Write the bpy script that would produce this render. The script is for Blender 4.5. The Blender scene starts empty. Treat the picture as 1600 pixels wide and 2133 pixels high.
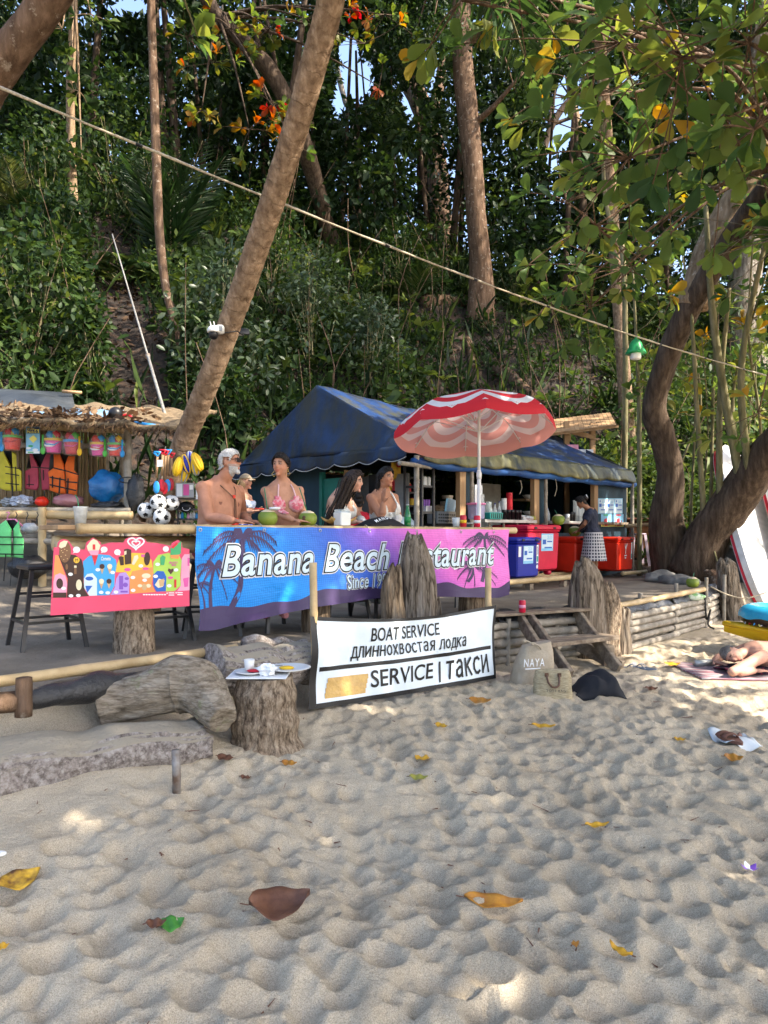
import bpy, math, random
import numpy as np
from mathutils import Vector, Matrix, Euler

sc = bpy.context.scene
col = sc.collection
rnd = random.Random(11)
rng = np.random.default_rng(11)
R = math.radians

# ------------------------------------------------------------------ camera, sky, sun, exposure
F, EYE, HOR = 1479.0, 1.5, 1110.0          # photo focal length and horizon row (photo pixels), eye height (m)
def at(px, py, Y):                          # the point at depth Y seen at a photo pixel
 return Vector(((px-800)/F*Y, Y, EYE+(HOR-py)/F*Y))
cd = bpy.data.cameras.new('camera')
cam = bpy.data.objects.new('camera', cd)
col.objects.link(cam)
cam.location = (0, 0, EYE)
cam.rotation_euler = (R(90), 0, 0)
cd.sensor_fit = 'VERTICAL'
cd.sensor_height = 36
cd.lens = F/2133*36
cd.shift_y = (HOR-1066.5)/2133
cd.clip_start, cd.clip_end = 0.05, 500
sc.camera = cam

SUN_AZ, SUN_EL = 66.0, 44.0                 # degrees right of straight behind the camera, height above the horizon
sd = Vector((math.sin(R(SUN_AZ))*math.cos(R(SUN_EL)), -math.cos(R(SUN_AZ))*math.cos(R(SUN_EL)), math.sin(R(SUN_EL))))
w = bpy.data.worlds.new('World')
sc.world = w
w.use_nodes = True
nt = w.node_tree
sky = nt.nodes.new('ShaderNodeTexSky')
sky.sky_type = 'NISHITA'
sky.sun_disc = False
sky.sun_elevation = R(SUN_EL)
sky.sun_rotation = math.atan2(sd.x, sd.y)
sky.air_density, sky.dust_density, sky.ozone_density = 0.9, 2.8, 0.6
bg = nt.nodes['Background']
nt.links.new(sky.outputs[0], bg.inputs[0])
bg.inputs[1].default_value = 0.15
sl = bpy.data.lights.new('sun', 'SUN')
sl.energy = 3.4
sl.angle = R(0.6)
sl.color = (1.0, 0.9, 0.76)
so = bpy.data.objects.new('sun', sl)
col.objects.link(so)
so.location = sd*40
so.rotation_euler = sd.to_track_quat('Z', 'Y').to_euler()
vs = sc.view_settings
vs.view_transform = 'Standard'
vs.look = 'None'
vs.gamma = 1.0
vs.use_curve_mapping = False
vs.exposure = 2.02
sc.cycles.use_denoising = True
sc.cycles.use_adaptive_sampling = True
sc.cycles.adaptive_threshold = 0.02
sc.cycles.max_bounces = 4
sc.cycles.diffuse_bounces = 2
sc.cycles.glossy_bounces = 2
sc.cycles.transmission_bounces = 4
sc.cycles.transparent_max_bounces = 6
sc.cycles.caustics_reflective = False
sc.cycles.caustics_refractive = False

# ------------------------------------------------------------------ helpers: materials
MATS = {}
def _new(name):
 m = bpy.data.materials.new(name)
 m.use_nodes = True
 MATS[name] = m
 return m, m.node_tree, m.node_tree.nodes['Principled BSDF']
def lk(t, a, b): t.links.new(a, b)
def noise(t, vec, scale, detail=4, rough=0.55):
 n = t.nodes.new('ShaderNodeTexNoise')
 n.inputs['Scale'].default_value = scale
 n.inputs['Detail'].default_value = detail
 n.inputs['Roughness'].default_value = rough
 if vec is not None: lk(t, vec, n.inputs['Vector'])
 return n
def ramp(t, fac, stops):
 r = t.nodes.new('ShaderNodeValToRGB')
 e = r.color_ramp.elements
 while len(e) < len(stops): e.new(0.5)
 for el, (p, c) in zip(e, stops):
  el.position = p
  el.color = (*c, 1)
 if fac is not None: lk(t, fac, r.inputs[0])
 return r
def coords(t, stretch=(1, 1, 1)):
 tc = t.nodes.new('ShaderNodeTexCoord')
 mp = t.nodes.new('ShaderNodeMapping')
 mp.inputs['Scale'].default_value = stretch
 lk(t, tc.outputs['Object'], mp.inputs[0])
 return mp.outputs[0]
def mat(name, c, rough=0.6, c2=None, scale=6, stretch=(1, 1, 1), bump=0.0, bscale=30, spec=0.35, metal=0, lo=0.35, hi=0.65, alpha=None, trans=0, emis=None):
 if name in MATS: return MATS[name]
 m, t, p = _new(name)
 v = coords(t, stretch)
 c2 = c2 or tuple(x*0.72 for x in c)
 n = noise(t, v, scale)
 r = ramp(t, n.outputs[0], [(lo, c2), (hi, c)])
 lk(t, r.outputs[0], p.inputs['Base Color'])
 p.inputs['Roughness'].default_value = rough
 p.inputs['Specular IOR Level'].default_value = spec
 p.inputs['Metallic'].default_value = metal
 if trans: p.inputs['Transmission Weight'].default_value = trans
 if alpha is not None: p.inputs['Alpha'].default_value = alpha
 if bump:
  b = t.nodes.new('ShaderNodeBump')
  b.inputs['Strength'].default_value = bump
  b.inputs['Distance'].default_value = 0.02
  n2 = noise(t, v, bscale, 6, 0.65)
  lk(t, n2.outputs[0], b.inputs['Height'])
  lk(t, b.outputs[0], p.inputs['Normal'])
 return m
def leafmat(name, stops, transl=0.35, rough=0.5, spec=0.22):
 m, t, p = _new(name)
 a = t.nodes.new('ShaderNodeAttribute')
 a.attribute_name = 'rv'
 r = ramp(t, a.outputs['Fac'], stops)
 lk(t, r.outputs[0], p.inputs['Base Color'])
 p.inputs['Roughness'].default_value = rough
 p.inputs['Specular IOR Level'].default_value = spec
 tr = t.nodes.new('ShaderNodeBsdfTranslucent')
 hs = t.nodes.new('ShaderNodeHueSaturation')
 hs.inputs['Hue'].default_value = 0.475
 hs.inputs['Saturation'].default_value = 1.15
 hs.inputs['Value'].default_value = 1.5
 lk(t, r.outputs[0], hs.inputs['Color'])
 lk(t, hs.outputs[0], tr.inputs[0])
 mx = t.nodes.new('ShaderNodeMixShader')
 mx.inputs[0].default_value = transl
 lk(t, p.outputs[0], mx.inputs[1])
 lk(t, tr.outputs[0], mx.inputs[2])
 lk(t, mx.outputs[0], t.nodes['Material Output'].inputs[0])
 return m
def barkmat(name, c1, c2, c3, stretch=(1, 1, 0.18), scale=14, bump=0.9, blotch=None, cracks=0.0):
 m, t, p = _new(name)
 v = coords(t, stretch)
 n = noise(t, v, scale, 7, 0.65)
 r = ramp(t, n.outputs[0], [(0.32, c1), (0.5, c2), (0.68, c3)])
 out = r.outputs[0]
 if blotch:
  v2 = coords(t)
  n3 = noise(t, v2, 9, 5, 0.7)
  r3 = ramp(t, n3.outputs[0], [(0.58, (0, 0, 0)), (0.66, (1, 1, 1))])
  mx = t.nodes.new('ShaderNodeMix')
  mx.data_type = 'RGBA'
  lk(t, r3.outputs[0], mx.inputs['Factor'])
  lk(t, out, mx.inputs['A'])
  mx.inputs['B'].default_value = (*blotch, 1)
  out = mx.outputs['Result']
 if cracks:
  n5 = noise(t, v, scale*.45, 5, .6)
  r5 = ramp(t, n5.outputs[0], [(.455, (1, 1, 1)), (.492, (.22, .2, .18)), (.508, (.22, .2, .18)), (.545, (1, 1, 1))])
  m5 = t.nodes.new('ShaderNodeMix'); m5.data_type = 'RGBA'; m5.blend_type = 'MULTIPLY'; m5.inputs['Factor'].default_value = cracks
  lk(t, out, m5.inputs['A']); lk(t, r5.outputs[0], m5.inputs['B'])
  out = m5.outputs['Result']
 lk(t, out, p.inputs['Base Color'])
 p.inputs['Roughness'].default_value = 0.9
 p.inputs['Specular IOR Level'].default_value = 0.15
 b = t.nodes.new('ShaderNodeBump')
 b.inputs['Strength'].default_value = bump
 b.inputs['Distance'].default_value = 0.03
 n2 = noise(t, v, scale*1.7, 8, 0.7)
 lk(t, n2.outputs[0], b.inputs['Height'])
 lk(t, b.outputs[0], p.inputs['Normal'])
 return m

# ------------------------------------------------------------------ helpers: objects
def tag(o, label=None, cat=None, group=None, kind=None):
 if label: o['label'] = label
 if cat: o['category'] = cat
 if group: o['group'] = group
 if kind: o['kind'] = kind
 return o
def thing(name, label, cat, loc=(0, 0, 0), group=None, rz=0):
 o = bpy.data.objects.new(name, None)
 o.empty_display_size = 0.1
 col.objects.link(o)
 o.location = loc
 o.rotation_euler.z = rz
 return tag(o, label, cat, group)
def wloc(p):
 v = Vector((0, 0, 0))
 while p is not None:
  v += p.location
  p = p.parent
 return v
def link(name, me, m, parent=None):
 o = bpy.data.objects.new(name, me)
 if m is not None:
  for x in (m if isinstance(m, (list, tuple)) else [m]): me.materials.append(x)
 col.objects.link(o)
 if parent is not None: o.parent = parent
 return o
def npmesh(name, V, Fc, m, parent=None, smooth=False, attr=None, uv=None):
 """V (n,3) world points, Fc (k,3|4) faces"""
 V = np.asarray(V, dtype=np.float32)
 if parent is not None: V = V-np.array(wloc(parent), dtype=np.float32)
 Fc = np.asarray(Fc, dtype=np.int32)
 k, s = Fc.shape
 me = bpy.data.meshes.new(name)
 me.vertices.add(len(V)); me.vertices.foreach_set('co', V.ravel())
 me.loops.add(k*s); me.loops.foreach_set('vertex_index', Fc.ravel())
 me.polygons.add(k)
 me.polygons.foreach_set('loop_start', np.arange(0, k*s, s, dtype=np.int32))
 if smooth: me.polygons.foreach_set('use_smooth', np.ones(k, dtype=bool))
 if attr is not None:
  for nm, arr in attr.items():
   a = me.attributes.new(nm, 'FLOAT', 'POINT')
   a.data.foreach_set('value', np.asarray(arr, dtype=np.float32))
 if uv is not None:
  l = me.uv_layers.new(name='UVMap')
  l.data.foreach_set('uv', np.asarray(uv, dtype=np.float32)[Fc.ravel()].ravel())
 me.update(calc_edges=True)
 return link(name, me, m, parent)
def spline(pts, n=8):
 P = [Vector(p) for p in pts]
 if len(P) < 3: return P
 out = []
 for i in range(len(P)-1):
  p0, p1, p2, p3 = P[max(i-1, 0)], P[i], P[i+1], P[min(i+2, len(P)-1)]
  for k in range(n):
   t = k/n
   out.append(0.5*((2*p1)+(p2-p0)*t+(2*p0-5*p1+4*p2-p3)*t*t+(3*p1-p0-3*p2+p3)*t**3))
 out.append(P[-1])
 return out
def rspline(rs, n=8):
 o = []
 for i in range(len(rs)-1):
  for k in range(n): o.append(rs[i]+(rs[i+1]-rs[i])*k/n)
 return o+[rs[-1]]
class MB:
 """collects shapes in world coordinates; build() links them as ONE mesh object"""
 def __init__(s, xf=None):
  s.v, s.f, s.mi, s.xf, s.cur = [], [], [], xf, 0
 def add(s, vs, fs):
  b = len(s.v)
  if s.xf is not None: vs = [s.xf @ Vector(v) for v in vs]
  s.v += [tuple(v) for v in vs]
  s.f += [tuple(i+b for i in f) for f in fs]
  s.mi += [s.cur]*len(fs)
  return s
 def box(s, c, d, rot=None, bev=0.0, taper=1.0):
  x, y, z = d[0]/2, d[1]/2, d[2]/2
  if bev:
   b = min(bev, x*.9, y*.9, z*.9)
   vs, prof = [], [(-z, b), (-z+b, 0), (z-b, 0), (z, b)]
   for zz, ins in prof:
    k = 1+(taper-1)*(zz+z)/(2*z)
    X, Y = (x-ins)*k, (y-ins)*k
    c4 = b*.6
    vs += [(-X+c4, -Y, zz), (X-c4, -Y, zz), (X, -Y+c4, zz), (X, Y-c4, zz), (X-c4, Y, zz), (-X+c4, Y, zz), (-X, Y-c4, zz), (-X, -Y+c4, zz)]
   fs = [tuple(range(7, -1, -1)), tuple(range(24, 32))]
   for r in range(3):
    for i in range(8):
     j = (i+1) % 8
     fs.append((r*8+i, r*8+j, r*8+8+j, r*8+8+i))
  else:
   k = taper
   vs = [(-x, -y, -z), (x, -y, -z), (x, y, -z), (-x, y, -z), (-x*k, -y*k, z), (x*k, -y*k, z), (x*k, y*k, z), (-x*k, y*k, z)]
   fs = [(3, 2, 1, 0), (4, 5, 6, 7), (0, 1, 5, 4), (1, 2, 6, 5), (2, 3, 7, 6), (3, 0, 4, 7)]
  m = Matrix.Translation(Vector(c))
  if rot is not None: m = m @ (rot if isinstance(rot, Matrix) else Euler(rot).to_matrix().to_4x4())
  return s.add([m @ Vector(v) for v in vs], fs)
 def beam(s, a, b, wd, ht=None, up=(0, 0, 1), bev=0.0):
  a, b = Vector(a), Vector(b)
  d = b-a
  L = d.length
  x = d.normalized()
  u = Vector(up)
  if abs(x.dot(u)) > 0.98: u = Vector((0, 1, 0))
  y = u.cross(x).normalized()
  z = x.cross(y)
  m = Matrix((x, y, z)).transposed().to_4x4()
  return s.box((a+b)/2, (L, wd, ht or wd), m, bev)
 def tube(s, pts, rad, n=10, cap=True, wob=0.0, squash=None, seed=0):
  P = [Vector(p) for p in pts]
  k = len(P)
  rs = rad if isinstance(rad, (list, tuple, np.ndarray)) else [rad]*k
  rr = random.Random(seed+k*7+n)
  tan = [(P[min(i+1, k-1)]-P[max(i-1, 0)]).normalized() for i in range(k)]
  ref = Vector((0, 0, 1)) if abs(tan[0].z) < 0.9 else Vector((0, 1, 0))
  nx = ref.cross(tan[0]).normalized()
  vs, fs = [], []
  ph = [rr.uniform(0, 6.28) for _ in range(6)]
  for i in range(k):
   nx = (nx-tan[i]*nx.dot(tan[i])).normalized()
   ny = tan[i].cross(nx)
   for j in range(n):
    a = 2*math.pi*j/n
    q = rs[i]
    if wob: q *= 1+wob*(math.sin(2*a+ph[0]+i*.35)*.4+math.sin(3*a+ph[1]-i*.22)*.35+math.sin(5*a+ph[2]+i*.5)*.2+rr.uniform(-.3, .3))
    cx, cy = math.cos(a)*q, math.sin(a)*q
    if squash: cx *= squash[0]; cy *= squash[1]
    vs.append(P[i]+nx*cx+ny*cy)
  for i in range(k-1):
   for j in range(n):
    jn = (j+1) % n
    fs.append((i*n+j, i*n+jn, i*n+n+jn, i*n+n+j))
  if cap:
   fs.append(tuple(range(n-1, -1, -1)))
   fs.append(tuple(range((k-1)*n, k*n)))
  return s.add(vs, fs)
 def rough(s, pts, rs, n=48, amp=.1, fa=6, fz=3, sq=(1, 1), fine=.35, seed=0, topcut=0.0, power=1.0, dent=0.0):
  """a thick weathered stem: furrows run along it, the far end can be ragged"""
  P = [Vector(p) for p in pts]
  k = len(P)
  tan = [(P[min(i+1, k-1)]-P[max(i-1, 0)]).normalized() for i in range(k)]
  ref = Vector((0, 0, 1)) if abs(tan[0].z) < 0.9 else Vector((0, 1, 0))
  nx = ref.cross(tan[0]).normalized()
  L = sum((P[i+1]-P[i]).length for i in range(k-1))
  vs, fs = [], []
  for i in range(k):
   nx = (nx-tan[i]*nx.dot(tan[i])).normalized(); ny = tan[i].cross(nx)
   for j in range(n):
    a = 2*math.pi*j/n
    ca, sa = math.cos(a), math.sin(a)
    u_, z_ = a/(2*math.pi), L*i/(k-1)
    nn = float(vnoise(ca*fa*.5+7, sa*fa*.5+z_*fz*.35, seed))*1.6+fine*float(vnoise(ca*fa*1.6, sa*fa*1.6+z_*fz, seed+3))*2+fine*.6*float(vnoise(ca*fa*3.6, sa*fa*3.6+z_*fz*1.7, seed+5))*2
    big = float(vnoise(ca*1.2+3, sa*1.2+z_*1.4, seed+9))
    q = rs[i]*(1+amp*nn+dent*big*2)
    x = math.copysign(abs(ca)**power, ca)*q*sq[0]; y = math.copysign(abs(sa)**power, sa)*q*sq[1]
    v = P[i]+nx*x+ny*y
    if topcut: v = v-tan[i]*(topcut*L*(i/(k-1))**3*(.5+1.5*float(vnoise(ca*2.2+1, sa*2.2, seed+13)+.3)))
    vs.append(v)
  for i in range(k-1):
   for j in range(n):
    jn = (j+1) % n
    fs.append((i*n+j, i*n+jn, i*n+n+jn, i*n+n+j))
  fs.append(tuple(range(n-1, -1, -1)))
  # end face drawn in towards the heart of the wood
  b = len(vs); c = sum((vs[(k-1)*n+j] for j in range(n)), Vector())/n
  for rr, dz in ((.7, -.006), (.3, -.012)):
   vs += [c+(vs[(k-1)*n+j]-c)*rr+tan[-1]*(dz*(1+float(vnoise(j*.7, rr*9, seed)))) for j in range(n)]
  for rng_ in ((((k-1)*n), b), (b, b+n)):
   for j in range(n):
    jn = (j+1) % n
    fs.append((rng_[0]+j, rng_[0]+jn, rng_[1]+jn, rng_[1]+j))
  fs.append(tuple(range(b+n, b+2*n)))
  return s.add(vs, fs)
 def lathe(s, prof, c=(0, 0, 0), n=16, rot=None):
  m = Matrix.Translation(Vector(c))
  if rot is not None: m = m @ (rot if isinstance(rot, Matrix) else Euler(rot).to_matrix().to_4x4())
  vs, fs = [], []
  for r_, z_ in prof:
   for j in range(n):
    a = 2*math.pi*j/n
    vs.append(m @ Vector((r_*math.cos(a), r_*math.sin(a), z_)))
  for i in range(len(prof)-1):
   for j in range(n):
    jn = (j+1) % n
    fs.append((i*n+j, i*n+jn, i*n+n+jn, i*n+n+j))
  fs.append(tuple(range(n-1, -1, -1)))
  k = (len(prof)-1)*n
  fs.append(tuple(range(k, k+n)))
  return s.add(vs, fs)
 def ball(s, c, r, n=12, rot=None, fn=None):
  r = r if isinstance(r, (tuple, list, Vector)) else (r, r, r)
  m = Matrix.Translation(Vector(c))
  if rot is not None: m = m @ (rot if isinstance(rot, Matrix) else Euler(rot).to_matrix().to_4x4())
  h = max(4, n//2+1)
  vs, fs = [(0, 0, -1)], []
  for i in range(1, h):
   ph = -math.pi/2+math.pi*i/h
   for j in range(n):
    a = 2*math.pi*j/n
    vs.append((math.cos(ph)*math.cos(a), math.cos(ph)*math.sin(a), math.sin(ph)))
  vs.append((0, 0, 1))
  for j in range(n): fs.append((0, 1+(j+1) % n, 1+j))
  for i in range(h-2):
   for j in range(n):
    jn = (j+1) % n
    fs.append((1+i*n+j, 1+i*n+jn, 1+i*n+n+jn, 1+i*n+n+j))
  b, l = 1+(h-2)*n, len(vs)-1
  for j in range(n): fs.append((b+j, b+(j+1) % n, l))
  out = []
  for v in vs:
   q = Vector((v[0]*r[0], v[1]*r[1], v[2]*r[2]))
   if fn: q = fn(q, v)
   out.append(m @ q)
  return s.add(out, fs)
 def prism(s, poly, m, th):
  """polygon in local xy, extruded from z=0 to th, placed by matrix m"""
  n = len(poly)
  vs = [m @ Vector((x, y, 0)) for x, y in poly]+[m @ Vector((x, y, th)) for x, y in poly]
  fs = [tuple(range(n-1, -1, -1)), tuple(range(n, 2*n))]
  for i in range(n):
   j = (i+1) % n
   fs.append((i, j, n+j, n+i))
  return s.add(vs, fs)
 def loft(s, rings, cap=True, closed=True):
  n = len(rings[0])
  vs = [v for r in rings for v in r]
  fs = []
  for i in range(len(rings)-1):
   for j in range(n if closed else n-1):
    jn = (j+1) % n
    fs.append((i*n+j, i*n+jn, i*n+n+jn, i*n+n+j))
  if cap and closed:
   fs.append(tuple(range(n-1, -1, -1)))
   fs.append(tuple(range((len(rings)-1)*n, len(rings)*n)))
  return s.add(vs, fs)
 def grid(s, fn, nu, nv):
  vs = [fn(i/nu, j/nv) for i in range(nu+1) for j in range(nv+1)]
  fs = [(i*(nv+1)+j, (i+1)*(nv+1)+j, (i+1)*(nv+1)+j+1, i*(nv+1)+j+1) for i in range(nu) for j in range(nv)]
  return s.add(vs, fs)
 def build(s, name, m, parent=None, smooth=False, solid=0.0, sub=0, autos=None):
  me = bpy.data.meshes.new(name)
  o_ = wloc(parent) if parent is not None else Vector((0, 0, 0))
  me.from_pydata([(v[0]-o_.x, v[1]-o_.y, v[2]-o_.z) for v in s.v], [], s.f)
  if smooth:
   me.polygons.foreach_set('use_smooth', [True]*len(me.polygons))
   if autos: me.set_sharp_from_angle(angle=R(autos))
  o = link(name, me, m, parent)
  if any(s.mi): me.polygons.foreach_set('material_index', s.mi)
  if solid:
   md = o.modifiers.new('solid', 'SOLIDIFY'); md.thickness = solid; md.offset = 0
  if sub:
   md = o.modifiers.new('sub', 'SUBSURF'); md.levels = sub; md.render_levels = sub
  return o
def one(name, mb, m, label, cat, group=None, **kw):
 """a top-level thing that is one mesh; origin at its base centre"""
 c = np.mean(np.array(mb.v), axis=0); zmin = min(v[2] for v in mb.v)
 mb.v = [(v[0]-c[0], v[1]-c[1], v[2]-zmin) for v in mb.v]
 o = mb.build(name, m, None, **kw)
 o.location = (c[0], c[1], zmin)
 return tag(o, label, cat, group)
def copy_tree(o, parent=None):
 c = o.copy(); col.objects.link(c); c.parent = parent
 for ch in [x for x in bpy.data.objects if x.parent == o]: copy_tree(ch, c)
 return c

# ------------------------------------------------------------------ ground shape
_tab = np.random.default_rng(3).random((256, 256))
def vnoise(x, y, s=0):
 x = np.asarray(x, float)+s*17.13; y = np.asarray(y, float)+s*31.7
 xi, yi = np.floor(x).astype(int), np.floor(y).astype(int)
 fx, fy = x-xi, y-yi
 fx, fy = fx*fx*(3-2*fx), fy*fy*(3-2*fy)
 g = lambda a, b: _tab[a & 255, b & 255]
 return (g(xi, yi)*(1-fx)+g(xi+1, yi)*fx)*(1-fy)+(g(xi, yi+1)*(1-fx)+g(xi+1, yi+1)*fx)*fy-.5
def fbm(x, y, s=0, o=4):
 return sum(vnoise(np.asarray(x)*2**i, np.asarray(y)*2**i, s+i)*.5**i for i in range(o))
def sstep(a, b, x):
 t = np.clip((np.asarray(x, float)-a)/(b-a), 0, 1)
 return t*t*(3-2*t)
EX = [-40, -14, -6, -1.98, 1.08, 2.1, 2.6, 4.4, 4.9, 6, 12, 60]
EY = [-40, -9, -.72, 3.66, 6.98, 7.5, 7.85, 9.8, 10.6, 11.4, 13, 20]
ANCH = np.array([(0, 1.7, 0), (-1.2, 1.8, .03), (1.5, 1.8, -.01), (3, 2, -.02), (-.9, 3.45, .2), (-1.6, 3.0, .22), (-1.6, 3.15, .27), (-1.2, 2.5, .12), (-.7, 4.1, .26), (-.45, 4.7, .33), (-.3, 4.2, .25),
 (.93, 6.0, .28), (.3, 5.3, .3), (1.1, 6.9, .2), (2.2, 7.3, .2), (2.9, 8.1, .22), (4, 8.9, .22), (3.2, 4.75, .1), (3.4, 6.8, .18), (1, 3.5, .1), (1, 4.7, .17), (5.5, 9, .25),
 (6, 6, .12), (7, 4, .05), (-3, 2.4, .3), (0, 3, .08), (2, 3, .04), (0, 0, -.12), (0, -8, -.8), (8, -6, -.8), (-8, -9, -.8), (-1.5, 3.62, .46), (-1.15, 3.95, .44), (-2, 3.15, .45), (-1.75, 3.35, .45)])
def hill_h(x, y): return -.3*x+.954*y-12.5
def base_z(x, y):
 x = np.asarray(x, float); y = np.asarray(y, float)
 num = np.zeros(np.broadcast(x, y).shape); den = num.copy()
 for ax, ay, az in ANCH:
  w_ = 1/((x-ax)**2+(y-ay)**2+.09)**1.6
  num = num+w_*az; den = den+w_
 sand = num/den
 s = (y-np.interp(x, EX, EY))*.7
 h = hill_h(x, y)
 ter = .7+.9*sstep(-6, 0, h)*sstep(-2.2, -4, x)+.2*sstep(-1.5, .5, h)+.03*fbm(x*1.3, y*1.3, 5)
 hs = np.where(h > 8, h, np.log1p(np.exp(np.clip(h*2, -30, 40)))/2)
 hc = np.minimum(hs, 13)+.12*np.maximum(hs-13, 0)
 ter = ter+.85*hc+sstep(0, 3, h)*.9*fbm(x*.45, y*.45, 9)
 wd = np.where(x < .4, .2, .07)
 k = sstep(-1, 1, s/wd)
 return sand*(1-k)+ter*k
def gz(x, y): return float(base_z(np.array([x]), np.array([y]))[0])
def on(px, py, y0=1.5, y1=40):
 """where the ray through a photo pixel meets the ground"""
 ys = np.linspace(y0, y1, 1600)
 X = (px-800)/F*ys; Z = EYE+(HOR-py)/F*ys
 b = base_z(X, ys) >= Z
 i = int(np.argmax(b)) if b.any() else len(ys)-1
 return Vector((X[i], ys[i], Z[i]))

def graded(lo, f0, f1, hi, step, grow=1.09, big=1.4):
 a = [f0]
 while a[-1] < f1: a.append(a[-1]+(step(a[-1]) if callable(step) else step))
 up, st = [a[-1]], (step(a[-1]) if callable(step) else step)
 while up[-1] < hi: st = min(st*grow, big); up.append(up[-1]+st)
 dn, st = [f0], (step(f0) if callable(step) else step)
 while dn[-1] > lo: st = min(st*grow, big); dn.append(dn[-1]-st)
 return np.array(dn[:0:-1]+a+up[1:])
gx = graded(-45, -2.3, 4.2, 45, .0165)
gy = graded(-30, 1.3, 9.2, 70, lambda y: max(.0095, .0046*y))
GX, GY = np.meshgrid(gx, gy)
GZ = base_z(GX, GY)
# footprints pressed into the loose sand
SM = (GY-np.interp(GX, EX, EY))*.7
XB = -.33-.55*(4.9-GY)
loose = sstep(-.12, -.4, SM)*(1-.88*sstep(.18, -.12, GX-XB)*sstep(2.45, 2.85, GY))
flatm = sstep(.35, 0, np.maximum(np.abs(GX-3.9)-1.0, 0)+np.maximum(np.abs(GY-6.72)-.36, 0))
loose = loose*(1-.93*flatm)
BZ = GZ.copy()
D = .004+.03*fbm(GX*1.7, GY*1.7, 2, 3)+.012*fbm(GX*7, GY*7, 4, 3)
pr = random.Random(5)
pits = []
for sp_c, pk, l0, l1, d0, d1 in ((.12, .95, .05, .092, .45, .9), (.062, .4, .022, .042, .4, .85)):
 for i in range(int(7.4/sp_c)):
  for j in range(int(8.1/sp_c)):
   if pr.random() < pk: pits.append((-2.7+(i+.5*(j % 2)+pr.uniform(-.5, .5))*sp_c, 1.25+(j+pr.uniform(-.5, .5))*sp_c, pr.uniform(l0, l1), d0, d1))
for cx, cy, L, d0, d1 in pits:
 W_ = L*pr.uniform(.62, 1.0)
 dp = L*pr.uniform(d0, d1); h0 = pr.gauss(.004, .007)
 an = pr.gauss(.5, .9)
 rr_ = L*1.25
 x0, x1 = np.searchsorted(gx, cx-rr_), np.searchsorted(gx, cx+rr_)
 y0, y1 = np.searchsorted(gy, cy-rr_), np.searchsorted(gy, cy+rr_)
 if x1-x0 < 3 or y1-y0 < 3: continue
 sx, sy = GX[y0:y1, x0:x1]-cx, GY[y0:y1, x0:x1]-cy
 u, v_ = sx*math.cos(an)+sy*math.sin(an), -sx*math.sin(an)+sy*math.cos(an)
 q2 = (u/L)**2+(v_/W_)**2
 q2 = q2*(1+.5*vnoise(sx*11+cx*9, sy*11+cy*9))+.25*vnoise(sx*25+cx*5, sy*25+cy*7)
 tl = pr.uniform(-.12, .12)*u+pr.uniform(-.12, .12)*v_
 D[y0:y1, x0:x1] = np.minimum(D[y0:y1, x0:x1], np.where(q2 < 1.5, h0-dp+dp*q2+tl, 9))
D = np.clip(D, -.085, .05)
def blur(a, k=1):
 for _ in range(k):
  b = a.copy()
  b[1:-1, 1:-1] = a[1:-1, 1:-1]*.5+.125*(a[:-2, 1:-1]+a[2:, 1:-1]+a[1:-1, :-2]+a[1:-1, 2:])
  a = b
 return a
GZ = BZ+(.12+.88*loose)*sstep(-.1, -.25, SM)*blur(D, 1)+loose*(.009*vnoise(GX*22, GY*22, 8)+.005*vnoise(GX*45, GY*45, 9))
def sz(x, y):
 """height of the finished sand"""
 i = min(max(np.searchsorted(gx, x), 1), len(gx)-1); j = min(max(np.searchsorted(gy, y), 1), len(gy)-1)
 return float(GZ[j-1:j+1, i-1:i+1].mean())

# ------------------------------------------------------------------ ground materials
def sandmat():
 m, t, p = _new('sand')
 v = coords(t)
 n1 = noise(t, v, 1.6, 6, .6)
 r1 = ramp(t, n1.outputs[0], [(.3, (.41, .34, .245)), (.5, (.5, .422, .312)), (.7, (.565, .485, .365))])
 n2 = noise(t, v, 260, 3, .8)
 r2 = ramp(t, n2.outputs[0], [(.32, (.5, .48, .45)), (.5, (1, 1, 1)), (.68, (1.4, 1.4, 1.4))])
 mx = t.nodes.new('ShaderNodeMix'); mx.data_type = 'RGBA'; mx.blend_type = 'MULTIPLY'; mx.inputs['Factor'].default_value = .85
 lk(t, r1.outputs[0], mx.inputs['A']); lk(t, r2.outputs[0], mx.inputs['B'])
 lk(t, mx.outputs['Result'], p.inputs['Base Color'])
 p.inputs['Roughness'].default_value = .95; p.inputs['Specular IOR Level'].default_value = .1
 b1 = t.nodes.new('ShaderNodeBump'); b1.inputs['Strength'].default_value = .7; b1.inputs['Distance'].default_value = .009
 lk(t, n2.outputs[0], b1.inputs['Height'])
 n3 = noise(t, v, 45, 5, .6)
 b2 = t.nodes.new('ShaderNodeBump'); b2.inputs['Strength'].default_value = .8; b2.inputs['Distance'].default_value = .02
 lk(t, n3.outputs[0], b2.inputs['Height']); lk(t, b1.outputs[0], b2.inputs['Normal'])
 lk(t, b2.outputs[0], p.inputs['Normal'])
 return m
SAND = sandmat()
DIRT = mat('terrace dirt', (.25, .215, .17), .95, (.16, .135, .105), 2.2, bump=.8, bscale=30, spec=.1)
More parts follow.
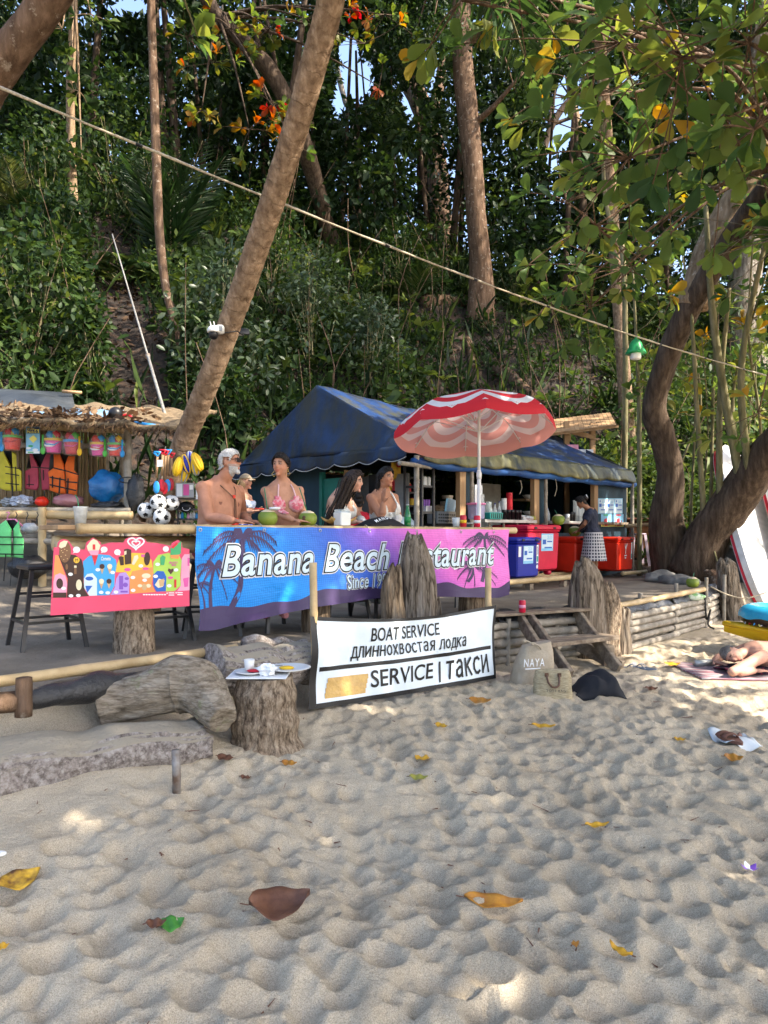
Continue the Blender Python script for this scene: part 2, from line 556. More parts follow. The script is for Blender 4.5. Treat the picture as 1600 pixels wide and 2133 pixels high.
def hillmat():
 m, t, p = _new('forest floor')
 v = coords(t)
 n = noise(t, v, 1.1, 6, .65)
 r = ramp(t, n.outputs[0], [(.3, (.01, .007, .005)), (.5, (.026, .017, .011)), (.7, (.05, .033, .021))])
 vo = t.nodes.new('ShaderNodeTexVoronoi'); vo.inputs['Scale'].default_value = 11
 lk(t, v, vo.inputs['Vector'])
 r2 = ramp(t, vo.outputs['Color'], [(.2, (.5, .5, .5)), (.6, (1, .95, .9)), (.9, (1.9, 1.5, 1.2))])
 mx = t.nodes.new('ShaderNodeMix'); mx.data_type = 'RGBA'; mx.blend_type = 'MULTIPLY'; mx.inputs['Factor'].default_value = .9
 lk(t, r.outputs[0], mx.inputs['A']); lk(t, r2.outputs[0], mx.inputs['B'])
 lk(t, mx.outputs['Result'], p.inputs['Base Color'])
 p.inputs['Roughness'].default_value = .95
 b = t.nodes.new('ShaderNodeBump'); b.inputs['Strength'].default_value = 1; b.inputs['Distance'].default_value = .06
 n2 = noise(t, v, 9, 7, .7)
 lk(t, n2.outputs[0], b.inputs['Height']); lk(t, b.outputs[0], p.inputs['Normal'])
 return m
HILL = hillmat()
ny_, nx_ = GZ.shape
idx = np.arange(ny_*nx_).reshape(ny_, nx_)
quads = np.stack([idx[:-1, :-1], idx[:-1, 1:], idx[1:, 1:], idx[1:, :-1]], -1).reshape(-1, 4)
V = np.stack([GX, GY, GZ], -1).reshape(-1, 3)
cen = V[quads].mean(1)
sc_ = cen[:, 1]-np.interp(cen[:, 0], EX, EY)
hz_ = hill_h(cen[:, 0], cen[:, 1])+.5*fbm(cen[:, 0], cen[:, 1], 21)
zone = np.where(sc_ < .05, 0, np.where(hz_ < -1.2, 1, 2))
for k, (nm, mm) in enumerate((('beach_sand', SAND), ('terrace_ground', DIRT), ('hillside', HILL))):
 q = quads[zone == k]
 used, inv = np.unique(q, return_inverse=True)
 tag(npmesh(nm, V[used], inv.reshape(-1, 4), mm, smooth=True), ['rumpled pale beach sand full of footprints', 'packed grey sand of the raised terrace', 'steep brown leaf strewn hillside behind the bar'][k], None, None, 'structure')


# ------------------------------------------------------------------ vegetation helpers
def unit(a): return a/np.maximum(np.linalg.norm(a, axis=-1, keepdims=True), 1e-9)
T_SMALL = (np.array([(0, 0, 0), (.5, -.25, .05), (1, 0, -.05), (.5, .25, .05)]), np.array([(0, 1, 2), (0, 2, 3)]))
T_BROAD = (np.array([(0, 0, 0), (.45, 0, .05), (.78, 0, .02), (1, 0, -.1), (.45, -.2, .11), (.76, -.27, .07), (.45, .2, .11), (.76, .27, .07)]),
   np.array([(0, 4, 1), (0, 1, 6), (4, 5, 1), (5, 2, 1), (1, 2, 6), (2, 7, 6), (5, 3, 2), (2, 3, 7)]))
T_MED = (np.array([(0, 0, 0), (.35, -.22, .05), (.75, -.2, .03), (1, 0, -.08), (.75, .2, .03), (.35, .22, .05), (.5, 0, -.01)]),
   np.array([(0, 1, 6), (1, 2, 6), (2, 3, 6), (3, 4, 6), (4, 5, 6), (5, 0, 6)]))
T_ROUND = (np.array([(0, 0, 0), (.4, 0, .02), (.75, 0, .01), (1, 0, -.1), (.2, -.075, .05), (.45, -.185, .08), (.7, -.255, .06), (.9, -.2, -.01), (.2, .075, .05), (.45, .185, .08), (.7, .255, .06), (.9, .2, -.01)]),
   np.array([(0, 4, 1), (4, 5, 1), (5, 6, 2), (5, 2, 1), (6, 7, 2), (7, 3, 2), (0, 1, 8), (8, 1, 9), (9, 2, 10), (9, 1, 2), (10, 2, 11), (11, 2, 3)]))
def leaf_arrays(P, D, N, L, tpl, wid=1.0):
 """leaves at P, pointing along D, facing N, of length L"""
 tv, tf = tpl
 D = unit(D)
 S = unit(np.cross(N, D)); N = np.cross(D, S)
 L = np.asarray(L)[:, None, None]
 Vv = P[:, None, :]+L*(tv[None, :, 0:1]*D[:, None, :]+wid*tv[None, :, 1:2]*S[:, None, :]+tv[None, :, 2:3]*N[:, None, :])
 n, k = len(P), len(tv)
 Fv = (tf[None]+(np.arange(n)*k)[:, None, None]).reshape(-1, 3)
 return Vv.reshape(-1, 3), Fv, k
class Leaves:
 def __init__(s): s.V, s.F, s.rv, s.n = [], [], [], 0
 def put(s, P, D, N, L, tpl, rv=None, wid=1.0):
  if not len(P): return
  v, f, k = leaf_arrays(np.asarray(P, float), np.asarray(D, float), np.asarray(N, float), L, tpl, wid)
  s.V.append(v); s.F.append(f+s.n); s.n += len(v)
  rv = rng.random(len(P)) if rv is None else rv
  s.rv.append(np.repeat(rv, k))
 def clumps(s, C, rad, n, L, tpl=T_SMALL, up=.6, rv0=None, flat=.7, keep=None):
  """balls of leaves round the points C"""
  C = np.asarray(C, float)
  k = len(C)
  rad = np.broadcast_to(np.asarray(rad, float), (k,))
  d = unit(rng.normal(size=(k, n, 3)))
  q = rng.random((k, n, 1))**.45
  off = d*q*rad[:, None, None]*np.array([1, 1, flat])
  P = (C[:, None, :]+off).reshape(-1, 3)
  D = unit(d+rng.normal(size=d.shape)*.6+np.array([0, 0, -.25])).reshape(-1, 3)
  N = unit(d*.4+rng.normal(size=d.shape)*.45+np.array([0, 0, up])).reshape(-1, 3)
  base = rng.random(k) if rv0 is None else np.broadcast_to(np.asarray(rv0, float), (k,))
  rv = np.clip(np.repeat(base, n)*.55+rng.random(k*n)*.45, 0, 1)
  Ls = (L*(.6+.7*rng.random(k*n)))
  if keep is not None:
   m_ = keep(P); P, D, N, Ls, rv = P[m_], D[m_], N[m_], Ls[m_], rv[m_]
  s.put(P, D, N, Ls, tpl, rv)
 def rosettes(s, C, A, L, n=7, tpl=T_BROAD, rv=None, spread=1.0, jit=.35):
  """whorls of large leaves at twig ends C pointing along A"""
  C = np.asarray(C, float); A = unit(np.asarray(A, float))
  k = len(C)
  r = rng.normal(size=(k, 3)); U = unit(np.cross(A, r)); W = np.cross(A, U)
  a = (np.arange(n)[None, :]*2.4+rng.random((k, 1))*6.28+rng.random((k, n))*.5)
  sp = (spread*(.75+.6*rng.random((k, n))))[..., None]
  D = unit(A[:, None]*1.0+sp*(U[:, None]*np.cos(a)[..., None]+W[:, None]*np.sin(a)[..., None])+np.array([0, 0, -.18])+rng.normal(size=(k, n, 3))*.15)
  N = unit(A[:, None]*.6+np.array([0, 0, .7])+rng.normal(size=(k, n, 3))*jit)
  P = C[:, None]+D*.02-A[:, None]*(rng.random((k, n, 1))*.08)
  Ls = np.asarray(L)*(.65+.55*rng.random(k*n))
  rvv = None if rv is None else np.clip(np.repeat(rv, n)+rng.normal(size=k*n)*.1, 0, 1)
  s.put(P.reshape(-1, 3), D.reshape(-1, 3), N.reshape(-1, 3), Ls, tpl, rvv)
 def build(s, name, m, parent=None, smooth=False):
  if not s.V: return None
  o = npmesh(name, np.concatenate(s.V), np.concatenate(s.F), m, parent, smooth, {'rv': np.concatenate(s.rv)})
  o['kind'] = 'stuff'
  return o
G = lambda *a: a
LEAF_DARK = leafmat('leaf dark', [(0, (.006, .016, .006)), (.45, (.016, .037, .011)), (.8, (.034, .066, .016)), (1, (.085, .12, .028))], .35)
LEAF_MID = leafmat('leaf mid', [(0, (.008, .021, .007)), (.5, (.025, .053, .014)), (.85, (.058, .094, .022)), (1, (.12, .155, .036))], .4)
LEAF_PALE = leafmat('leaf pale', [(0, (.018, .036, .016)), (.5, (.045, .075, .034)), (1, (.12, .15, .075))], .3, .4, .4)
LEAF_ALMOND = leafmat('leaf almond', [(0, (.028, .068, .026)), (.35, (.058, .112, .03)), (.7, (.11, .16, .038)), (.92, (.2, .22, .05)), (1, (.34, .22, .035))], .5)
LEAF_RED = leafmat('leaf turning', [(0, (.05, .1, .025)), (.4, (.11, .16, .03)), (.62, (.22, .17, .03)), (.8, (.3, .12, .025)), (1, (.3, .055, .02))], .5)
LEAF_DRY = leafmat('leaf dry', [(0, (.04, .024, .014)), (.5, (.1, .06, .032)), (1, (.22, .14, .078))], .15, .7, .2)
FROND = leafmat('palm frond', [(0, (.012, .035, .012)), (.6, (.035, .075, .02)), (1, (.13, .16, .05))], .35, .4, .35)
BARK_DARK = barkmat('bark dark', (.035, .024, .016), (.075, .052, .036), (.13, .095, .068))
BARK_GREY = barkmat('bark grey', (.09, .075, .06), (.17, .145, .115), (.28, .25, .205), blotch=(.36, .34, .3))
BARK_TAN = barkmat('bark tan', (.13, .085, .05), (.24, .165, .1), (.34, .25, .165), blotch=(.4, .33, .25))
BARK_RED = barkmat('bark brown', (.06, .036, .022), (.12, .075, .047), (.19, .125, .085), blotch=(.27, .22, .17))
STEM = barkmat('stem green brown', (.09, .085, .04), (.17, .155, .08), (.26, .22, .13), bump=.4)

def limb(paths, name, m, parent, n=14, wob=.12, sub=6):
 for i, (pts, rad) in enumerate(paths):
  mb = MB().tube(spline(pts, sub), rspline(rad, sub), n, True, wob, seed=i+len(name))
  mb.build(name if i == 0 else 'limb', m, parent, smooth=True)
def W(px_width, Y): return px_width/2*Y/F
def ptree(name, label, cat, pts, widths, m, group=None, base=None, limbs=(), wob=.12, n=14):
 """a tree whose trunk runs through (px, py, Y) points; widths in photo pixels"""
 P = [at(*p) for p in pts]
 rad = [W(w_, p[2]) for w_, p in zip(widths, pts)]
 b = Vector(base) if base is not None else P[0].copy()
 b.z = gz(b.x, b.y)-.1
 if base is not None: P = [b-Vector((0, 0, rad[0]*1.5))]+[b+Vector((0, 0, .15))]+P; rad = [rad[0]*1.6, rad[0]*1.3]+rad
 else: P[0].z = min(P[0].z, b.z)
 t = thing(name, label, cat, b, group)
 limb([(P, rad)]+[([at(*p) for p in l], [W(w_, p[2]) for w_, p in zip(lw, l)]) for l, lw in limbs], 'trunk', m, t, n, wob)
 return t
def frond(base, direction, L, droop, leafL, nl=34, lv=None, st=None, rv=.5, wmul=.16):
 d = Vector(direction).normalized()
 side = d.cross(Vector((0, 0, 1))).normalized()
 pts, p, dd = [Vector(base)], Vector(base), d.copy()
 for i in range(10):
  p = p+dd*(L/10); pts.append(p.copy())
  dd = (dd+Vector((0, 0, -droop*(.4+i*.12)))).normalized()
 if st is not None: st.tube(pts, [.022*(1-i/11)+.004 for i in range(11)], 5)
 P, D, N, Ls = [], [], [], []
 for k in range(nl):
  t = .12+.88*k/nl
  i = min(int(t*10), 9); fr = t*10-i
  q = pts[i].lerp(pts[i+1], fr); tn = (pts[i+1]-pts[i]).normalized()
  up = side.cross(tn).normalized()
  ln = leafL*math.sin(math.pi*min(1, .22+.78*(t**.8)))**.6+leafL*.1
  for s_ in (-1, 1):
   dv = side*s_*1.0+tn*(.55+.8*t)+up*(.12-.5*t)+Vector((rnd.gauss(0, .08), rnd.gauss(0, .08), rnd.gauss(0, .08)-.15))
   P.append(q); D.append(dv); N.append(up+side*s_*.3); Ls.append(ln)
 lv.put(P, D, N, np.array(Ls), T_SMALL, np.clip(rv+rng.normal(size=len(P))*.12, 0, 1), wmul)
def palm_crown(parent, c, n, L, leafL, up=.5, droop=.12, rv=.5, wmul=.16, nl=34, sector=None, name='crown', m=None):
 lv, st = Leaves(), MB()
 for i in range(n):
  a = (sector[0]+(sector[1]-sector[0])*i/max(1, n-1)) if sector else 6.283*i/n+rnd.uniform(-.3, .3)
  e = up*rnd.uniform(.4, 1.5)
  frond(c, (math.cos(a), math.sin(a), e), L*rnd.uniform(.75, 1.1), droop*rnd.uniform(.7, 1.3), leafL, nl, lv, st, np.clip(rnd.gauss(rv, .15), 0, 1), wmul)
 lv.build(name, m or FROND, parent)
 st.build('frond_stems', STEM, parent, smooth=True)['kind'] = 'stuff'

# ------------------------------------------------------------------ the tall trees
# leaning coconut palm in front of the hill: ring-scarred trunk
pp = [at(300, 1275, 7.0), at(345, 1040, 6.85), at(380, 930, 6.7), at(436, 790, 6.4), at(520, 560, 5.95), at(606, 300, 5.45), at(690, 0, 4.95), at(735, -190, 4.7), at(775, -420, 4.5)]
pr_ = [.145, .113, .103, .101, .1, .097, .094, .091, .085]
pp[0].z = gz(pp[0].x, pp[0].y)-.1
def palmbark():
 m, t, p = _new('palm bark')
 v = coords(t); v2 = coords(t, (1, 1, .35))
 n = noise(t, v2, 22, 7, .7)
 r = ramp(t, n.outputs[0], [(.3, (.13, .085, .055)), (.5, (.25, .175, .115)), (.7, (.38, .29, .205))])
 n3 = noise(t, v, 7, 5, .65)
 r3 = ramp(t, n3.outputs[0], [(.45, (.78, .74, .7)), (.62, (1.18, 1.14, 1.1))])
 mx = t.nodes.new('ShaderNodeMix'); mx.data_type = 'RGBA'; mx.blend_type = 'MULTIPLY'; mx.inputs['Factor'].default_value = 1
 lk(t, r.outputs[0], mx.inputs['A']); lk(t, r3.outputs[0], mx.inputs['B'])
 lk(t, mx.outputs['Result'], p.inputs['Base Color'])
 p.inputs['Roughness'].default_value = .9; p.inputs['Specular IOR Level'].default_value = .15
 dt = t.nodes.new('ShaderNodeVectorMath'); dt.operation = 'DOT_PRODUCT'; lk(t, v, dt.inputs[0]); dt.inputs[1].default_value = (pp[6]-pp[2]).normalized()
 ma = t.nodes.new('ShaderNodeMath'); ma.operation = 'MULTIPLY_ADD'; lk(t, n3.outputs[0], ma.inputs[0]); ma.inputs[1].default_value = .22; lk(t, dt.outputs['Value'], ma.inputs[2])
 mu = t.nodes.new('ShaderNodeMath'); mu.operation = 'MULTIPLY'; lk(t, ma.outputs[0], mu.inputs[0]); mu.inputs[1].default_value = 8.5
 fr = t.nodes.new('ShaderNodeMath'); fr.operation = 'FRACT'; lk(t, mu.outputs[0], fr.inputs[0])
 rr = ramp(t, fr.outputs[0], [(0, (.5, .46, .42)), (.1, (1, 1, 1)), (.9, (1, 1, 1)), (1, (.75, .72, .7))])
 m3 = t.nodes.new('ShaderNodeMix'); m3.data_type = 'RGBA'; m3.blend_type = 'MULTIPLY'; m3.inputs['Factor'].default_value = .45
 lk(t, mx.outputs['Result'], m3.inputs['A']); lk(t, rr.outputs[0], m3.inputs['B']); lk(t, m3.outputs['Result'], p.inputs['Base Color'])
 n4 = noise(t, v, 55, 6, .75)
 hh = t.nodes.new('ShaderNodeMath'); hh.operation = 'MULTIPLY_ADD'; lk(t, n4.outputs[0], hh.inputs[0]); hh.inputs[1].default_value = 1.2; lk(t, rr.outputs[0], hh.inputs[2])
 b = t.nodes.new('ShaderNodeBump'); b.inputs['Strength'].default_value = .9; b.inputs['Distance'].default_value = .014
 lk(t, hh.outputs[0], b.inputs['Height']); lk(t, b.outputs[0], p.inputs['Normal'])
 return m
PALMBARK = palmbark()
coco = thing('coconut_palm', 'tall leaning coconut palm with a ringed tan trunk rising behind the bar', 'palm tree', pp[0])
S_, Q_ = spline(pp, 42), rspline(pr_, 42)
ringed = [q*(1+.035*((i % 5) == 0)+.012*rnd.uniform(-1, 1)-.012*((i % 5) == 4)) for i, q in enumerate(Q_)]
MB().tube(S_, ringed, 22, True, .022).build('trunk', PALMBARK, coco, smooth=True)
palm_crown(coco, pp[-1], 11, 3.2, .7, .6, .1)

# the spreading beach almond on the right: two thick limbs from one foot
foot = at(1430, 1196, 12.4); foot.z = gz(foot.x, foot.y)-.15
alm = thing('beach_almond_tree', 'thick forked dark trunk beside the blue shack with large leaves overhead', 'tree', foot)
A = [at(1405, 1195, 12.5), at(1388, 1090, 12.4), at(1398, 985, 12.3), at(1378, 905, 12.2), at(1362, 850, 12.1), at(1385, 760, 11.9), at(1428, 660, 11.6), at(1485, 560, 11.2), at(1560, 450, 10.6), at(1640, 340, 10), at(1740, 180, 9.2), at(1860, 0, 8.6)]
B = [at(1440, 1195, 12.2), at(1478, 1110, 12), at(1540, 1030, 11.6), at(1600, 945, 11.1), at(1700, 840, 10.4), at(1850, 640, 9.4), at(2000, 380, 8.6)]
C_ = [at(1440, 640, 11.6), at(1490, 500, 11.4), at(1560, 360, 11.2), at(1585, 200, 11), at(1600, 20, 10.8), at(1610, -120, 10.6)]
MB().tube(spline(A, 7), rspline([.38, .28, .225, .205, .2, .19, .185, .185, .185, .175, .15, .1], 7), 18, True, .1, seed=3).build('trunk', BARK_DARK, alm, smooth=True)
MB().tube(spline(B, 7), rspline([.42, .36, .31, .285, .25, .2, .14], 7), 18, True, .1, seed=5).build('limb', BARK_DARK, alm, smooth=True)
MB().tube(spline(C_, 7), rspline([.26, .24, .22, .19, .16, .12], 7), 14, True, .1, seed=6).build('limb', BARK_TAN, alm, smooth=True)
mb = MB()
for q in ((1545, 1018, 1490, 700, 1470, 430, 11.4, 9), (1560, 985, 1545, 760, 1600, 480, 11.2, 8), (1500, 1075, 1500, 830, 1520, 600, 11.7, 7), (1470, 1120, 1455, 900, 1440, 640, 11.9, 6)):
 mb.tube(spline([at(q[0], q[1], q[6]), at(q[2], q[3], q[6]-.2), at(q[4], q[5], q[6]-.5)], 6), rspline([W(q[7]*2.2, q[6]), W(q[7]*1.7, q[6]), W(q[7], q[6])], 6), 7, True, .05)
mb.build('shoots', STEM, alm, smooth=True)['kind'] = 'stuff'

ROS_DIRS = lambda k: np.stack([rng.normal(size=k)*.6, rng.normal(size=k)*.6-.2, rng.random(k)*.8+.05], -1)
def branchwork(mb, root, tips, r0, r1=.006, k=4, n=5):
 """twigs from root to tips, through a shared hub"""
 for tp in tips:
  tp = Vector(tp)
  mid = root.lerp(tp, .55)+Vector((rnd.uniform(-.15, .15), rnd.uniform(-.15, .15), rnd.uniform(.0, .25)))*min(1, (tp-root).length*.4)
  mb.tube(spline([root, mid, tp], k), rspline([r0, r0*.6, r1], k), n)
# near leaf sprays seen against the wood (hanging boughs of the almond)
lv, tw = Leaves(), MB()
hubs = [((1500, 250, 6.0), 15, 1.1), ((1420, 120, 5.6), 16, 1.0), ((1290, 90, 6.4), 14, 1.0), ((1560, 90, 5.0), 12, .8), ((1310, 330, 6.6), 13, .9), ((1180, 40, 7), 9, .8), ((1180, 420, 8.5), 8, .8), ((1150, 640, 10), 8, .7), ((1580, 860, 10), 6, .5),
  ((1230, 200, 7.5), 14, .8), ((1570, 270, 5.2), 9, .5), ((1240, 470, 8), 12, .8), ((960, 0, 6.0), 5, .45), ((1080, -20, 6), 6, .5), ((1300, 560, 9.5), 14, .9), ((1230, 640, 10), 9, .6)]
root0 = A[9]
for (px, py, Y), k, rd in hubs:
 c = at(px, py, Y)
 tips = [c+Vector((rnd.gauss(0, rd*.55), rnd.gauss(0, rd*.55), rnd.gauss(0, rd*.42))) for _ in range(k)]
 tw.tube(spline([root0, root0.lerp(c, .5)+Vector((.3, 0, .5)), c], 6), rspline([.035, .022, .011], 6), 6)
 branchwork(tw, c, tips, .009)
 A_ = np.array([(t_-c).normalized()+Vector((0, -.1, .25)) for t_ in tips])
 lv.rosettes(np.array(tips), A_, .225, 6, T_ROUND, rv=np.clip(rng.normal(.52, .22, len(tips)), 0, .9))
lv.build('crown', LEAF_ALMOND, alm, smooth=True)
tw.build('twigs', BARK_RED, alm, smooth=True)['kind'] = 'stuff'

def canopy_tree(name, label, base, top, c, size, k, L=.26, m=LEAF_ALMOND, bark=BARK_GREY, r=.28, seed=1, leaves=7):  # trees beyond the right of the view, added to shade sand and shack
 b = Vector((base[0], base[1], gz(*base)-.1))
 t = thing(name, label, 'tree', b)
 c = Vector(c)
 MB().tube(spline([b, b.lerp(Vector(top), .5)+Vector((.3, .1, 0)), Vector(top)], 8), rspline([r*1.3, r, r*.7], 8), 14, True, .1, seed=seed).build('trunk', bark, t, smooth=True)
 lv, tw = Leaves(), MB()
 nh = max(6, k//16)
 for _ in range(nh):
  q = Vector((rnd.uniform(-1, 1), rnd.uniform(-1, 1), rnd.uniform(-.8, .8)))
  h = c+Vector((q.x*size[0], q.y*size[1], q.z*size[2]))
  tw.tube(spline([Vector(top), Vector(top).lerp(h, .5)+Vector((0, 0, .4)), h], 5), rspline([r*.4, r*.2, .02], 5), 6)
  tips = [h+Vector((rnd.gauss(0, .55), rnd.gauss(0, .55), rnd.gauss(0, .3))) for _ in range(k//nh)]
  branchwork(tw, h, tips, .014, .006, 2, 3)
  lv.rosettes(np.array(tips), np.array([(x-h).normalized()+Vector((0, 0, .5)) for x in tips]), L, leaves)
 lv.build('crown', m, t, smooth=True)
 tw.build('branches', bark, t, smooth=True)['kind'] = 'stuff'
 return t
canopy_tree('added_shade_tree', 'broad leaved shore tree out of view on the right, added to shade the sand', (8.6, 2.6), (7.6, 2.4, 4.6), (5.2, 1.6, 6.3), (2.9, 4.0, 1.2), 1600, seed=2)
canopy_tree('added_shade_tree', 'broad leaved shore tree added beyond the paddle boards to shade the shack', (10.2, 9.6), (9, 9.2, 4.8), (7.8, 8.6, 6.6), (3.1, 3.8, 1.4), 950, seed=4)
canopy_tree('added_shade_tree', 'broad leaved shore tree out of view on the far right, added to shade the beach', (10.5, -3), (9.2, -2, 4.8), (8.2, -1.8, 6.6), (3.2, 2.6, 1.2), 700, seed=6)

# leaning dark trunk crossing the upper left corner
ll = [at(-330, 1330, 5.4), at(-270, 900, 5.3), at(-170, 480, 5.15), at(-40, 200, 5), at(30, 100, 4.95), at(90, 20, 4.9), at(170, -110, 4.8), at(300, -330, 4.6)]
ll[0].z = gz(ll[0].x, ll[0].y)-.1
tl = thing('leaning_tree', 'dark leaning trunk crossing the upper left corner of the view', 'tree', ll[0])
MB().tube(spline(ll, 8), rspline([.2, .165, .14, .126, .12, .116, .105, .085], 8), 16, True, .08, seed=9).build('trunk', BARK_RED, tl, smooth=True)
lv, tw = Leaves(), MB()
tips = [ll[-1]+Vector((rnd.gauss(.2, .9), rnd.gauss(-.3, .9), rnd.gauss(.3, .4))) for _ in range(70)]
branchwork(tw, ll[-1], tips, .02)
lv.rosettes(np.array(tips), ROS_DIRS(len(tips)), .24, 7)
lv.build('crown', LEAF_ALMOND, tl, smooth=True); tw.build('twigs', STEM, tl, smooth=True)['kind'] = 'stuff'

def proj(P): return 800+P[:, 0]/P[:, 1]*F, HOR-(P[:, 2]-EYE)/P[:, 1]*F
HOLES = [(742, 165, 42, 56), (728, 105, 26, 36), (1182, 215, 42, 70), (1160, 280, 36, 46), (275, 14, 60, 24), (852, 215, 20, 34), (1310, 165, 26, 20), (1150, 340, 20, 24), (705, 205, 18, 40), (345, 40, 26, 30), (900, 150, 14, 22)]
def keep_sky(P):
 px, py = proj(P)
 k = np.ones(len(P), bool)
 for hx, hy, a, b in HOLES:
  k &= ((px-hx)/a)**2+((py-hy)/b)**2 > .6+.8*rng.random(len(P))
 return k
# trunks on the hill, each from where it meets the slope
def hilltree(name, label, foot_px, pts, widths, bark, crown=None, leafm=None, L=.17, n=70, limbs=(), wob=.12, tpl=T_SMALL, cat='tree', rosette=False):
 f_ = on(*foot_px)
 Y = f_.y
 P = [(p[0], p[1], Y+(p[2] if len(p) > 2 else 0)) for p in pts]
 t = ptree(name, label, cat, P, widths, bark, base=f_, wob=wob, limbs=[([(q[0], q[1], Y+(q[2] if len(q) > 2 else 0)) for q in l], lw) for l, lw in limbs])
 if crown:
  lv, tw = Leaves(), MB()
  C = [at(c[0], c[1], Y+c[2]) for c in crown]
  root = at(*P[-2])
  for c in C: tw.tube(spline([root, root.lerp(c, .5)+Vector((0, 0, .3)), c], 4), rspline([.06, .04, .012], 4), 5)
  rads = [c[3]*Y/F for c in crown]
  if rosette:
   for c, r_ in zip(C, rads):
    k = max(4, int(n*r_*r_))
    tips = np.array(c)+rng.normal(size=(k, 3))*np.array([r_*.5, r_*.5, r_*.4])
    tips = tips[keep_sky(tips)]; k = len(tips)
    if not k: continue
    branchwork(tw, c, tips[:14], .015)
    lv.rosettes(tips, unit(tips-np.array(c))+np.array([0, 0, .4]), L, 6, rv=np.clip(rng.normal(rosette, .25, k), 0, 1))
  else:
   for c, r_ in zip(C, rads):
    k = max(3, int(5*r_*r_)+2)
    cc = np.array(c)+unit(rng.normal(size=(k, 3)))*rng.random((k, 1))*r_*np.array([1, 1, .8])
    lv.clumps(cc, r_*.42, n, L, tpl, keep=keep_sky)
  lv.build('crown', leafm or LEAF_DARK, t)
  tw.build('twigs', bark, t, smooth=True)['kind'] = 'stuff'
 return t
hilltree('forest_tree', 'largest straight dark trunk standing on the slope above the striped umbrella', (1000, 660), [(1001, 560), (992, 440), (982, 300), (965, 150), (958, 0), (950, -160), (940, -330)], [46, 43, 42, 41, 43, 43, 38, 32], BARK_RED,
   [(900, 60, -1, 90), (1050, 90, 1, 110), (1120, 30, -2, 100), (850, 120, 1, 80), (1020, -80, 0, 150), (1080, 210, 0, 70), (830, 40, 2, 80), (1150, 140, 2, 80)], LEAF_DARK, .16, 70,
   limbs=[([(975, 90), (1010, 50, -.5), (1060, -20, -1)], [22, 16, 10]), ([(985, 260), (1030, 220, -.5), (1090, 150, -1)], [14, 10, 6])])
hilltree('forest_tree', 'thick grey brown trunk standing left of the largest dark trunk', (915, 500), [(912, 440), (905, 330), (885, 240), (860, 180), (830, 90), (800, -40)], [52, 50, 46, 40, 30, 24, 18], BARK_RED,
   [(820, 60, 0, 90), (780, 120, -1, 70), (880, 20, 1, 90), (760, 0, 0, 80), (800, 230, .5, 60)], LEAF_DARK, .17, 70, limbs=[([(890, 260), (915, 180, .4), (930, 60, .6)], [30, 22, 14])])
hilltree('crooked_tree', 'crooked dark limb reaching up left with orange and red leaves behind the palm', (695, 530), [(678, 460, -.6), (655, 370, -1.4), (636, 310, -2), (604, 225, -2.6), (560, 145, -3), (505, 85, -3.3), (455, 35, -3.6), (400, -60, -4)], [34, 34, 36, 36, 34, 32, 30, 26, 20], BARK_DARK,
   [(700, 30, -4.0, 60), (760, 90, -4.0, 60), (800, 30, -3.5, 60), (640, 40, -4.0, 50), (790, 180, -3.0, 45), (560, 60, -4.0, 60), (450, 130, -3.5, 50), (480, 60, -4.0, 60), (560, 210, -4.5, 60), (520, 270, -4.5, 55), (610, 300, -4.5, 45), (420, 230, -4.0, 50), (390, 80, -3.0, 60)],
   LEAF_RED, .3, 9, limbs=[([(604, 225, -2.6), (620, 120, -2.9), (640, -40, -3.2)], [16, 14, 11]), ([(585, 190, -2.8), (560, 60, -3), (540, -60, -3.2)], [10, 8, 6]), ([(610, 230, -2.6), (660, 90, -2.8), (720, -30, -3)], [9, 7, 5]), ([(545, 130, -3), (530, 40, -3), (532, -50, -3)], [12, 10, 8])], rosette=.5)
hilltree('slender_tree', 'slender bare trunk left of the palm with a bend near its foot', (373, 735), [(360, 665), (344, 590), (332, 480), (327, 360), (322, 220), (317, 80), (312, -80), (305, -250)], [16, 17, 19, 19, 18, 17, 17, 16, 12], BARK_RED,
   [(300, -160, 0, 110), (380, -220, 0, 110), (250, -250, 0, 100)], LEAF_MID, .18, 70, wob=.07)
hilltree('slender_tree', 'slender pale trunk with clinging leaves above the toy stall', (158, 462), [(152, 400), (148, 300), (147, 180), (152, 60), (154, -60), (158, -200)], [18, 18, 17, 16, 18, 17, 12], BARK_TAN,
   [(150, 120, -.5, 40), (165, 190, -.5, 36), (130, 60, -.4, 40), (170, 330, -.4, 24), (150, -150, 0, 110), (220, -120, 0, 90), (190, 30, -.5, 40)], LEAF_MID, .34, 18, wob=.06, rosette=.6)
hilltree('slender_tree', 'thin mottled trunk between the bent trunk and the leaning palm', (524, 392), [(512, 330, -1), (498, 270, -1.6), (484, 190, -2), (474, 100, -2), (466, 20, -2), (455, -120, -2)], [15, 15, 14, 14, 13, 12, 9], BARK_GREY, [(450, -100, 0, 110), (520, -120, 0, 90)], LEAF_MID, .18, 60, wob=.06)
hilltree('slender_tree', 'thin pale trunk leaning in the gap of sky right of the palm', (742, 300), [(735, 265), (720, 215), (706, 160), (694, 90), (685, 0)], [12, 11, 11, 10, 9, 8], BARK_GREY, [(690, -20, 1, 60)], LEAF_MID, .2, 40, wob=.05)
hilltree('slender_tree', 'thin dark trunk standing right of the gap of sky', (800, 510), [(803, 430), (806, 330), (796, 220), (782, 140), (770, 40)], [12, 12, 11, 10, 9, 8], BARK_DARK, [(760, 60, 1, 50), (800, 0, 1, 60)], LEAF_DARK, .18, 50, wob=.05)
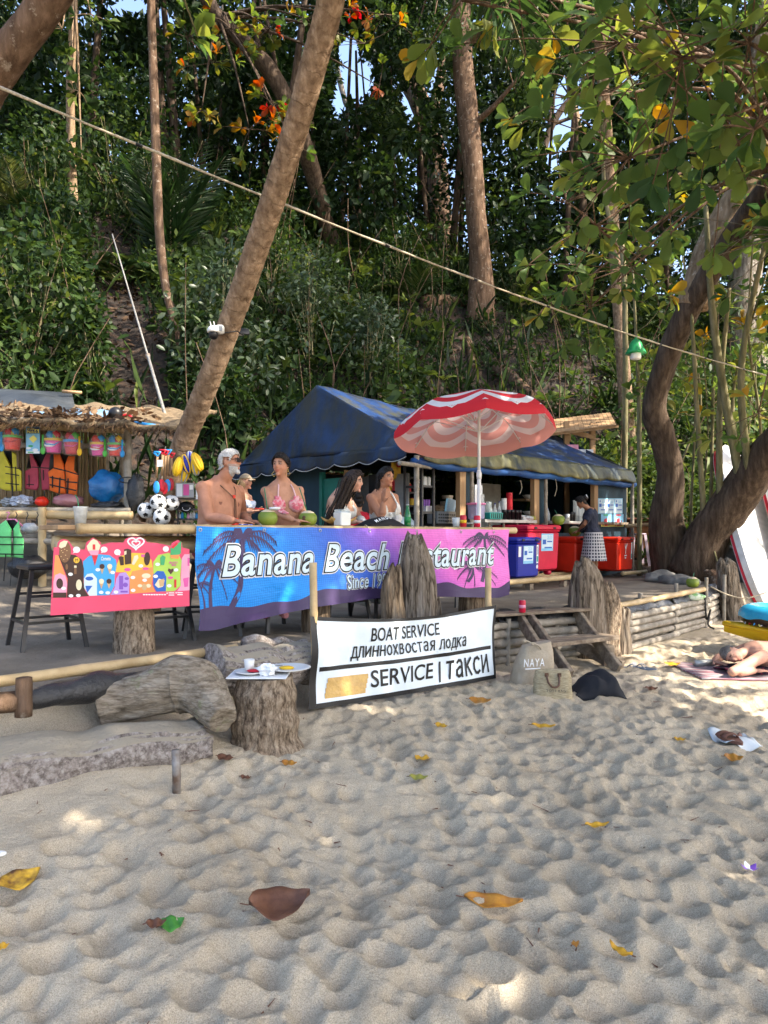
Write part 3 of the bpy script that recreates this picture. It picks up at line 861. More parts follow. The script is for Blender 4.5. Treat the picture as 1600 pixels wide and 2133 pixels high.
hilltree('branching_tree', 'dark branching tree against the bright sky gap on the right', (1125, 480), [(1128, 400), (1132, 320), (1150, 260), (1190, 205), (1240, 170)], [16, 15, 14, 12, 9, 5], BARK_DARK,
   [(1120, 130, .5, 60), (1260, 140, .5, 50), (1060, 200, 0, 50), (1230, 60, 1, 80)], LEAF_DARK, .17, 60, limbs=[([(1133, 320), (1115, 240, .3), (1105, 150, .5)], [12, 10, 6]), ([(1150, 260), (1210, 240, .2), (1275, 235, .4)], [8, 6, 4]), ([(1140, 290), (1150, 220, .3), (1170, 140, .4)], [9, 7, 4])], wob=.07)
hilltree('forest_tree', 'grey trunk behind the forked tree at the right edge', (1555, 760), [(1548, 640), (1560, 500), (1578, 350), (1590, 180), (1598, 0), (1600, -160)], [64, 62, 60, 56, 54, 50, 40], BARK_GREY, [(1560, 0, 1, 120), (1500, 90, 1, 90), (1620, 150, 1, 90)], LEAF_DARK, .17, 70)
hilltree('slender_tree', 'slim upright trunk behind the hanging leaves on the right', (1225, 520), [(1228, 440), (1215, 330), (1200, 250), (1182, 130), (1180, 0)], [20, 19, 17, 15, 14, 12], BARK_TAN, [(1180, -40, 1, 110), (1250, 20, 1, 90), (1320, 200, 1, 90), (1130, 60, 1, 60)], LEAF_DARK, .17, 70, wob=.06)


# ------------------------------------------------------------------ forest mass, undergrowth, named shrubs and palms
fl = Leaves()
N_ = 1800
cx = rng.uniform(-24, 26, N_); cy = rng.uniform(24, 38, N_)
zt = base_z(cx, cy)+1.2+rng.random(N_)**.9*(13+3*np.sin(cx*.5))
m_ = np.abs(cx/cy) < .66
C = np.stack([cx, cy, zt], -1)[m_]
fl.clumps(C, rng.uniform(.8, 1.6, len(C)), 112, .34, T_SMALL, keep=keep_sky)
cx = rng.uniform(-14, 20, 620); cy = rng.uniform(10, 27, 620)      # unseen crowns added above the view to shade the slope
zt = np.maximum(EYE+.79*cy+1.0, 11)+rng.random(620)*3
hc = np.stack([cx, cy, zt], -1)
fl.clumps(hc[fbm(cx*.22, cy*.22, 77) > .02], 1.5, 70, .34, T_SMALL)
tag(fl.build('forest_canopy', LEAF_DARK), 'dense dark green wood along the top of the hill, plus added crowns shading the slope', 'forest', None, 'stuff')
ft = MB()
for i in range(46):
 x, y = rnd.uniform(-20, 22), rnd.uniform(25, 35)
 z = gz(x, y); r_ = rnd.uniform(.06, .2); dx = rnd.uniform(-1.2, 1.2)
 ft.tube(spline([(x, y, z-.2), (x+dx*.4, y, z+4), (x+dx, y, z+rnd.uniform(8, 13))], 5), rspline([r_, r_*.8, r_*.4], 5), 7, True, .08, seed=i)
tag(ft.build('forest_trunks', BARK_DARK, smooth=True), 'distant tree trunks standing inside the wood on the hilltop', 'tree trunks', None, 'stuff')

# undergrowth covering the slope, thin on the bare dirt and open along the trail
TRAIL = [(330, 880), (300, 800), (280, 700), (262, 620), (240, 560), (222, 500), (215, 460)]
TW = [50, 58, 60, 54, 46, 36, 26]
def bare(px, py):
 tx = np.interp(-py, [-p[1] for p in TRAIL], [p[0] for p in TRAIL])
 wd = np.interp(-py, [-p[1] for p in TRAIL], TW)
 tr = (np.abs(px-tx) < wd) & (py > 455)
 d = np.exp(-(((px-1140)/190)**2+((py-790)/150)**2))
 return tr, d
N_ = 6200
cx = rng.uniform(-17, 19, N_); cy = 10.5+rng.random(N_)*18
h = hill_h(cx, cy)
zz = base_z(cx, cy)
P0 = np.stack([cx, cy, zz], -1)
px, py = proj(P0)
tr, dd = bare(px, py)
tr2 = bare(px, py-40)[0] | bare(px, py-85)[0]
shack = (cx > -3.2) & (cy-cx > 6.5) & (cy-cx < 15) & (cx+cy > 8.2) & (cx+cy < 19) & (h < .9)
ok = (h > -.6) & (np.abs(cx/cy) < .64) & ~tr & ~tr2 & ~shack & (rng.random(N_) > dd*.72)
P0, dd = P0[ok], dd[ok]
lowf = fbm(P0[:, 0]*.35, P0[:, 1]*.35, 31)
hgt = np.clip(.55+1.6*lowf+.5*rng.random(len(P0)), .2, 1.5)*(1-.75*dd)
C = P0+np.stack([0*hgt, 0*hgt, hgt*.45], -1)
ug = Leaves()
big = rng.random(len(C)) < .35
ug.clumps(C[~big], np.maximum(.3, hgt[~big]*.75), 40, .17, T_SMALL, .5, rv0=np.clip(.45+.9*lowf[~big]+.2*rng.normal(size=(~big).sum()), 0, 1), flat=.8)
ug.clumps(C[big], np.maximum(.3, hgt[big]*.7), 16, .26, T_MED, .6, rv0=np.clip(.5+.9*lowf[big]+.2*rng.normal(size=big.sum()), 0, 1), flat=.85)
kb = 260
bi = rng.integers(0, len(P0), kb)
ug.rosettes(P0[bi]+np.stack([0*bi, 0*bi, rng.uniform(.5, 1.3, kb)], -1), np.stack([rng.normal(size=kb)*.3, -.3+rng.normal(size=kb)*.3, np.ones(kb)], -1), .42, 6, T_ROUND, rv=np.clip(rng.normal(.85, .15, kb), 0, 1), spread=1.4)
tag(ug.build('undergrowth', LEAF_MID), 'tangled low green undergrowth covering the hillside', 'undergrowth', None, 'stuff')
# grass blades and thin stems standing in it
gr = Leaves()
k = len(P0)
sel = rng.integers(0, k, 5000)
B_ = P0[sel]+rng.normal(size=(5000, 3))*np.array([.4, .4, 0]); B_[:, 2] = base_z(B_[:, 0], B_[:, 1])
D_ = np.stack([rng.normal(size=5000)*.35, rng.normal(size=5000)*.35, np.ones(5000)], -1)
N2 = rng.normal(size=(5000, 3))+np.array([0, -1, .2])
gr.put(B_, D_, N2, rng.uniform(.4, 1.3, 5000), T_SMALL, rng.random(5000), .09)
tag(gr.build('tall_grass', LEAF_MID), 'thin grass blades and stalks standing among the undergrowth', 'grass', None, 'stuff')
ths = MB()
for i in rng.integers(0, len(P0), 150):
 p = Vector(P0[i]); hh = rnd.uniform(1.5, 4.5); r_ = rnd.uniform(.007, .017)
 ths.tube(spline([p, p+Vector((rnd.gauss(0, .2), rnd.gauss(0, .2), hh*.5)), p+Vector((rnd.gauss(0, .5), rnd.gauss(0, .4), hh))], 3), rspline([r_, r_*.8, r_*.4], 3), 4)
tag(ths.build('thicket_stems', BARK_RED, smooth=True), 'thin pale stems of saplings standing in the undergrowth', 'stems', None, 'stuff')
# fallen leaves on the bare slope and the trail
lt = Leaves()
cx = rng.uniform(-12, 16, 16000); cy = rng.uniform(10.5, 24, 16000)
PZ = np.stack([cx, cy, base_z(cx, cy)+.03], -1)
px, py = proj(PZ); tr, dd = bare(px, py)
s_ = (hill_h(cx, cy) > -1.5) & (np.abs(cx/cy) < .6) & (tr | (rng.random(16000) < dd*1.1+.05))
PZ = PZ[s_]; k = len(PZ)
lt.put(PZ, rng.normal(size=(k, 3))*np.array([1, 1, .35]), rng.normal(size=(k, 3))*.4+np.array([0, -.5, .7]), rng.uniform(.1, .24, k), T_MED)
tag(lt.build('leaf_litter', leafmat('leaf litter', [(0, (.02, .012, .008)), (.5, (.05, .03, .017)), (1, (.13, .08, .045))], .1, .8, .15)), 'brown dead leaves lying on the bare slope and trail', 'leaf litter', None, 'stuff')

def shrub(label, foot_px, hpx, wpx, m, L=.16, dens=1.0, tpl=T_MED, cat='shrub', dy=0, n=26, name='leafy_shrub'):
 f_ = on(*foot_px); Y = f_.y+dy
 f_ = Vector((f_.x*Y/f_.y, Y, 0)); f_.z = gz(f_.x, f_.y)
 H, Wd = hpx*Y/F, wpx*Y/F
 t = thing(name, label, cat, f_)
 st, lv = MB(), Leaves()
 k = int(26*dens)
 C = []
 for i in range(k):
  a, q = rnd.uniform(0, 6.28), rnd.random()**.6
  z_ = H*(.12+.88*rnd.random())
  sp = Wd*.5*q*math.sin(math.pi*min(.93, .25+.7*z_/H))
  c = f_+Vector((math.cos(a)*sp, math.sin(a)*sp*.8, z_))
  C.append(c)
  if i < 16: st.tube(spline([f_+Vector((rnd.uniform(-.1, .1), rnd.uniform(-.1, .1), -.05)), f_.lerp(c, .5)+Vector((rnd.uniform(-.1, .1), 0, 0)), c], 4), rspline([.02, .013, .005], 4), 5)
 lv.clumps(np.array(C), min(H, Wd)*.2, n, L, tpl, .5, flat=.9)
 lv.build('foliage', m, t, smooth=False)
 st.build('stems', STEM, t, smooth=True)['kind'] = 'stuff'
 return t
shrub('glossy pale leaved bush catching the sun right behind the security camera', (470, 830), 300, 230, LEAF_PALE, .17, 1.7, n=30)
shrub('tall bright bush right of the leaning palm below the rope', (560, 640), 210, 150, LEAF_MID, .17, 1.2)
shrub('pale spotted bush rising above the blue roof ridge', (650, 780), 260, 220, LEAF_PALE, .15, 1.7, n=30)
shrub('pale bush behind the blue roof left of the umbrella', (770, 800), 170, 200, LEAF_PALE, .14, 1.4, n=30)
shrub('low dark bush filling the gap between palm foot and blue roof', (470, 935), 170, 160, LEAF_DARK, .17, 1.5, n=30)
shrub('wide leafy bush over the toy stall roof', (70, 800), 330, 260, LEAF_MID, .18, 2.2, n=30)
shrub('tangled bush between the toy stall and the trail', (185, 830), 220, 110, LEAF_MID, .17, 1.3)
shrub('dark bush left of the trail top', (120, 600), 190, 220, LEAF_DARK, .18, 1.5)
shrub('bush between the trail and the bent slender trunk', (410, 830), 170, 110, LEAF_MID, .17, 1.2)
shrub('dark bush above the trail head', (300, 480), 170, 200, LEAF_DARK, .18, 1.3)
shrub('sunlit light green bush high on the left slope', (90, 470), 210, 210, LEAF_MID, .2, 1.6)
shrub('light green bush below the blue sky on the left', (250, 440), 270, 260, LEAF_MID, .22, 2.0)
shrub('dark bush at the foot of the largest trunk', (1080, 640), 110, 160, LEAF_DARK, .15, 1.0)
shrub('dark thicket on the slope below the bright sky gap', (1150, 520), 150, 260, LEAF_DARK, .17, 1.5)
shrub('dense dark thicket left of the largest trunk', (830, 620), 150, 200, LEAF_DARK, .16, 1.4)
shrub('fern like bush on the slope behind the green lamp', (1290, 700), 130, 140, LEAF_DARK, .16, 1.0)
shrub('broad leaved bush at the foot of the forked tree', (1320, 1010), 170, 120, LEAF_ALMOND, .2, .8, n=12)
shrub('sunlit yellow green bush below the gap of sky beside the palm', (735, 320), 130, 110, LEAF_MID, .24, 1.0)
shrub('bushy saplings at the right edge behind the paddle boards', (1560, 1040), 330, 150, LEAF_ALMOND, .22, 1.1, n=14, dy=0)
# saplings right of the forked trunk: bare stems with big leaves
for lab, (x0, y0, x1, y1, x2, y2), Y, wd in (
  ('tallest bare sapling stem right of the forked trunk', (1482, 1010, 1492, 640, 1515, 300), 12.9, 11), ('thin forked sapling leaning right past the rope end', (1535, 960, 1530, 800, 1600, 560), 12.6, 12),
  ('thin straight sapling just right of the forked limb', (1440, 1060, 1450, 760, 1420, 520), 13.2, 8), ('curving sapling close to the almond limb', (1410, 1000, 1460, 840, 1425, 640), 13.4, 8),
  ('short twiggy sapling between the two limbs', (1460, 1070, 1475, 900, 1462, 700), 13.0, 7), ('tall pale sapling rising behind the hanging leaves', (1300, 560, 1262, 420, 1250, 150), 14.5, 16),
  ('slim green sapling stem behind the green lamp', (1332, 880, 1328, 760, 1318, 560), 12.9, 14), ('thin sapling with drooping leaves above the boards', (1585, 900, 1560, 700, 1570, 480), 12.4, 9)):
 f_ = at(x0, y0, Y); f_.z = gz(f_.x, f_.y)-.05
 t = thing('sapling', lab, 'sapling', f_)
 P = spline([f_, at(x0, y0, Y), at(x1, y1, Y), at(x2, y2, Y-.3)], 6)
 MB().tube(P, rspline([W(wd, Y)*.8, W(wd, Y)*.7, W(wd*.55, Y), W(wd*.3, Y)], 6), 7, True, .06).build('trunk', STEM, t, smooth=True)
 lv, tw = Leaves(), MB()
 tips = []
 for p in P[9:]:
  for _ in range(2):
   if rnd.random() < .6:
    q = p+Vector((rnd.gauss(0, .4), rnd.gauss(-.1, .3), rnd.gauss(.15, .2))); tips.append(q)
    tw.tube([p, p.lerp(q, .5)+Vector((0, 0, -.04)), q], [.012, .009, .004], 5)
 if tips:
  lv.rosettes(np.array(tips), ROS_DIRS(len(tips)), .24, 5, T_ROUND, rv=np.clip(rng.normal(.55, .25, len(tips)), 0, .95)); lv.build('crown', LEAF_ALMOND, t, smooth=True)
  tw.build('twigs', STEM, t, smooth=True)['kind'] = 'stuff'
# palms and strap leaved plants
def gpalm(label, foot_px, n, Lpx, leafpx, up, droop=.1, m=None, sector=None, rv=.5, name='young_palm', cat='palm', wmul=.16, nl=34, dy=0):
 f_ = on(*foot_px); k = (f_.y+dy)/f_.y
 f_ = Vector((f_.x*k, f_.y*k, 0)); f_.z = gz(f_.x, f_.y)
 t = thing(name, label, cat, f_)
 palm_crown(t, f_+Vector((0, 0, .15)), n, Lpx*f_.y/F, leafpx*f_.y/F, up, droop, rv, wmul, nl, sector, 'fronds', m)
 return t
gpalm('young palm with tall feather fronds beside the bent slender trunk', (355, 560), 9, 250, 75, 2.4, .07, rv=.35)
gpalm('dry tipped young palm above the toy stall at the left edge', (40, 470), 8, 130, 50, 1.2, .16, rv=.85)
gpalm('dark young palm at the top of the trail', (250, 600), 8, 130, 50, .9, .18, rv=.6)
gpalm('small feathery palm left of the trail below the dry palm', (110, 590), 7, 110, 45, 1.0, .17, rv=.5)
gpalm('young palm low behind the largest trunk', (860, 640), 7, 110, 44, 1.3, .14, rv=.5)
def strap(label, foot_px, n, Lpx, wd=.09, rv=.6, m=None):
 f_ = on(*foot_px); f_.z = gz(f_.x, f_.y)
 t = thing('strap_leaf_plant', label, 'plant', f_)
 lv = Leaves()
 L = Lpx*f_.y/F
 a = rng.random(n)*6.28; e = rng.uniform(.3, 1.6, n)
 D = np.stack([np.cos(a), np.sin(a), e], -1)
 lv.put(np.tile(np.array(f_)+[0, 0, .05], (n, 1)), D, np.tile([0, 0, 1.], (n, 1))-D*.3, L*rng.uniform(.6, 1.1, n), T_MED, np.clip(rng.normal(rv, .2, n), 0, 1), wd*4)
 lv.build('leaves', m or LEAF_MID, t)
for lab, fp, n, L, wd in (('spiky grey green pandanus on the slope under the rope', (815, 560), 40, 110, .05), ('blue green strap leaf plant behind the hanging almond leaves', (1215, 610), 34, 80, .09), ('bright strap leaf plant above the blue roof ridge', (795, 700), 24, 60, .1),
       ('strap leaf tuft above the little wooden stand', (1265, 860), 26, 70, .05), ('strap leaf tuft on the bare slope behind the green lamp', (1290, 800), 22, 60, .06), ('pale broad leaf sprout below the largest trunk', (918, 720), 9, 60, .16), ('strap leaf tuft on the slope left of the green lamp', (1180, 690), 22, 55, .06)):
 strap(lab, fp, n, L, wd)
# coconut fronds hanging into the top right from a palm behind
cp = at(1240, -60, 17)
t = thing('coconut_palm', 'dark coconut palm whose fronds hang behind the leaves at upper right', 'palm tree', (cp.x+1.2, cp.y+1, gz(cp.x+1.2, cp.y+1)))
MB().tube(spline([(cp.x+1.2, cp.y+1, gz(cp.x+1.2, cp.y+1)-.1), (cp.x+.7, cp.y+.5, cp.z*.5), tuple(cp)], 8), rspline([.2, .15, .13], 8), 12, True, .03).build('trunk', PALMBARK, t, smooth=True)
palm_crown(t, cp, 14, 3.6, .8, .25, .16, .15)
# dead logs on the slope
def slog(label, a, b, wd, name='fallen_log'):
 pa, pb = on(*a), on(*b)
 r_ = W(wd, pa.y); pa.z += r_*.6; pb.z += r_*.6
 one(name, MB().tube(spline([pa, pa.lerp(pb, .5)+Vector((0, 0, r_*.4)), pb], 7), rspline([r_*1.1, r_, r_*.8], 7), 12, True, .2, seed=int(a[0])), BARK_RED, label, 'log', smooth=True)
slog('fallen log lying on the slope right above the umbrella', (1035, 775), (1105, 830), 24)
slog('rotten log lying across the foot of the largest trunk', (880, 640), (985, 640), 26)
slog('dead broken stump leaning on the slope below the largest trunk', (975, 715), (985, 770), 16, 'broken_stump')


# ------------------------------------------------------------------ materials for built things
BAM = mat('bamboo', (.56, .42, .23), .45, (.36, .25, .12), 5, (1, 1, 1), .25, 60, .4)
BAMG = mat('bamboo weathered', (.36, .325, .27), .75, (.2, .175, .14), 9, bump=.5, bscale=40)
BAMN = mat('bamboo node', (.3, .2, .1), .6)
WOODG = barkmat('driftwood', (.085, .066, .048), (.225, .18, .135), (.38, .325, .26), (1, 1, .12), 26, 1.0, cracks=.85)
WOODB = barkmat('brown driftwood', (.07, .05, .035), (.2, .145, .095), (.34, .27, .19), (1, 1, .12), 24, 1.0, cracks=.85)
STUMP = barkmat('bark chunky', (.09, .062, .043), (.35, .265, .185), (.54, .44, .325), (1, 1, .38), 44, 1.0, cracks=.5)
LOGP = barkmat('pink grey bark', (.16, .13, .115), (.38, .33, .295), (.56, .51, .47), (1, 1, 1), 34, 1.0, cracks=.5)
PLANK = barkmat('weathered plank', (.12, .09, .065), (.22, .175, .13), (.33, .27, .2), (.25, 1, 1), 18, .4)
TIMBER = mat('sawn timber', (.42, .27, .14), .65, (.28, .165, .08), 7, (1, 1, .15), .3, 40)
BLACKM = mat('black metal', (.012, .012, .014), .42, (.02, .02, .022), spec=.5)
STEEL = mat('galvanised steel', (.42, .43, .43), .35, (.3, .31, .31), 20, metal=.8)
RUST = mat('rusty steel', (.3, .29, .27), .6, (.12, .075, .05), 12, metal=.3, bump=.3)
BLACKT = mat('black plastic sheet', (.016, .017, .019), .35, (.03, .03, .032), 9, bump=.7, bscale=25, spec=.5)
ROPE = mat('rope', (.42, .37, .28), .85, (.25, .21, .15), 60)
BLACK = mat('black', (.008, .008, .009), .5)
WHITE = mat('white plastic', (.78, .78, .76), .4, (.7, .7, .68))
def bamboo(mb, a, b, r, node=.32, n=10, r2=None, sag=0.0):
 a, b = Vector(a), Vector(b)
 L = (b-a).length
 k = max(2, int(L/node))
 pts, rs = [], []
 for i in range(k):
  for f_, q in ((0, 1.0), (.05, 1.09), (.1, .97), (.5, .94), (.94, .97)):
   t = (i+f_)/k
   pts.append(a.lerp(b, t)+Vector((0, 0, -sag*4*t*(1-t)))); rs.append((r+((r2 or r)-r)*t)*q)
 pts.append(b); rs.append(r2 or r)
 return mb.tube(pts, rs, n)
def bam(name, a, b, r, parent=None, m=None, node=.32, n=10, r2=None):
 return bamboo(MB(), a, b, r, node, n, r2).build(name, m or BAM, parent, smooth=True)

# ------------------------------------------------------------------ flat print
def text2d(s, shear=0.0, offset=0.0, space=1.0, bold=0.0):
 c = bpy.data.curves.new('t', 'FONT')
 c.body, c.size, c.shear, c.offset, c.space_character, c.resolution_u = s, 1.0, shear, offset+bold, space, 4
 o = bpy.data.objects.new('t', c)
 col.objects.link(o)
 dg = bpy.context.evaluated_depsgraph_get()
 me = bpy.data.meshes.new_from_object(o.evaluated_get(dg))
 V = [(v.co.x, v.co.y) for v in me.vertices]
 Fc = [tuple(p.vertices) for p in me.polygons]
 bpy.data.objects.remove(o); bpy.data.curves.remove(c); bpy.data.meshes.remove(me)
 return V, Fc
def lettering(s, box, fn, m, parent, lift=.003, shear=0.0, offset=0.0, ref=0.0, space=1.0, name='lettering', slant=0.0):
 """text fitted to box (u0, v0, u1, v1) of the surface fn(u, v, lift); box is the extent of the text at weight ref"""
 V0, _ = text2d(s, shear, ref, space)
 V, Fc = text2d(s, shear, offset, space) if offset != ref else (V0, _)
 xs, ys = [v[0] for v in V0], [v[1] for v in V0]
 x0, x1, y0, y1 = min(xs), max(xs), min(ys), max(ys)
 u0, v0, u1, v1 = box
 mb = MB()
 vs = []
 for x, y in V:
  u = u0+(x-x0)/(x1-x0)*(u1-u0); v = v0+(y-y0)/(y1-y0)*(v1-v0)+slant*(x-x0)/(x1-x0)
  vs.append(fn(u, v, lift))
 mb.add(vs, Fc)
 o = mb.build(name, m, parent)
 o['kind'] = 'stuff'
 return o
GLYPH = {   # strokes of the hand cut Cyrillic letters, x width .7, x-height 1
 'д': [[(.0, -.25), (.0, .02), (.78, .02), (.78, -.25)], [(.14, .05), (.3, 1), (.62, 1), (.62, .05)]], 'л': [[(0, .02), (.12, .1), (.26, 1), (.62, 1), (.62, 0)]], 'и': [[(.06, 1), (.06, 0)], [(.06, .08), (.6, .92)], [(.6, 1), (.6, 0)]],
 'н': [[(.06, 1), (.06, 0)], [(.06, .52), (.6, .52)], [(.6, 1), (.6, 0)]], 'о': [[(.35+.3*math.cos(i*.5236), .5+.46*math.sin(i*.5236)) for i in range(13)]], 'х': [[(.04, 0), (.6, 1)], [(.04, 1), (.6, 0)]],
 'в': [[(.08, 0), (.08, 1), (.42, .98), (.5, .78), (.4, .56), (.1, .54)], [(.4, .54), (.58, .4), (.56, .14), (.42, .02), (.08, .02)]], 'с': [[(.58, .84), (.42, .97), (.2, .9), (.08, .6), (.1, .3), (.25, .06), (.45, .02), (.6, .14)]],
 'т': [[(.02, .97), (.62, .97)], [(.32, .97), (.32, 0)]], 'а': [[(.1, .86), (.25, .98), (.45, .96), (.56, .8), (.56, 0)], [(.56, .58), (.3, .56), (.1, .42), (.1, .14), (.26, .02), (.44, .08), (.56, .24)]],
 'я': [[(.56, 0), (.56, .98), (.26, .98), (.1, .84), (.12, .58), (.28, .47), (.56, .47)], [(.34, .47), (.06, 0)]], 'к': [[(.08, 1), (.08, 0)], [(.6, 1), (.1, .45)], [(.26, .58), (.62, 0)]]}
def strokes_text(s, box, fn, m, parent, w_=.16, lift=.004, name='lettering', slant=0.0):
 u0, v0, u1, v1 = box
 adv = [.42 if c == ' ' else .86 for c in s]
 tot = sum(adv)
 x, mb, k = 0.0, MB(), 0
 for c, a in zip(s, adv):
  for st_ in GLYPH.get(c, []):
   for p, q in zip(st_[:-1], st_[1:]):
    dx, dy = q[0]-p[0], q[1]-p[1]
    L = math.hypot(dx, dy) or 1
    ex, ey = dx/L*w_*.35, dy/L*w_*.35; nx_2, ny_2 = -dy/L*w_/2, dx/L*w_/2
    quad = [(p[0]-ex+nx_2, p[1]-ey+ny_2), (p[0]-ex-nx_2, p[1]-ey-ny_2), (q[0]+ex-nx_2, q[1]+ey-ny_2), (q[0]+ex+nx_2, q[1]+ey+ny_2)]
    k += 1
    mb.add([fn(u0+(x+gx_)/tot*(u1-u0), v0+gy_*(v1-v0)+slant*(x/tot), lift+.00025*(k % 9)) for gx_, gy_ in quad], [(0, 1, 2, 3)])
  x += a
 o = mb.build(name, m, parent); o['kind'] = 'stuff'
 return o
def decal(polys, fn, m, parent, lift=.0015, name='print'):
 mb = MB()
 for poly in polys:
  vs = [fn(x, y, lift) for x, y in poly]
  mb.add(vs, [tuple(range(len(vs)))])
 o = mb.build(name, m, parent)
 o['kind'] = 'stuff'
 return o
def ell(cx, cy, a, b, n=18, rot=0.0):
 c, s = math.cos(rot), math.sin(rot)
 return [(cx+a*math.cos(t)*c-b*math.sin(t)*s, cy+a*math.cos(t)*s+b*math.sin(t)*c) for t in [2*math.pi*i/n for i in range(n)]]
def rect(x0, y0, x1, y1): return [(x0, y0), (x1, y0), (x1, y1), (x0, y1)]
def stroke(pts, w0, w1=None):
 """a tapering band along 2-D points"""
 w1 = w0 if w1 is None else w1
 L, Rr = [], []
 for i, p in enumerate(pts):
  a, b = pts[max(i-1, 0)], pts[min(i+1, len(pts)-1)]
  dx, dy = b[0]-a[0], b[1]-a[1]
  q = math.hypot(dx, dy) or 1
  w_ = (w0+(w1-w0)*i/(len(pts)-1))/2
  L.append((p[0]-dy/q*w_, p[1]+dx/q*w_)); Rr.append((p[0]+dy/q*w_, p[1]-dx/q*w_))
 return L+Rr[::-1]
def flat(name, c, rough=.5): return mat(name, c, rough, tuple(x*.88 for x in c), 3)
INK = {k: flat('ink '+k, c) for k, c in dict(black=(.012, .012, .014), white=(.8, .82, .84), pink=(.75, .075, .16), brown=(.085, .035, .028), choc=(.05, .022, .016), nut=(.2, .1, .05), tan=(.62, .4, .2), cyan=(.05, .36, .72), blue=(.02, .12, .5), pale=(.62, .76, .85),
 yellow=(.85, .52, .05), orange=(.88, .3, .09), lime=(.42, .65, .1), green=(.06, .4, .16), purple=(.22, .09, .48), violet=(.45, .3, .7), rose=(.8, .35, .5), red=(.65, .03, .04), cream=(.8, .7, .48), navy=(.015, .03, .12), teal=(.03, .35, .3), magenta=(.7, .1, .35), plum=(.05, .03, .1), grey=(.35, .36, .38), lemon=(.85, .78, .2), sky=(.25, .55, .8)).items()}

# ------------------------------------------------------------------ the bar: counter, banner, menu board, stools
BU, BN = Vector((.7527, .6583, 0)), Vector((-.6583, .7527, 0))
def bp(t, off=0.0, z=0.0): return Vector((-1.35+2.63*t, 5+2.3*t, z))+BN*off
def bt(px, off=0.0):
 """bar parameter t at which the line at this offset passes the photo column px"""
 r_ = (px-800)/F
 o = BN*off
 return (r_*(5+o.y)+1.35-o.x)/(2.63-2.3*r_)
bar = thing('bar_counter', 'long bamboo edged bar counter with drinks on it and a banner in front', 'bar', bp(.4, .2, gz(*bp(.4, .2).xy)))
bam('front_pole', bp(-.224, 0, 1.527), bp(1.03, 0, 1.525), .034, bar, node=.42, n=14)
bam('lower_pole', bp(-.25, .12, 1.40), bp(1.0, .12, 1.40), .046, bar, node=.5, n=12)
bam('lower_pole', bp(-.24, .3, 1.43), bp(.3, .3, 1.43), .05, bar, node=.5, n=12)
mb = MB()
xf = lambda c, d: (c, d)
rotB = Matrix((BU, BN, Vector((0, 0, 1)))).transposed().to_4x4()
for k in range(4):
 MB().box(bp(.39, .085+k*.1, 1.535), (4.5, .097, .03), rotB, .004).build('board', TIMBER, bar)
for t, o, r_, h0, nm in ((-.1, .16, .125, 1.38, 'stump_leg'), (.33, .12, .11, 1.37, 'stump_leg'), (.87, .1, .12, 1.37, 'stump_leg'), (.62, .2, .1, 1.37, 'stump_leg')):
 p = bp(t, o); g = gz(p.x, p.y)-.05
 MB().rough([(p.x, p.y, g+(h0-g)*i/20) for i in range(21)], [r_*(1.12-.16*i/20) for i in range(21)], 48, .05, 12, 5, (1, 1), .7, int(t*50)).build(nm, STUMP if t < 0 else WOODB, bar, smooth=True)

ZB = ([0, .03, .1, .3, .5, .75, .95, 1], [.82, .815, .85, .915, .94, .9, .85, .87])
def bsurf(u, v, lift=0.0):
 """banner cloth: u along it, v up it"""
 zt = 1.548-.012*u-.006*abs(math.sin(u*22))
 zb = float(np.interp(u, *ZB))
 fold = .018*math.sin(u*9+v*2.2)+.012*math.sin(u*23-v*5)+.006*math.sin(u*51+v*9)
 off = -.047-fold*(1-v)**.7-.05*(1-v)*(1-u)**3-lift
 return bp(u*.985+.004*math.sin(v*7), off, zb+(zt-zb)*v)
def bpix(px, py):
 t = bt(px, -.05); u = t/.985
 Y = bp(t, -.05).y
 z = EYE+(HOR-py)/F*Y
 zt = 1.548-.012*u; zb = float(np.interp(u, *ZB))
 return u, (z-zb)/(zt-zb)
ban = thing('bar_banner', 'blue to pink palm print banner with white lettering hanging from the bar', 'banner', bp(.5, -.06, .9))
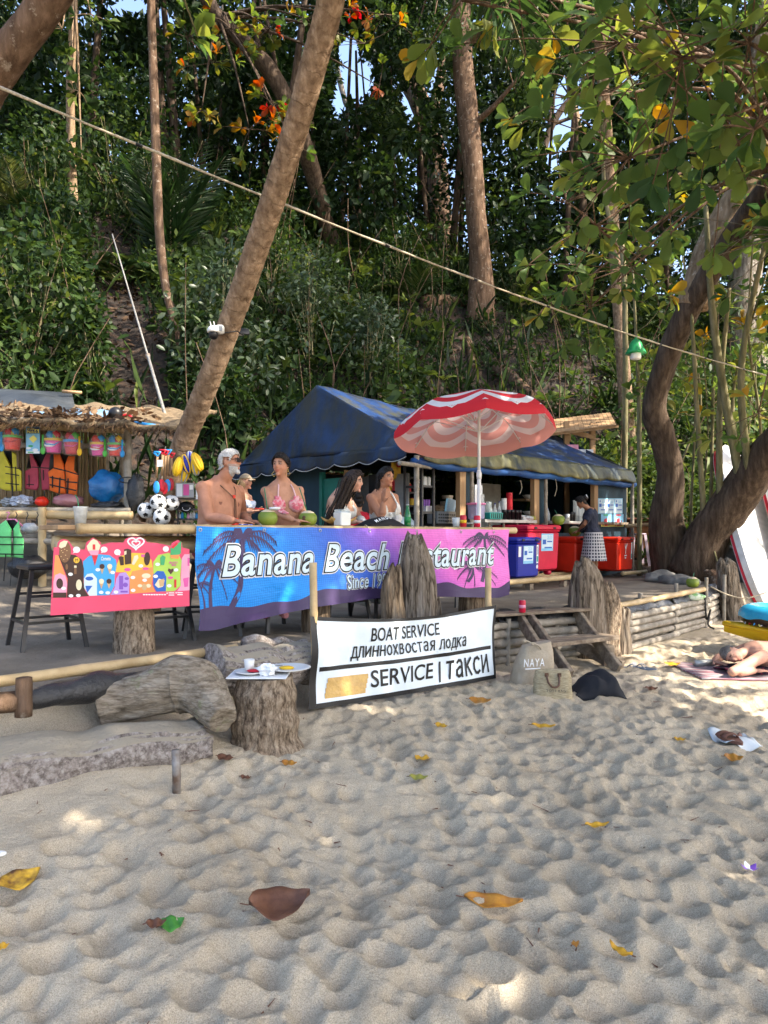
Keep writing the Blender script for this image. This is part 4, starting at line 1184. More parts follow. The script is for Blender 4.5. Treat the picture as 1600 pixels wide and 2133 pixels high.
def bannermat():
 m, t, p = _new('banner print')
 uv = t.nodes.new('ShaderNodeUVMap'); sx = t.nodes.new('ShaderNodeSeparateXYZ')
 lk(t, uv.outputs[0], sx.inputs[0])
 ad = t.nodes.new('ShaderNodeMath'); ad.operation = 'MULTIPLY_ADD'
 lk(t, sx.outputs[1], ad.inputs[0]); ad.inputs[1].default_value = .2; lk(t, sx.outputs[0], ad.inputs[2])
 nz = noise(t, uv.outputs[0], 3, 3); a2 = t.nodes.new('ShaderNodeMath'); a2.operation = 'MULTIPLY_ADD'
 lk(t, nz.outputs[0], a2.inputs[0]); a2.inputs[1].default_value = .16; lk(t, ad.outputs[0], a2.inputs[2])
 r = ramp(t, a2.outputs[0], [(.12, (.008, .19, .55)), (.4, (.012, .24, .7)), (.62, (.06, .12, .55)), (.78, (.3, .1, .5)), (.9, (.6, .12, .47)), (1.0, (.64, .15, .5))])
 vo = t.nodes.new('ShaderNodeTexVoronoi'); vo.inputs['Scale'].default_value = 1; vo.inputs['Randomness'].default_value = 0
 mp = t.nodes.new('ShaderNodeMapping'); mp.inputs['Scale'].default_value = (190, 38, 1); mp.inputs['Rotation'].default_value = (0, 0, .0)
 lk(t, uv.outputs[0], mp.inputs[0]); lk(t, mp.outputs[0], vo.inputs['Vector'])
 r2 = ramp(t, vo.outputs['Distance'], [(.3, (1.25, 1.25, 1.2)), (.45, (.93, .93, .95))])
 mx = t.nodes.new('ShaderNodeMix'); mx.data_type = 'RGBA'; mx.blend_type = 'MULTIPLY'; mx.inputs['Factor'].default_value = .8
 lk(t, r.outputs[0], mx.inputs['A']); lk(t, r2.outputs[0], mx.inputs['B']); lk(t, mx.outputs['Result'], p.inputs['Base Color'])
 p.inputs['Roughness'].default_value = .5; p.inputs['Specular IOR Level'].default_value = .25
 b = t.nodes.new('ShaderNodeBump'); b.inputs['Strength'].default_value = .5; b.inputs['Distance'].default_value = .02
 n2 = noise(t, coords(t, (1, 1, 1.6)), 9, 4, .6)
 lk(t, n2.outputs[0], b.inputs['Height']); lk(t, b.outputs[0], p.inputs['Normal'])
 return m
NU, NV = 90, 14
V_ = [bsurf(i/NU, j/NV) for i in range(NU+1) for j in range(NV+1)]
uv_ = [(i/NU, j/NV) for i in range(NU+1) for j in range(NV+1)]
f_ = [(i*(NV+1)+j, (i+1)*(NV+1)+j, (i+1)*(NV+1)+j+1, i*(NV+1)+j+1) for i in range(NU) for j in range(NV)]
o = npmesh('cloth', np.array([tuple(v) for v in V_]), np.array(f_), bannermat(), ban, True, uv=np.array(uv_))
strip = MB()
for i in range(NU):
 for j in range(2):
  q = []
  for (uu, jj) in ((i, j), (i+1, j), (i+1, j+1), (i, j+1)):
   top = .17+.035*math.sin(uu*.21+1)+.02*math.sin(uu*.5)
   q.append(bsurf(uu/NU, top*jj/2, .002))
  strip.add(q, [(0, 1, 2, 3)])
strip.build('ground_print', INK['plum'], ban, smooth=True)
# printed palms
def print_palm(x0, y0, x1, y1, bend, size, n=8, lean=0.0):
 polys = []
 pts = [(x0+(x1-x0)*t+bend*math.sin(math.pi*t), y0+(y1-y0)*t) for t in [i/8 for i in range(9)]]
 polys.append(stroke(pts, size*.13, size*.07))
 pr = random.Random(int(x0))
 for i in range(n):
  a = math.pi*2*i/n+pr.uniform(-.2, .2)
  L = size*pr.uniform(.75, 1.1)
  fr = []
  for k in range(7):
   t = k/6
   fr.append((x1+math.cos(a)*L*t, y1+math.sin(a)*L*.55*t-size*.12*math.sin(math.pi*t*.6)+L*.55*t*t))
  polys.append(stroke(fr, size*.05, size*.012))
  for k in range(1, 7):
   for q in (.0, .5):
    t = min(1, (k+q)/6.0); i0 = min(int(t*6), 5); fx = t*6-i0
    bx, by = fr[i0][0]+(fr[i0+1][0]-fr[i0][0])*fx, fr[i0][1]+(fr[i0+1][1]-fr[i0][1])*fx
    ln = size*.34*(1-t*.55)
    polys.append([(bx-size*.02, by), (bx+size*.02, by), (bx+math.cos(a)*ln*.45, by+ln)])
    polys.append([(bx-size*.015, by), (bx+size*.015, by), (bx+math.cos(a)*ln*.6+size*.05, by-ln*.18)])
 return polys
def bfn(px, py, lift):
 u, v = bpix(px, py)
 return bsurf(min(max(u, .002), .998), min(max(v, .01), .99), lift)
for a in ((430, 1275, 448, 1180, -6, 62, 9), (462, 1282, 505, 1118, 16, 95, 10), (1000, 1212, 1010, 1120, 8, 55, 9), (972, 1212, 985, 1178, 4, 48, 9), (416, 1290, 412, 1215, 3, 34, 7)):
 decal(print_palm(*a), bfn, INK['plum'], ban, .0022, 'palm_print')
tb = (.052, .478, .945, .808)
def bfl(u, v, lift):
 return bsurf(u, v, lift)
# the letters stand on a level line at z 1.19 to 1.41
def btx(u, z, lift):
 zt = 1.548-.012*u; zb = float(np.interp(min(max(u, 0), 1), *ZB))
 return bsurf(u, (z-zb)/(zt-zb), lift)
box1 = (.055, 1.185, .935, 1.415)
for off, mm, lf in ((.075, 'white', .004), (.05, 'black', .008), (.015, 'pale', .012)):
 lettering('Banana Beach Restaurant', box1, btx, INK[mm], ban, lf, .32, off, .02, 1.06)
box2 = (.385, 1.035, .515, 1.155)
for off, mm, lf in ((.07, 'white', .004), (.045, 'black', .008), (.01, 'pale', .012)):
 lettering('Since 199', box2, btx, INK[mm], ban, lf, .1, off, .02, 1.08)

for u in (.004, .16, .31, .46, .62, .79, .93):      # cord ties holding it to the pole
 c0 = bp(u*.985, 0, 1.527)
 MB().tube([c0+BN*(.041*math.cos(a))+Vector((0, 0, .041*math.sin(a)))+BU*(.006*math.sin(a*2)) for a in [2*math.pi*i/12 for i in range(13)]], .0035, 5).build('tie', ROPE, ban)
 e0 = bsurf(max(u, .008), .965, .003)
 MB().tube([e0+BU*(.011*math.cos(a))+Vector((0, 0, .011*math.sin(a))) for a in [2*math.pi*i/10 for i in range(11)]], .003, 5).build('eyelet', STEEL, ban)
# menu board of ice creams, hung on the left of the bar
MT0, MZ0 = -.268, .99
def mfn(cx, cy, lift):
 px, py = 100+cx/5.333, 1100+cy/5.333
 t = bt(px, -.075); Y = bp(t, -.075).y
 return bp(t, -.075-lift, EYE+(HOR-py)/F*Y)
menu = thing('menu_board', 'pink ice cream menu board with scalloped top left of the banner', 'sign', mfn(800, 950, 0))
outl = [(25, 970), (62, 212), (100, 214), (108, 165), (135, 132), (172, 122), (215, 132), (248, 170), (270, 205), (330, 236), (405, 240), (425, 160), (462, 135), (497, 105), (540, 132), (580, 155), (590, 185), (690, 160), (835, 160), (862, 118), (905, 100), (962, 96), (1030, 100), (1075, 125), (1100, 160),
  (1200, 165), (1290, 182), (1360, 200), (1375, 165), (1440, 130), (1482, 165), (1488, 215), (1568, 235), (1568, 865)]
mb = MB()
vf = [mfn(x, y, .006) for x, y in outl]; vb = [mfn(x, y, 0) for x, y in outl]
n = len(outl)
mb.add(vf+vb, [tuple(range(n)), tuple(range(2*n-1, n-1, -1))]+[(i, n+i, n+(i+1) % n, (i+1) % n) for i in range(n)])
mb.build('board', INK['pink'], menu)
def dm(c, polys, lift, name='print'): decal(polys, lambda x, y, l: mfn(x, y, l+.006), INK[c], menu, lift, name)
arch = lambda x0, x1, yt, yb, sk=0: [(x0+sk, yb)]+[(x0+(x1-x0)*i/10, yt+(.35*(x1-x0))*(1-math.sin(math.pi*(.08+.84*i/10)))) for i in range(11)]+[(x1+sk, yb)]
L1 = .0012
dm('orange', [[(75, 300), (110, 300), (210, 580), (200, 770), (52, 775), (60, 500)]], L1)
dm('choc', [[(110, 300), (200, 285), (300, 300), (370, 350), (395, 450), (390, 600), (405, 690), (450, 755), (205, 772), (215, 560)]], L1*1.5)
dm('rose', [[(55, 600), (75, 520), (130, 500), (190, 530), (208, 620), (200, 715), (55, 720)]], L1*2)
dm('choc', [rect(52, 715, 200, 772), ell(125, 615, 38, 58)], L1*2.5)
dm('cyan', [[(385, 370), (450, 310), (560, 290), (680, 300), (750, 350), (765, 430), (740, 500), (735, 640), (680, 745), (540, 748), (400, 660)]], L1)
dm('pale', [[(395, 560), (430, 510), (490, 500), (540, 560), (540, 748), (455, 752), (395, 660)]], L1*1.5)
dm('blue', [[(410, 640), (490, 640), (430, 720)], ell(455, 560, 45, 22)], L1*2)
dm('yellow', [[(750, 430), (800, 310), (930, 275), (1080, 280), (1150, 360), (1165, 500), (1150, 620), (1190, 710), (905, 728), (900, 560), (840, 490), (750, 490)]], L1)
dm('orange', [[(930, 480), (1165, 430), (1150, 620), (1190, 710), (905, 728), (900, 560)]], L1*1.4)
dm('violet', [[(755, 560), (790, 500), (860, 490), (900, 550), (895, 730), (690, 742), (735, 660)]], L1*1.7)
dm('purple', [rect(785, 530, 830, 680), ell(855, 630, 28, 26), ell(870, 560, 24, 16), rect(800, 695, 880, 715)], L1*2.2)
dm('lime', [[(1165, 380), (1220, 300), (1330, 275), (1450, 300), (1480, 360), (1465, 520), (1470, 640), (1400, 700), (1200, 705), (1165, 480)]], L1)
dm('blue', [[(1160, 520), (1210, 475), (1280, 480), (1310, 540), (1305, 700), (1200, 706), (1165, 640)]], L1*1.5)
dm('rose', [[(1480, 340), (1510, 290), (1568, 290), (1568, 690), (1430, 700), (1470, 640)]], L1)
dm('magenta', [[(1495, 560), (1560, 545), (1548, 650), (1510, 655)], rect(1545, 330, 1566, 420)], L1*1.6)
# ice creams
dm('nut', [ell(185, 265, 66, 118, 20, .05)], L1*3); dm('cream', [[(112, 205), (130, 160), (172, 138), (215, 145), (190, 205), (140, 225)]], L1*3.5)
dm('tan', [ell(160+dx, 270+dy, 7, 5) for dx, dy in ((0, 0), (30, 30), (-20, 45), (45, -20), (10, 80), (50, 70), (-15, -20), (20, -35))], L1*3.5)
dm('cream', [[(425, 200), (470, 140), (500, 118), (540, 140), (578, 195), (560, 250), (440, 255)]], L1*3); dm('rose', [[(440, 250), (562, 245), (550, 300), (470, 300)]], L1*3); dm('red', [[(480, 300), (550, 300), (515, 420)], rect(490, 180, 520, 240)], L1*3.3)
dm('choc', [[(780, 325), (805, 310), (835, 320), (838, 410), (800, 415)], [(840, 235), (880, 228), (918, 240), (922, 395), (850, 405)], ell(1095, 340, 34, 75, 16, .05), ell(258, 640, 28, 65)], L1*3)
dm('cream', [[(840, 260), (866, 250), (866, 290), (842, 300)], [(950, 310), (990, 298), (1000, 330), (950, 410), (925, 400)], ell(338, 630, 32, 60), rect(285, 415, 312, 440)], L1*3.2)
dm('nut', [rect(285, 440, 312, 510), ell(203, 430, 14, 32)], L1*3)
dm('green', [[(1355, 225), (1475, 145), (1470, 280), (1440, 300), (1355, 300)], [(1240, 330), (1265, 300), (1300, 320), (1285, 410), (1245, 410)]], L1*3); dm('red', [[(1365, 215), (1420, 160), (1440, 175), (1380, 230)], rect(1395, 570, 1420, 660)], L1*3.3); dm('orange', [[(1350, 300), (1455, 295), (1445, 340), (1360, 335)]], L1*3.3)
dm('cream', [[(1180, 630), (1225, 560), (1290, 580), (1270, 650), (1220, 665)], ell(1085, 530, 50, 28), ell(1015, 640, 26, 18), ell(1110, 640, 26, 22)], L1*3); dm('tan', [[(1225, 580), (1285, 560), (1280, 640), (1235, 650)], ell(1065, 655, 28, 36)], L1*3.2)
dm('brown', [[(1357, 515), (1325, 470), (1332, 447), (1352, 452), (1360, 462), (1370, 448), (1390, 452), (1390, 475)]], L1*3)
for cx_, cy_ in ((595, 425), (680, 425), (588, 590), (672, 590)):
 dm('tan', [[(cx_-22, cy_+20), (cx_+22, cy_+20), (cx_, cy_+85)]], L1*3); dm('choc' if cx_ in (595, 672) else 'cream', [ell(cx_, cy_, 28, 28)], L1*3.3)
dm('white', [ell(312, 240, 40, 35), ell(618, 238, 38, 33), ell(765, 268, 36, 33), ell(1303, 232, 34, 32), [(285, 262), (268, 282), (305, 268)], [(592, 262), (582, 280), (610, 268)], [(790, 288), (802, 305), (772, 298)]]
 +[ell(*q, 26, 18) for q in ((245, 512), (250, 752), (332, 748), (548, 462), (712, 492), (585, 713), (658, 718), (750, 710), (940, 690), (1025, 420), (1068, 578), (937, 548), (1212, 402), (1415, 465), (1190, 535), (1340, 640), (168, 668))], L1*3)
dm('yellow', [ell(312, 355, 34, 34)], L1*3)
lettering('M', (297, 372, 327, 338), lambda x, y, l: mfn(x, y, l), INK['black'], menu, .0115)
lettering('Cornetto', (585, 358, 690, 318), lambda x, y, l: mfn(x, y, l), INK['white'], menu, .011, .2, .02, .0)
lettering('FRUITTY', (1340, 398, 1435, 374), lambda x, y, l: mfn(x, y, l), INK['magenta'], menu, .011, 0, .03, .0)
lettering('MAX', (1368, 420, 1420, 400), lambda x, y, l: mfn(x, y, l), INK['magenta'], menu, .011, 0, .03, .0)
dm('magenta', [ell(878, 460, 38, 18), ell(1080, 450, 36, 16), rect(1030, 292, 1072, 322), ell(1355, 550, 30, 16)], L1*3)
dm('white', [rect(1050+i*29, 732, 1050+i*29+24, 745) for i in range(9)]+[rect(1335, 714, 1398, 724), rect(1335, 738, 1398, 748), rect(1433, 712, 1492, 722), rect(1433, 734, 1492, 744), rect(1312, 715, 1326, 730), rect(1412, 710, 1426, 724)], L1)
def heart_line(cx, cy, s, wd, fn=None):
 pts = []
 for i in range(33):
  a = 2*math.pi*i/32
  x = 16*math.sin(a)**3; y = 13*math.cos(a)-5*math.cos(2*a)-2*math.cos(3*a)-math.cos(4*a)
  pts.append((cx+x*s, cy-y*s*.8))
 return [stroke(pts, wd)]
def heart_logo(cx, cy, s): return heart_line(cx, cy, s, s*3.2)+heart_line(cx, cy+1.0*s, s*.5, s*2.6)
dm('white', heart_logo(972, 165, 5.6), L1*2, 'heart_logo')

# bar stools
def stool(p, rz, label):
 t = thing('bar_stool', label, 'stool', p, 'black metal bar stools along the bar', rz)
 P = Vector(p)
 Rz = Matrix.Rotation(rz, 4, 'Z')
 X = Matrix.Translation(P) @ Rz
 def mk(): return MB(Matrix.Translation(P))
 mk().box((0, 0, .575), (.33, .33, .035), None, .01).build('seat', BLACKM, t)
 for sx in (-1, 1):
  for sy in (-1, 1):
   mk().beam((sx*.13, sy*.13, .56), (sx*.21, sy*.21, 0), .026).build('leg', BLACKM, t)
 for z_, e in ((.2, .183), (.38, .157)):
  for a, b in (((-1, -1), (1, -1)), ((-1, 1), (1, 1))) if z_ > .3 else (((-1, -1), (1, -1)), ((-1, 1), (1, 1)), ((-1, -1), (-1, 1)), ((1, -1), (1, 1))):
   mk().beam((a[0]*e, a[1]*e, z_), (b[0]*e, b[1]*e, z_), .018).build('stretcher', BLACKM, t)
 return t
for px, Y, rz, lab in ((98, 5.05, .7, 'black metal bar stool standing free at the left end of the bar'), (330, 5.35, .6, 'black metal bar stool behind the right half of the menu board'), (440, 5.62, .3, 'black metal bar stool under the shirtless man'), (575, 5.95, .7, 'black metal bar stool under the woman in the pink bikini'),
      (708, 6.5, .5, 'black metal bar stool under the long haired woman'), (792, 6.85, .65, 'black metal bar stool under the woman in the white halter'), (955, 7.9, .6, 'black metal bar stool near the umbrella pole')):
 p = at(px, 1200, Y); p.z = gz(p.x, p.y)-.01
 stool(p, rz, lab)

# ------------------------------------------------------------------ boat service sign on two bamboo poles
BL_, TL_, BR_, TR_ = at(648, 1474, 4.66), at(652, 1286, 4.74), at(1031, 1410, 5.93), at(1028, 1262, 6.0)
def ssurf(u, v, lift=0.0):
 p = (BL_.lerp(BR_, u)).lerp(TL_.lerp(TR_, u), v)
 nrm = (BR_-BL_).cross(TL_-BL_).normalized()
 sag = -.055*math.sin(math.pi*u)*v**2-.008*math.sin(math.pi*u)*(1-v)
 rip = .010*math.sin(u*17+v*3)*(.3+v)+.007*math.sin(u*9-v*8)+.004*math.sin(u*40+v*12)
 return p+Vector((0, 0, sag))+nrm*(rip+lift)
sgn = thing('boat_service_sign', 'white BOAT SERVICE vinyl sign with black border between two bamboo poles', 'sign', (BL_+BR_)/2)
MB().grid(lambda u, v: ssurf(u, v), 48, 16).build('vinyl', mat('sign vinyl', (.70, .78, .83), .35, (.64, .72, .78), 4, bump=.25, bscale=14, spec=.45), sgn, smooth=True)
for (u0, u1, v0, v1) in ((-.01, .02, -.02, 1.01), (.99, 1.004, -.02, 1.01), (.02, .99, -.02, .035), (.02, .99, .965, 1.01)):
 MB().grid(lambda a, b: ssurf(u0+(u1-u0)*a, v0+(v1-v0)*b, .002), 40 if u1-u0 > .5 else 2, 3 if u1-u0 > .5 else 16).build('border', BLACK, sgn, smooth=True)
MB().grid(lambda a, b: ssurf(.03+.95*a, .385+.012*a+.05*b, .002), 40, 1).build('dividing_line', BLACK, sgn, smooth=True)
lettering('BOAT SERVICE', (.268, .70, .645, .885), ssurf, BLACK, sgn, .004, .0, .012, .012, 1.0, slant=.012)
strokes_text('длиннохвостая лодка', (.18, .51, .815, .64), ssurf, BLACK, sgn, .17, slant=-.005)
lettering('SERVICE |', (.272, .06, .655, .335), ssurf, BLACK, sgn, .004, .0, .012, .012, 1.0)
strokes_text('такси', (.69, .09, .965, .315), ssurf, BLACK, sgn, .17, slant=.012)
TAPE = mat('brown tape', (.62, .38, .1), .3, (.5, .3, .08), 20, bump=.6, bscale=16, spec=.5)
for k in range(4):
 MB().grid(lambda a, b: ssurf(.058+.19*a+.004*k, .075+.056*k+.06*b, .003+.0007*k), 6, 1).build('tape_strip', TAPE, sgn, smooth=True)
for (px, py0, py1, Y) in ((652, 1172, 1500, 4.78), (1017, 1183, 1418, 6.04)):
 b_ = at(px+(6 if px < 700 else 0), py1, Y); b_.z = min(b_.z, sz(b_.x, b_.y)-.05)
 bam('bamboo_pole', b_, at(px, py0, Y), .027 if px < 700 else .029, sgn, node=.28, n=12)

# ------------------------------------------------------------------ terrace edge: driftwood, bamboo wall, steps, logs
def slab(label, base, top_z, w0, w1, thick, lean=(0, 0), m=None, seed=1, peak=.62, name='driftwood_post'):
 """an upright worn slab of driftwood"""
 b = Vector(base)
 P, rs = [], []
 H = top_z-b.z
 for i in range(30):
  t = i/29
  P.append(b+Vector((lean[0]*t+.012*math.sin(t*9+seed), lean[1]*t, H*t)))
  w_ = (w0+(w1-w0)*t)*(1-max(0, (t-peak)/(1-peak))**2.2*.55)
  rs.append(max(.02, w_/2))
 return one(name, MB().rough(P, rs, 56, .16, 7, 1.6, (1, thick), .5, seed, .07, .85, .12), m or WOODG, label, 'driftwood', smooth=True)
def g_(px, Y, dz=-.08):
 x = (px-800)/F*Y
 return (x, Y, gz(x, Y)+dz)
slab('tall grey driftwood slab standing in front of the banner', g_(873, 6.05), 1.545, .33, .27, .6, (-.03, 0), WOODG, 3)
slab('shorter brown driftwood slab leaning on the tall one before the banner', g_(812, 5.95), 1.27, .2, .15, .6, (.04, 0), WOODB, 5)
slab('small driftwood stub at the right foot of the tall slab', g_(912, 6.1), .98, .12, .08, .7, (-.02, 0), WOODG, 6)
slab('broad grey driftwood slab standing beside the wooden steps', (2.16, 7.4, .15), 1.3, .42, .33, .5, (-.1, 0), WOODG, 8)
slab('rough narrow driftwood post behind the broad slab by the steps', (2.42, 7.55, .15), 1.02, .2, .19, .8, (-.03, 0), STUMP, 9, .8)
slab('short square driftwood post right of the steps', (2.55, 7.62, .15), .74, .16, .15, .9, (0, 0), WOODG, 12, .9)
slab('weathered hollow stump post near the paddle boards', g_(1532, 10.3), 1.18, .3, .24, .85, (-.12, .1), WOODG, 14, .9, 'stump_post')

wall = thing('bamboo_wall', 'low retaining wall of stacked grey bamboo poles holding up the terrace', 'wall', (2.6, 7.8, .2))
WP = [Vector((.55, 6.38, 0)), Vector((1.1, 6.97, 0)), Vector((2.1, 7.46, 0)), Vector((2.62, 7.8, 0)), Vector((3.55, 8.8, 0)), Vector((4.35, 9.68, 0)), Vector((4.85, 10.45, 0)), Vector((5.3, 10.95, 0))]
for i in range(len(WP)-1):
 d = (WP[i+1]-WP[i]).normalized(); nrm = Vector((d.y, -d.x, 0))
 for k in range(6):
  z_ = .17+k*.083+rnd.uniform(-.006, .006)
  o_ = nrm*(.05+rnd.uniform(-.012, .012))
  bam('bamboo_pole', WP[i]-d*.06+o_+Vector((0, 0, z_)), WP[i+1]+d*.06+o_+Vector((0, 0, z_+rnd.uniform(-.012, .012))), rnd.uniform(.037, .043), wall, BAMG, .35, 9)
 a, b = WP[i]+nrm*.06, WP[i+1]+nrm*.06
 def net(u, v):
  p = a.lerp(b, u)
  return Vector((p.x, p.y, .61+.12*v+.02*math.sin(u*17+v*5+i)))+nrm*(.025*math.sin(u*23+v*3)-.1*v)
 MB().grid(net, 14, 3).build('net_strip', BLACKT, wall, smooth=True, solid=.006)
for (px, Y, z1) in ((1057, 6.95, .66), (1158, 7.28, .64), (1332, 8.25, .8), (1407, 9.0, .86), (1470, 9.55, .9), (1508, 10.2, .9)):
 x = (px-800)/F*Y
 bam('stake', (x, Y, gz(x, Y-.25)-.15 if False else .12), (x+.01, Y, z1), .026, wall, BAMG, .25, 9)
one('bamboo_rail', bamboo(MB(), at(1288, 1262, 7.78), at(1470, 1227, 9.6), .036, .4), BAM, 'pale bamboo rail lying along the top of the retaining wall', 'rail', smooth=True)
# wooden steps up to the terrace
st = thing('wooden_steps', 'rough wooden steps leading from the sand to the terrace', 'steps', (1.8, 6.8, .2))
for a, b in (((1.34, 7.02, .66), (1.53, 6.3, .22)), ((1.44, 7.02, .66), (1.66, 6.33, .22)), ((1.98, 7.33, .68), (2.22, 6.72, .2)), ((2.0, 7.3, .35), (2.3, 6.85, .2))):
 MB().beam(a, b, .045, .13, bev=.006).build('stringer', PLANK, st)
MB().beam((.95, 6.86, .705), (2.1, 7.36, .715), .2, .028, bev=.004).build('landing_plank', PLANK, st)
for k in range(2):
 o_ = Vector((-.07, .115, 0))*k
 MB().beam(Vector((1.5, 6.52, .475))+o_, Vector((2.27, 7.0, .475))+o_, .12, .04, bev=.004).build('tread', PLANK, st)
MB().beam((1.5, 6.56, .4), (1.5, 6.56, .22), .1).build('tread_support', PLANK, st)
MB().beam((2.2, 6.98, .4), (2.2, 6.98, .2), .1).build('tread_support', PLANK, st)
# left edge: bamboo pole, black sheeting roll, logs
EU = Vector((.676, .737, 0)); EN = Vector((-.737, .676, 0))
one('bamboo_rail', bamboo(MB(), at(-60, 1428, 3.5), at(492, 1350, 4.72), .031, .42), BAM, 'long pale bamboo pole lying along the left terrace edge', 'rail', smooth=True)
def roll(u, a_):
 p = at(40, 1462, 3.55).lerp(at(470, 1372, 4.6), u)
 r_ = .035+.05*math.exp(-((u-.28)/.2)**2)+.006*math.sin(u*22)
 z_ = p.z-.02*u
 ang = 2*math.pi*a_
 return Vector((p.x, p.y, z_))+EN*(math.cos(ang)*r_*1.0)+Vector((0, 0, math.sin(ang)*r_*(.9+.1*math.sin(u*30+ang*3))))
one('black_sheeting_roll', MB().grid(roll, 40, 16), BLACKT, 'sagging roll of black plastic sheeting under the bamboo pole', 'sheeting', smooth=True)
one('short_post', MB().tube([at(50, 1492, 3.5)+Vector((0, 0, .19*i/4)) for i in range(5)], [.04, .042, .04, .041, .038], 12, True, .1), BARK_RED, 'short brown post bound with wire at the left terrace edge', 'post', smooth=True)
one('edge_log', MB().tube(spline([at(-70, 1470, 3.4), at(35, 1462, 3.5)], 4), [.05, .05], 10, True, .1), BARK_RED, 'short dark log end beside the wire bound post', 'log', smooth=True)
def bigroot():
 # twisted root lump: a low arm rising to a hump and ending in a knotted end
 P = [at(208, 1470, 3.92), at(260, 1458, 3.95), at(320, 1442, 3.95), at(372, 1425, 3.98), at(412, 1432, 3.95), at(442, 1466, 3.85), at(466, 1500, 3.75)]
 return MB().rough(spline(P, 9), rspline([.12, .12, .13, .165, .15, .105, .075], 9), 56, .1, 5, 1.2, (1, 1), .45, 4, 0, 1, .14)
one('driftwood_root', bigroot(), barkmat('root wood', (.12, .094, .066), (.29, .24, .18), (.42, .365, .29), (.3, .5, 1.3), 30, .8, blotch=(.27, .26, .16), cracks=.4), 'twisted grey driftwood root lying on the sand behind the long log', 'driftwood', smooth=True)
def dusted(m, c=(.42, .365, .28), lo=.55, hi=.85):
 """a copy of a bark with sand lying on what faces up"""
 m2 = m.copy(); t = m2.node_tree; p = t.nodes['Principled BSDF']
 src = p.inputs['Base Color'].links[0].from_socket
 gm = t.nodes.new('ShaderNodeNewGeometry'); sx = t.nodes.new('ShaderNodeSeparateXYZ'); lk(t, gm.outputs['True Normal'], sx.inputs[0])
 nz = noise(t, coords(t), 16, 5, .7); ad = t.nodes.new('ShaderNodeMath'); ad.operation = 'MULTIPLY_ADD'; lk(t, nz.outputs[0], ad.inputs[0]); ad.inputs[1].default_value = .5; lk(t, sx.outputs[2], ad.inputs[2])
 r = ramp(t, ad.outputs[0], [(lo+.2, (0, 0, 0)), (min(1, hi+.15), (1, 1, 1))])
 mx = t.nodes.new('ShaderNodeMix'); mx.data_type = 'RGBA'; lk(t, r.outputs[0], mx.inputs['Factor']); lk(t, src, mx.inputs['A']); mx.inputs['B'].default_value = (*c, 1)
 lk(t, mx.outputs['Result'], p.inputs['Base Color'])
 return m2
def log(label, a, b, r_, m, seed, sq=(1, 1), name='log', n=56, taper=.9, wob=.1, power=1.0):
 a, b = Vector(a), Vector(b)
 P = [a.lerp(b, i/40)+Vector((0, 0, .012*math.sin(i*.4+seed))) for i in range(41)]
 return one(name, MB().rough(P, [r_*(1+(taper-1)*i/40)*(1+.04*math.sin(i*.7+seed)) for i in range(41)], n, wob, 6, 5, sq, .6, seed, .03, power, .1), m, label, 'log', smooth=True)
log('long sand dusted log lying across the lower left of the beach', at(-150, 1632, 3.17), at(430, 1540, 3.9), .135, dusted(LOGP), 3, (1.4, 1.05), 'beach_log', wob=.08, power=.78)
log('rough pinkish log lying behind the stump table', at(440, 1400, 4.42), at(668, 1380, 4.98), .165, dusted(LOGP, lo=.75), 8, (1.1, .9), 'terrace_log')
log('thin broken log on top of the rough pinkish log', at(508, 1335, 4.75), at(640, 1345, 5.1), .04, LOGP, 11, (1, 1), 'terrace_log')
one('steel_pipe', MB().tube([at(368, 1672, 3.42), at(368, 1620, 3.42), at(366, 1562, 3.42)], [.021, .0205, .02], 14, True), RUST, 'rusty steel pipe driven into the sand in front of the long log', 'pipe', smooth=True)
sp_ = at(553, 1552, 4.12)
P = [Vector((sp_.x, sp_.y, sp_.z-.06+.465*i/36)) for i in range(37)]
one('stump_table', MB().rough(P, [.205-.04*i/36+.02*max(0, 1-i/8)+.008*math.sin(i*.5) for i in range(37)], 96, .036, 22, 12, (1, 1), .9, 21, 0, 1, .03), STUMP, 'bark covered stump used as a small table with plates on it', 'stump', smooth=True)


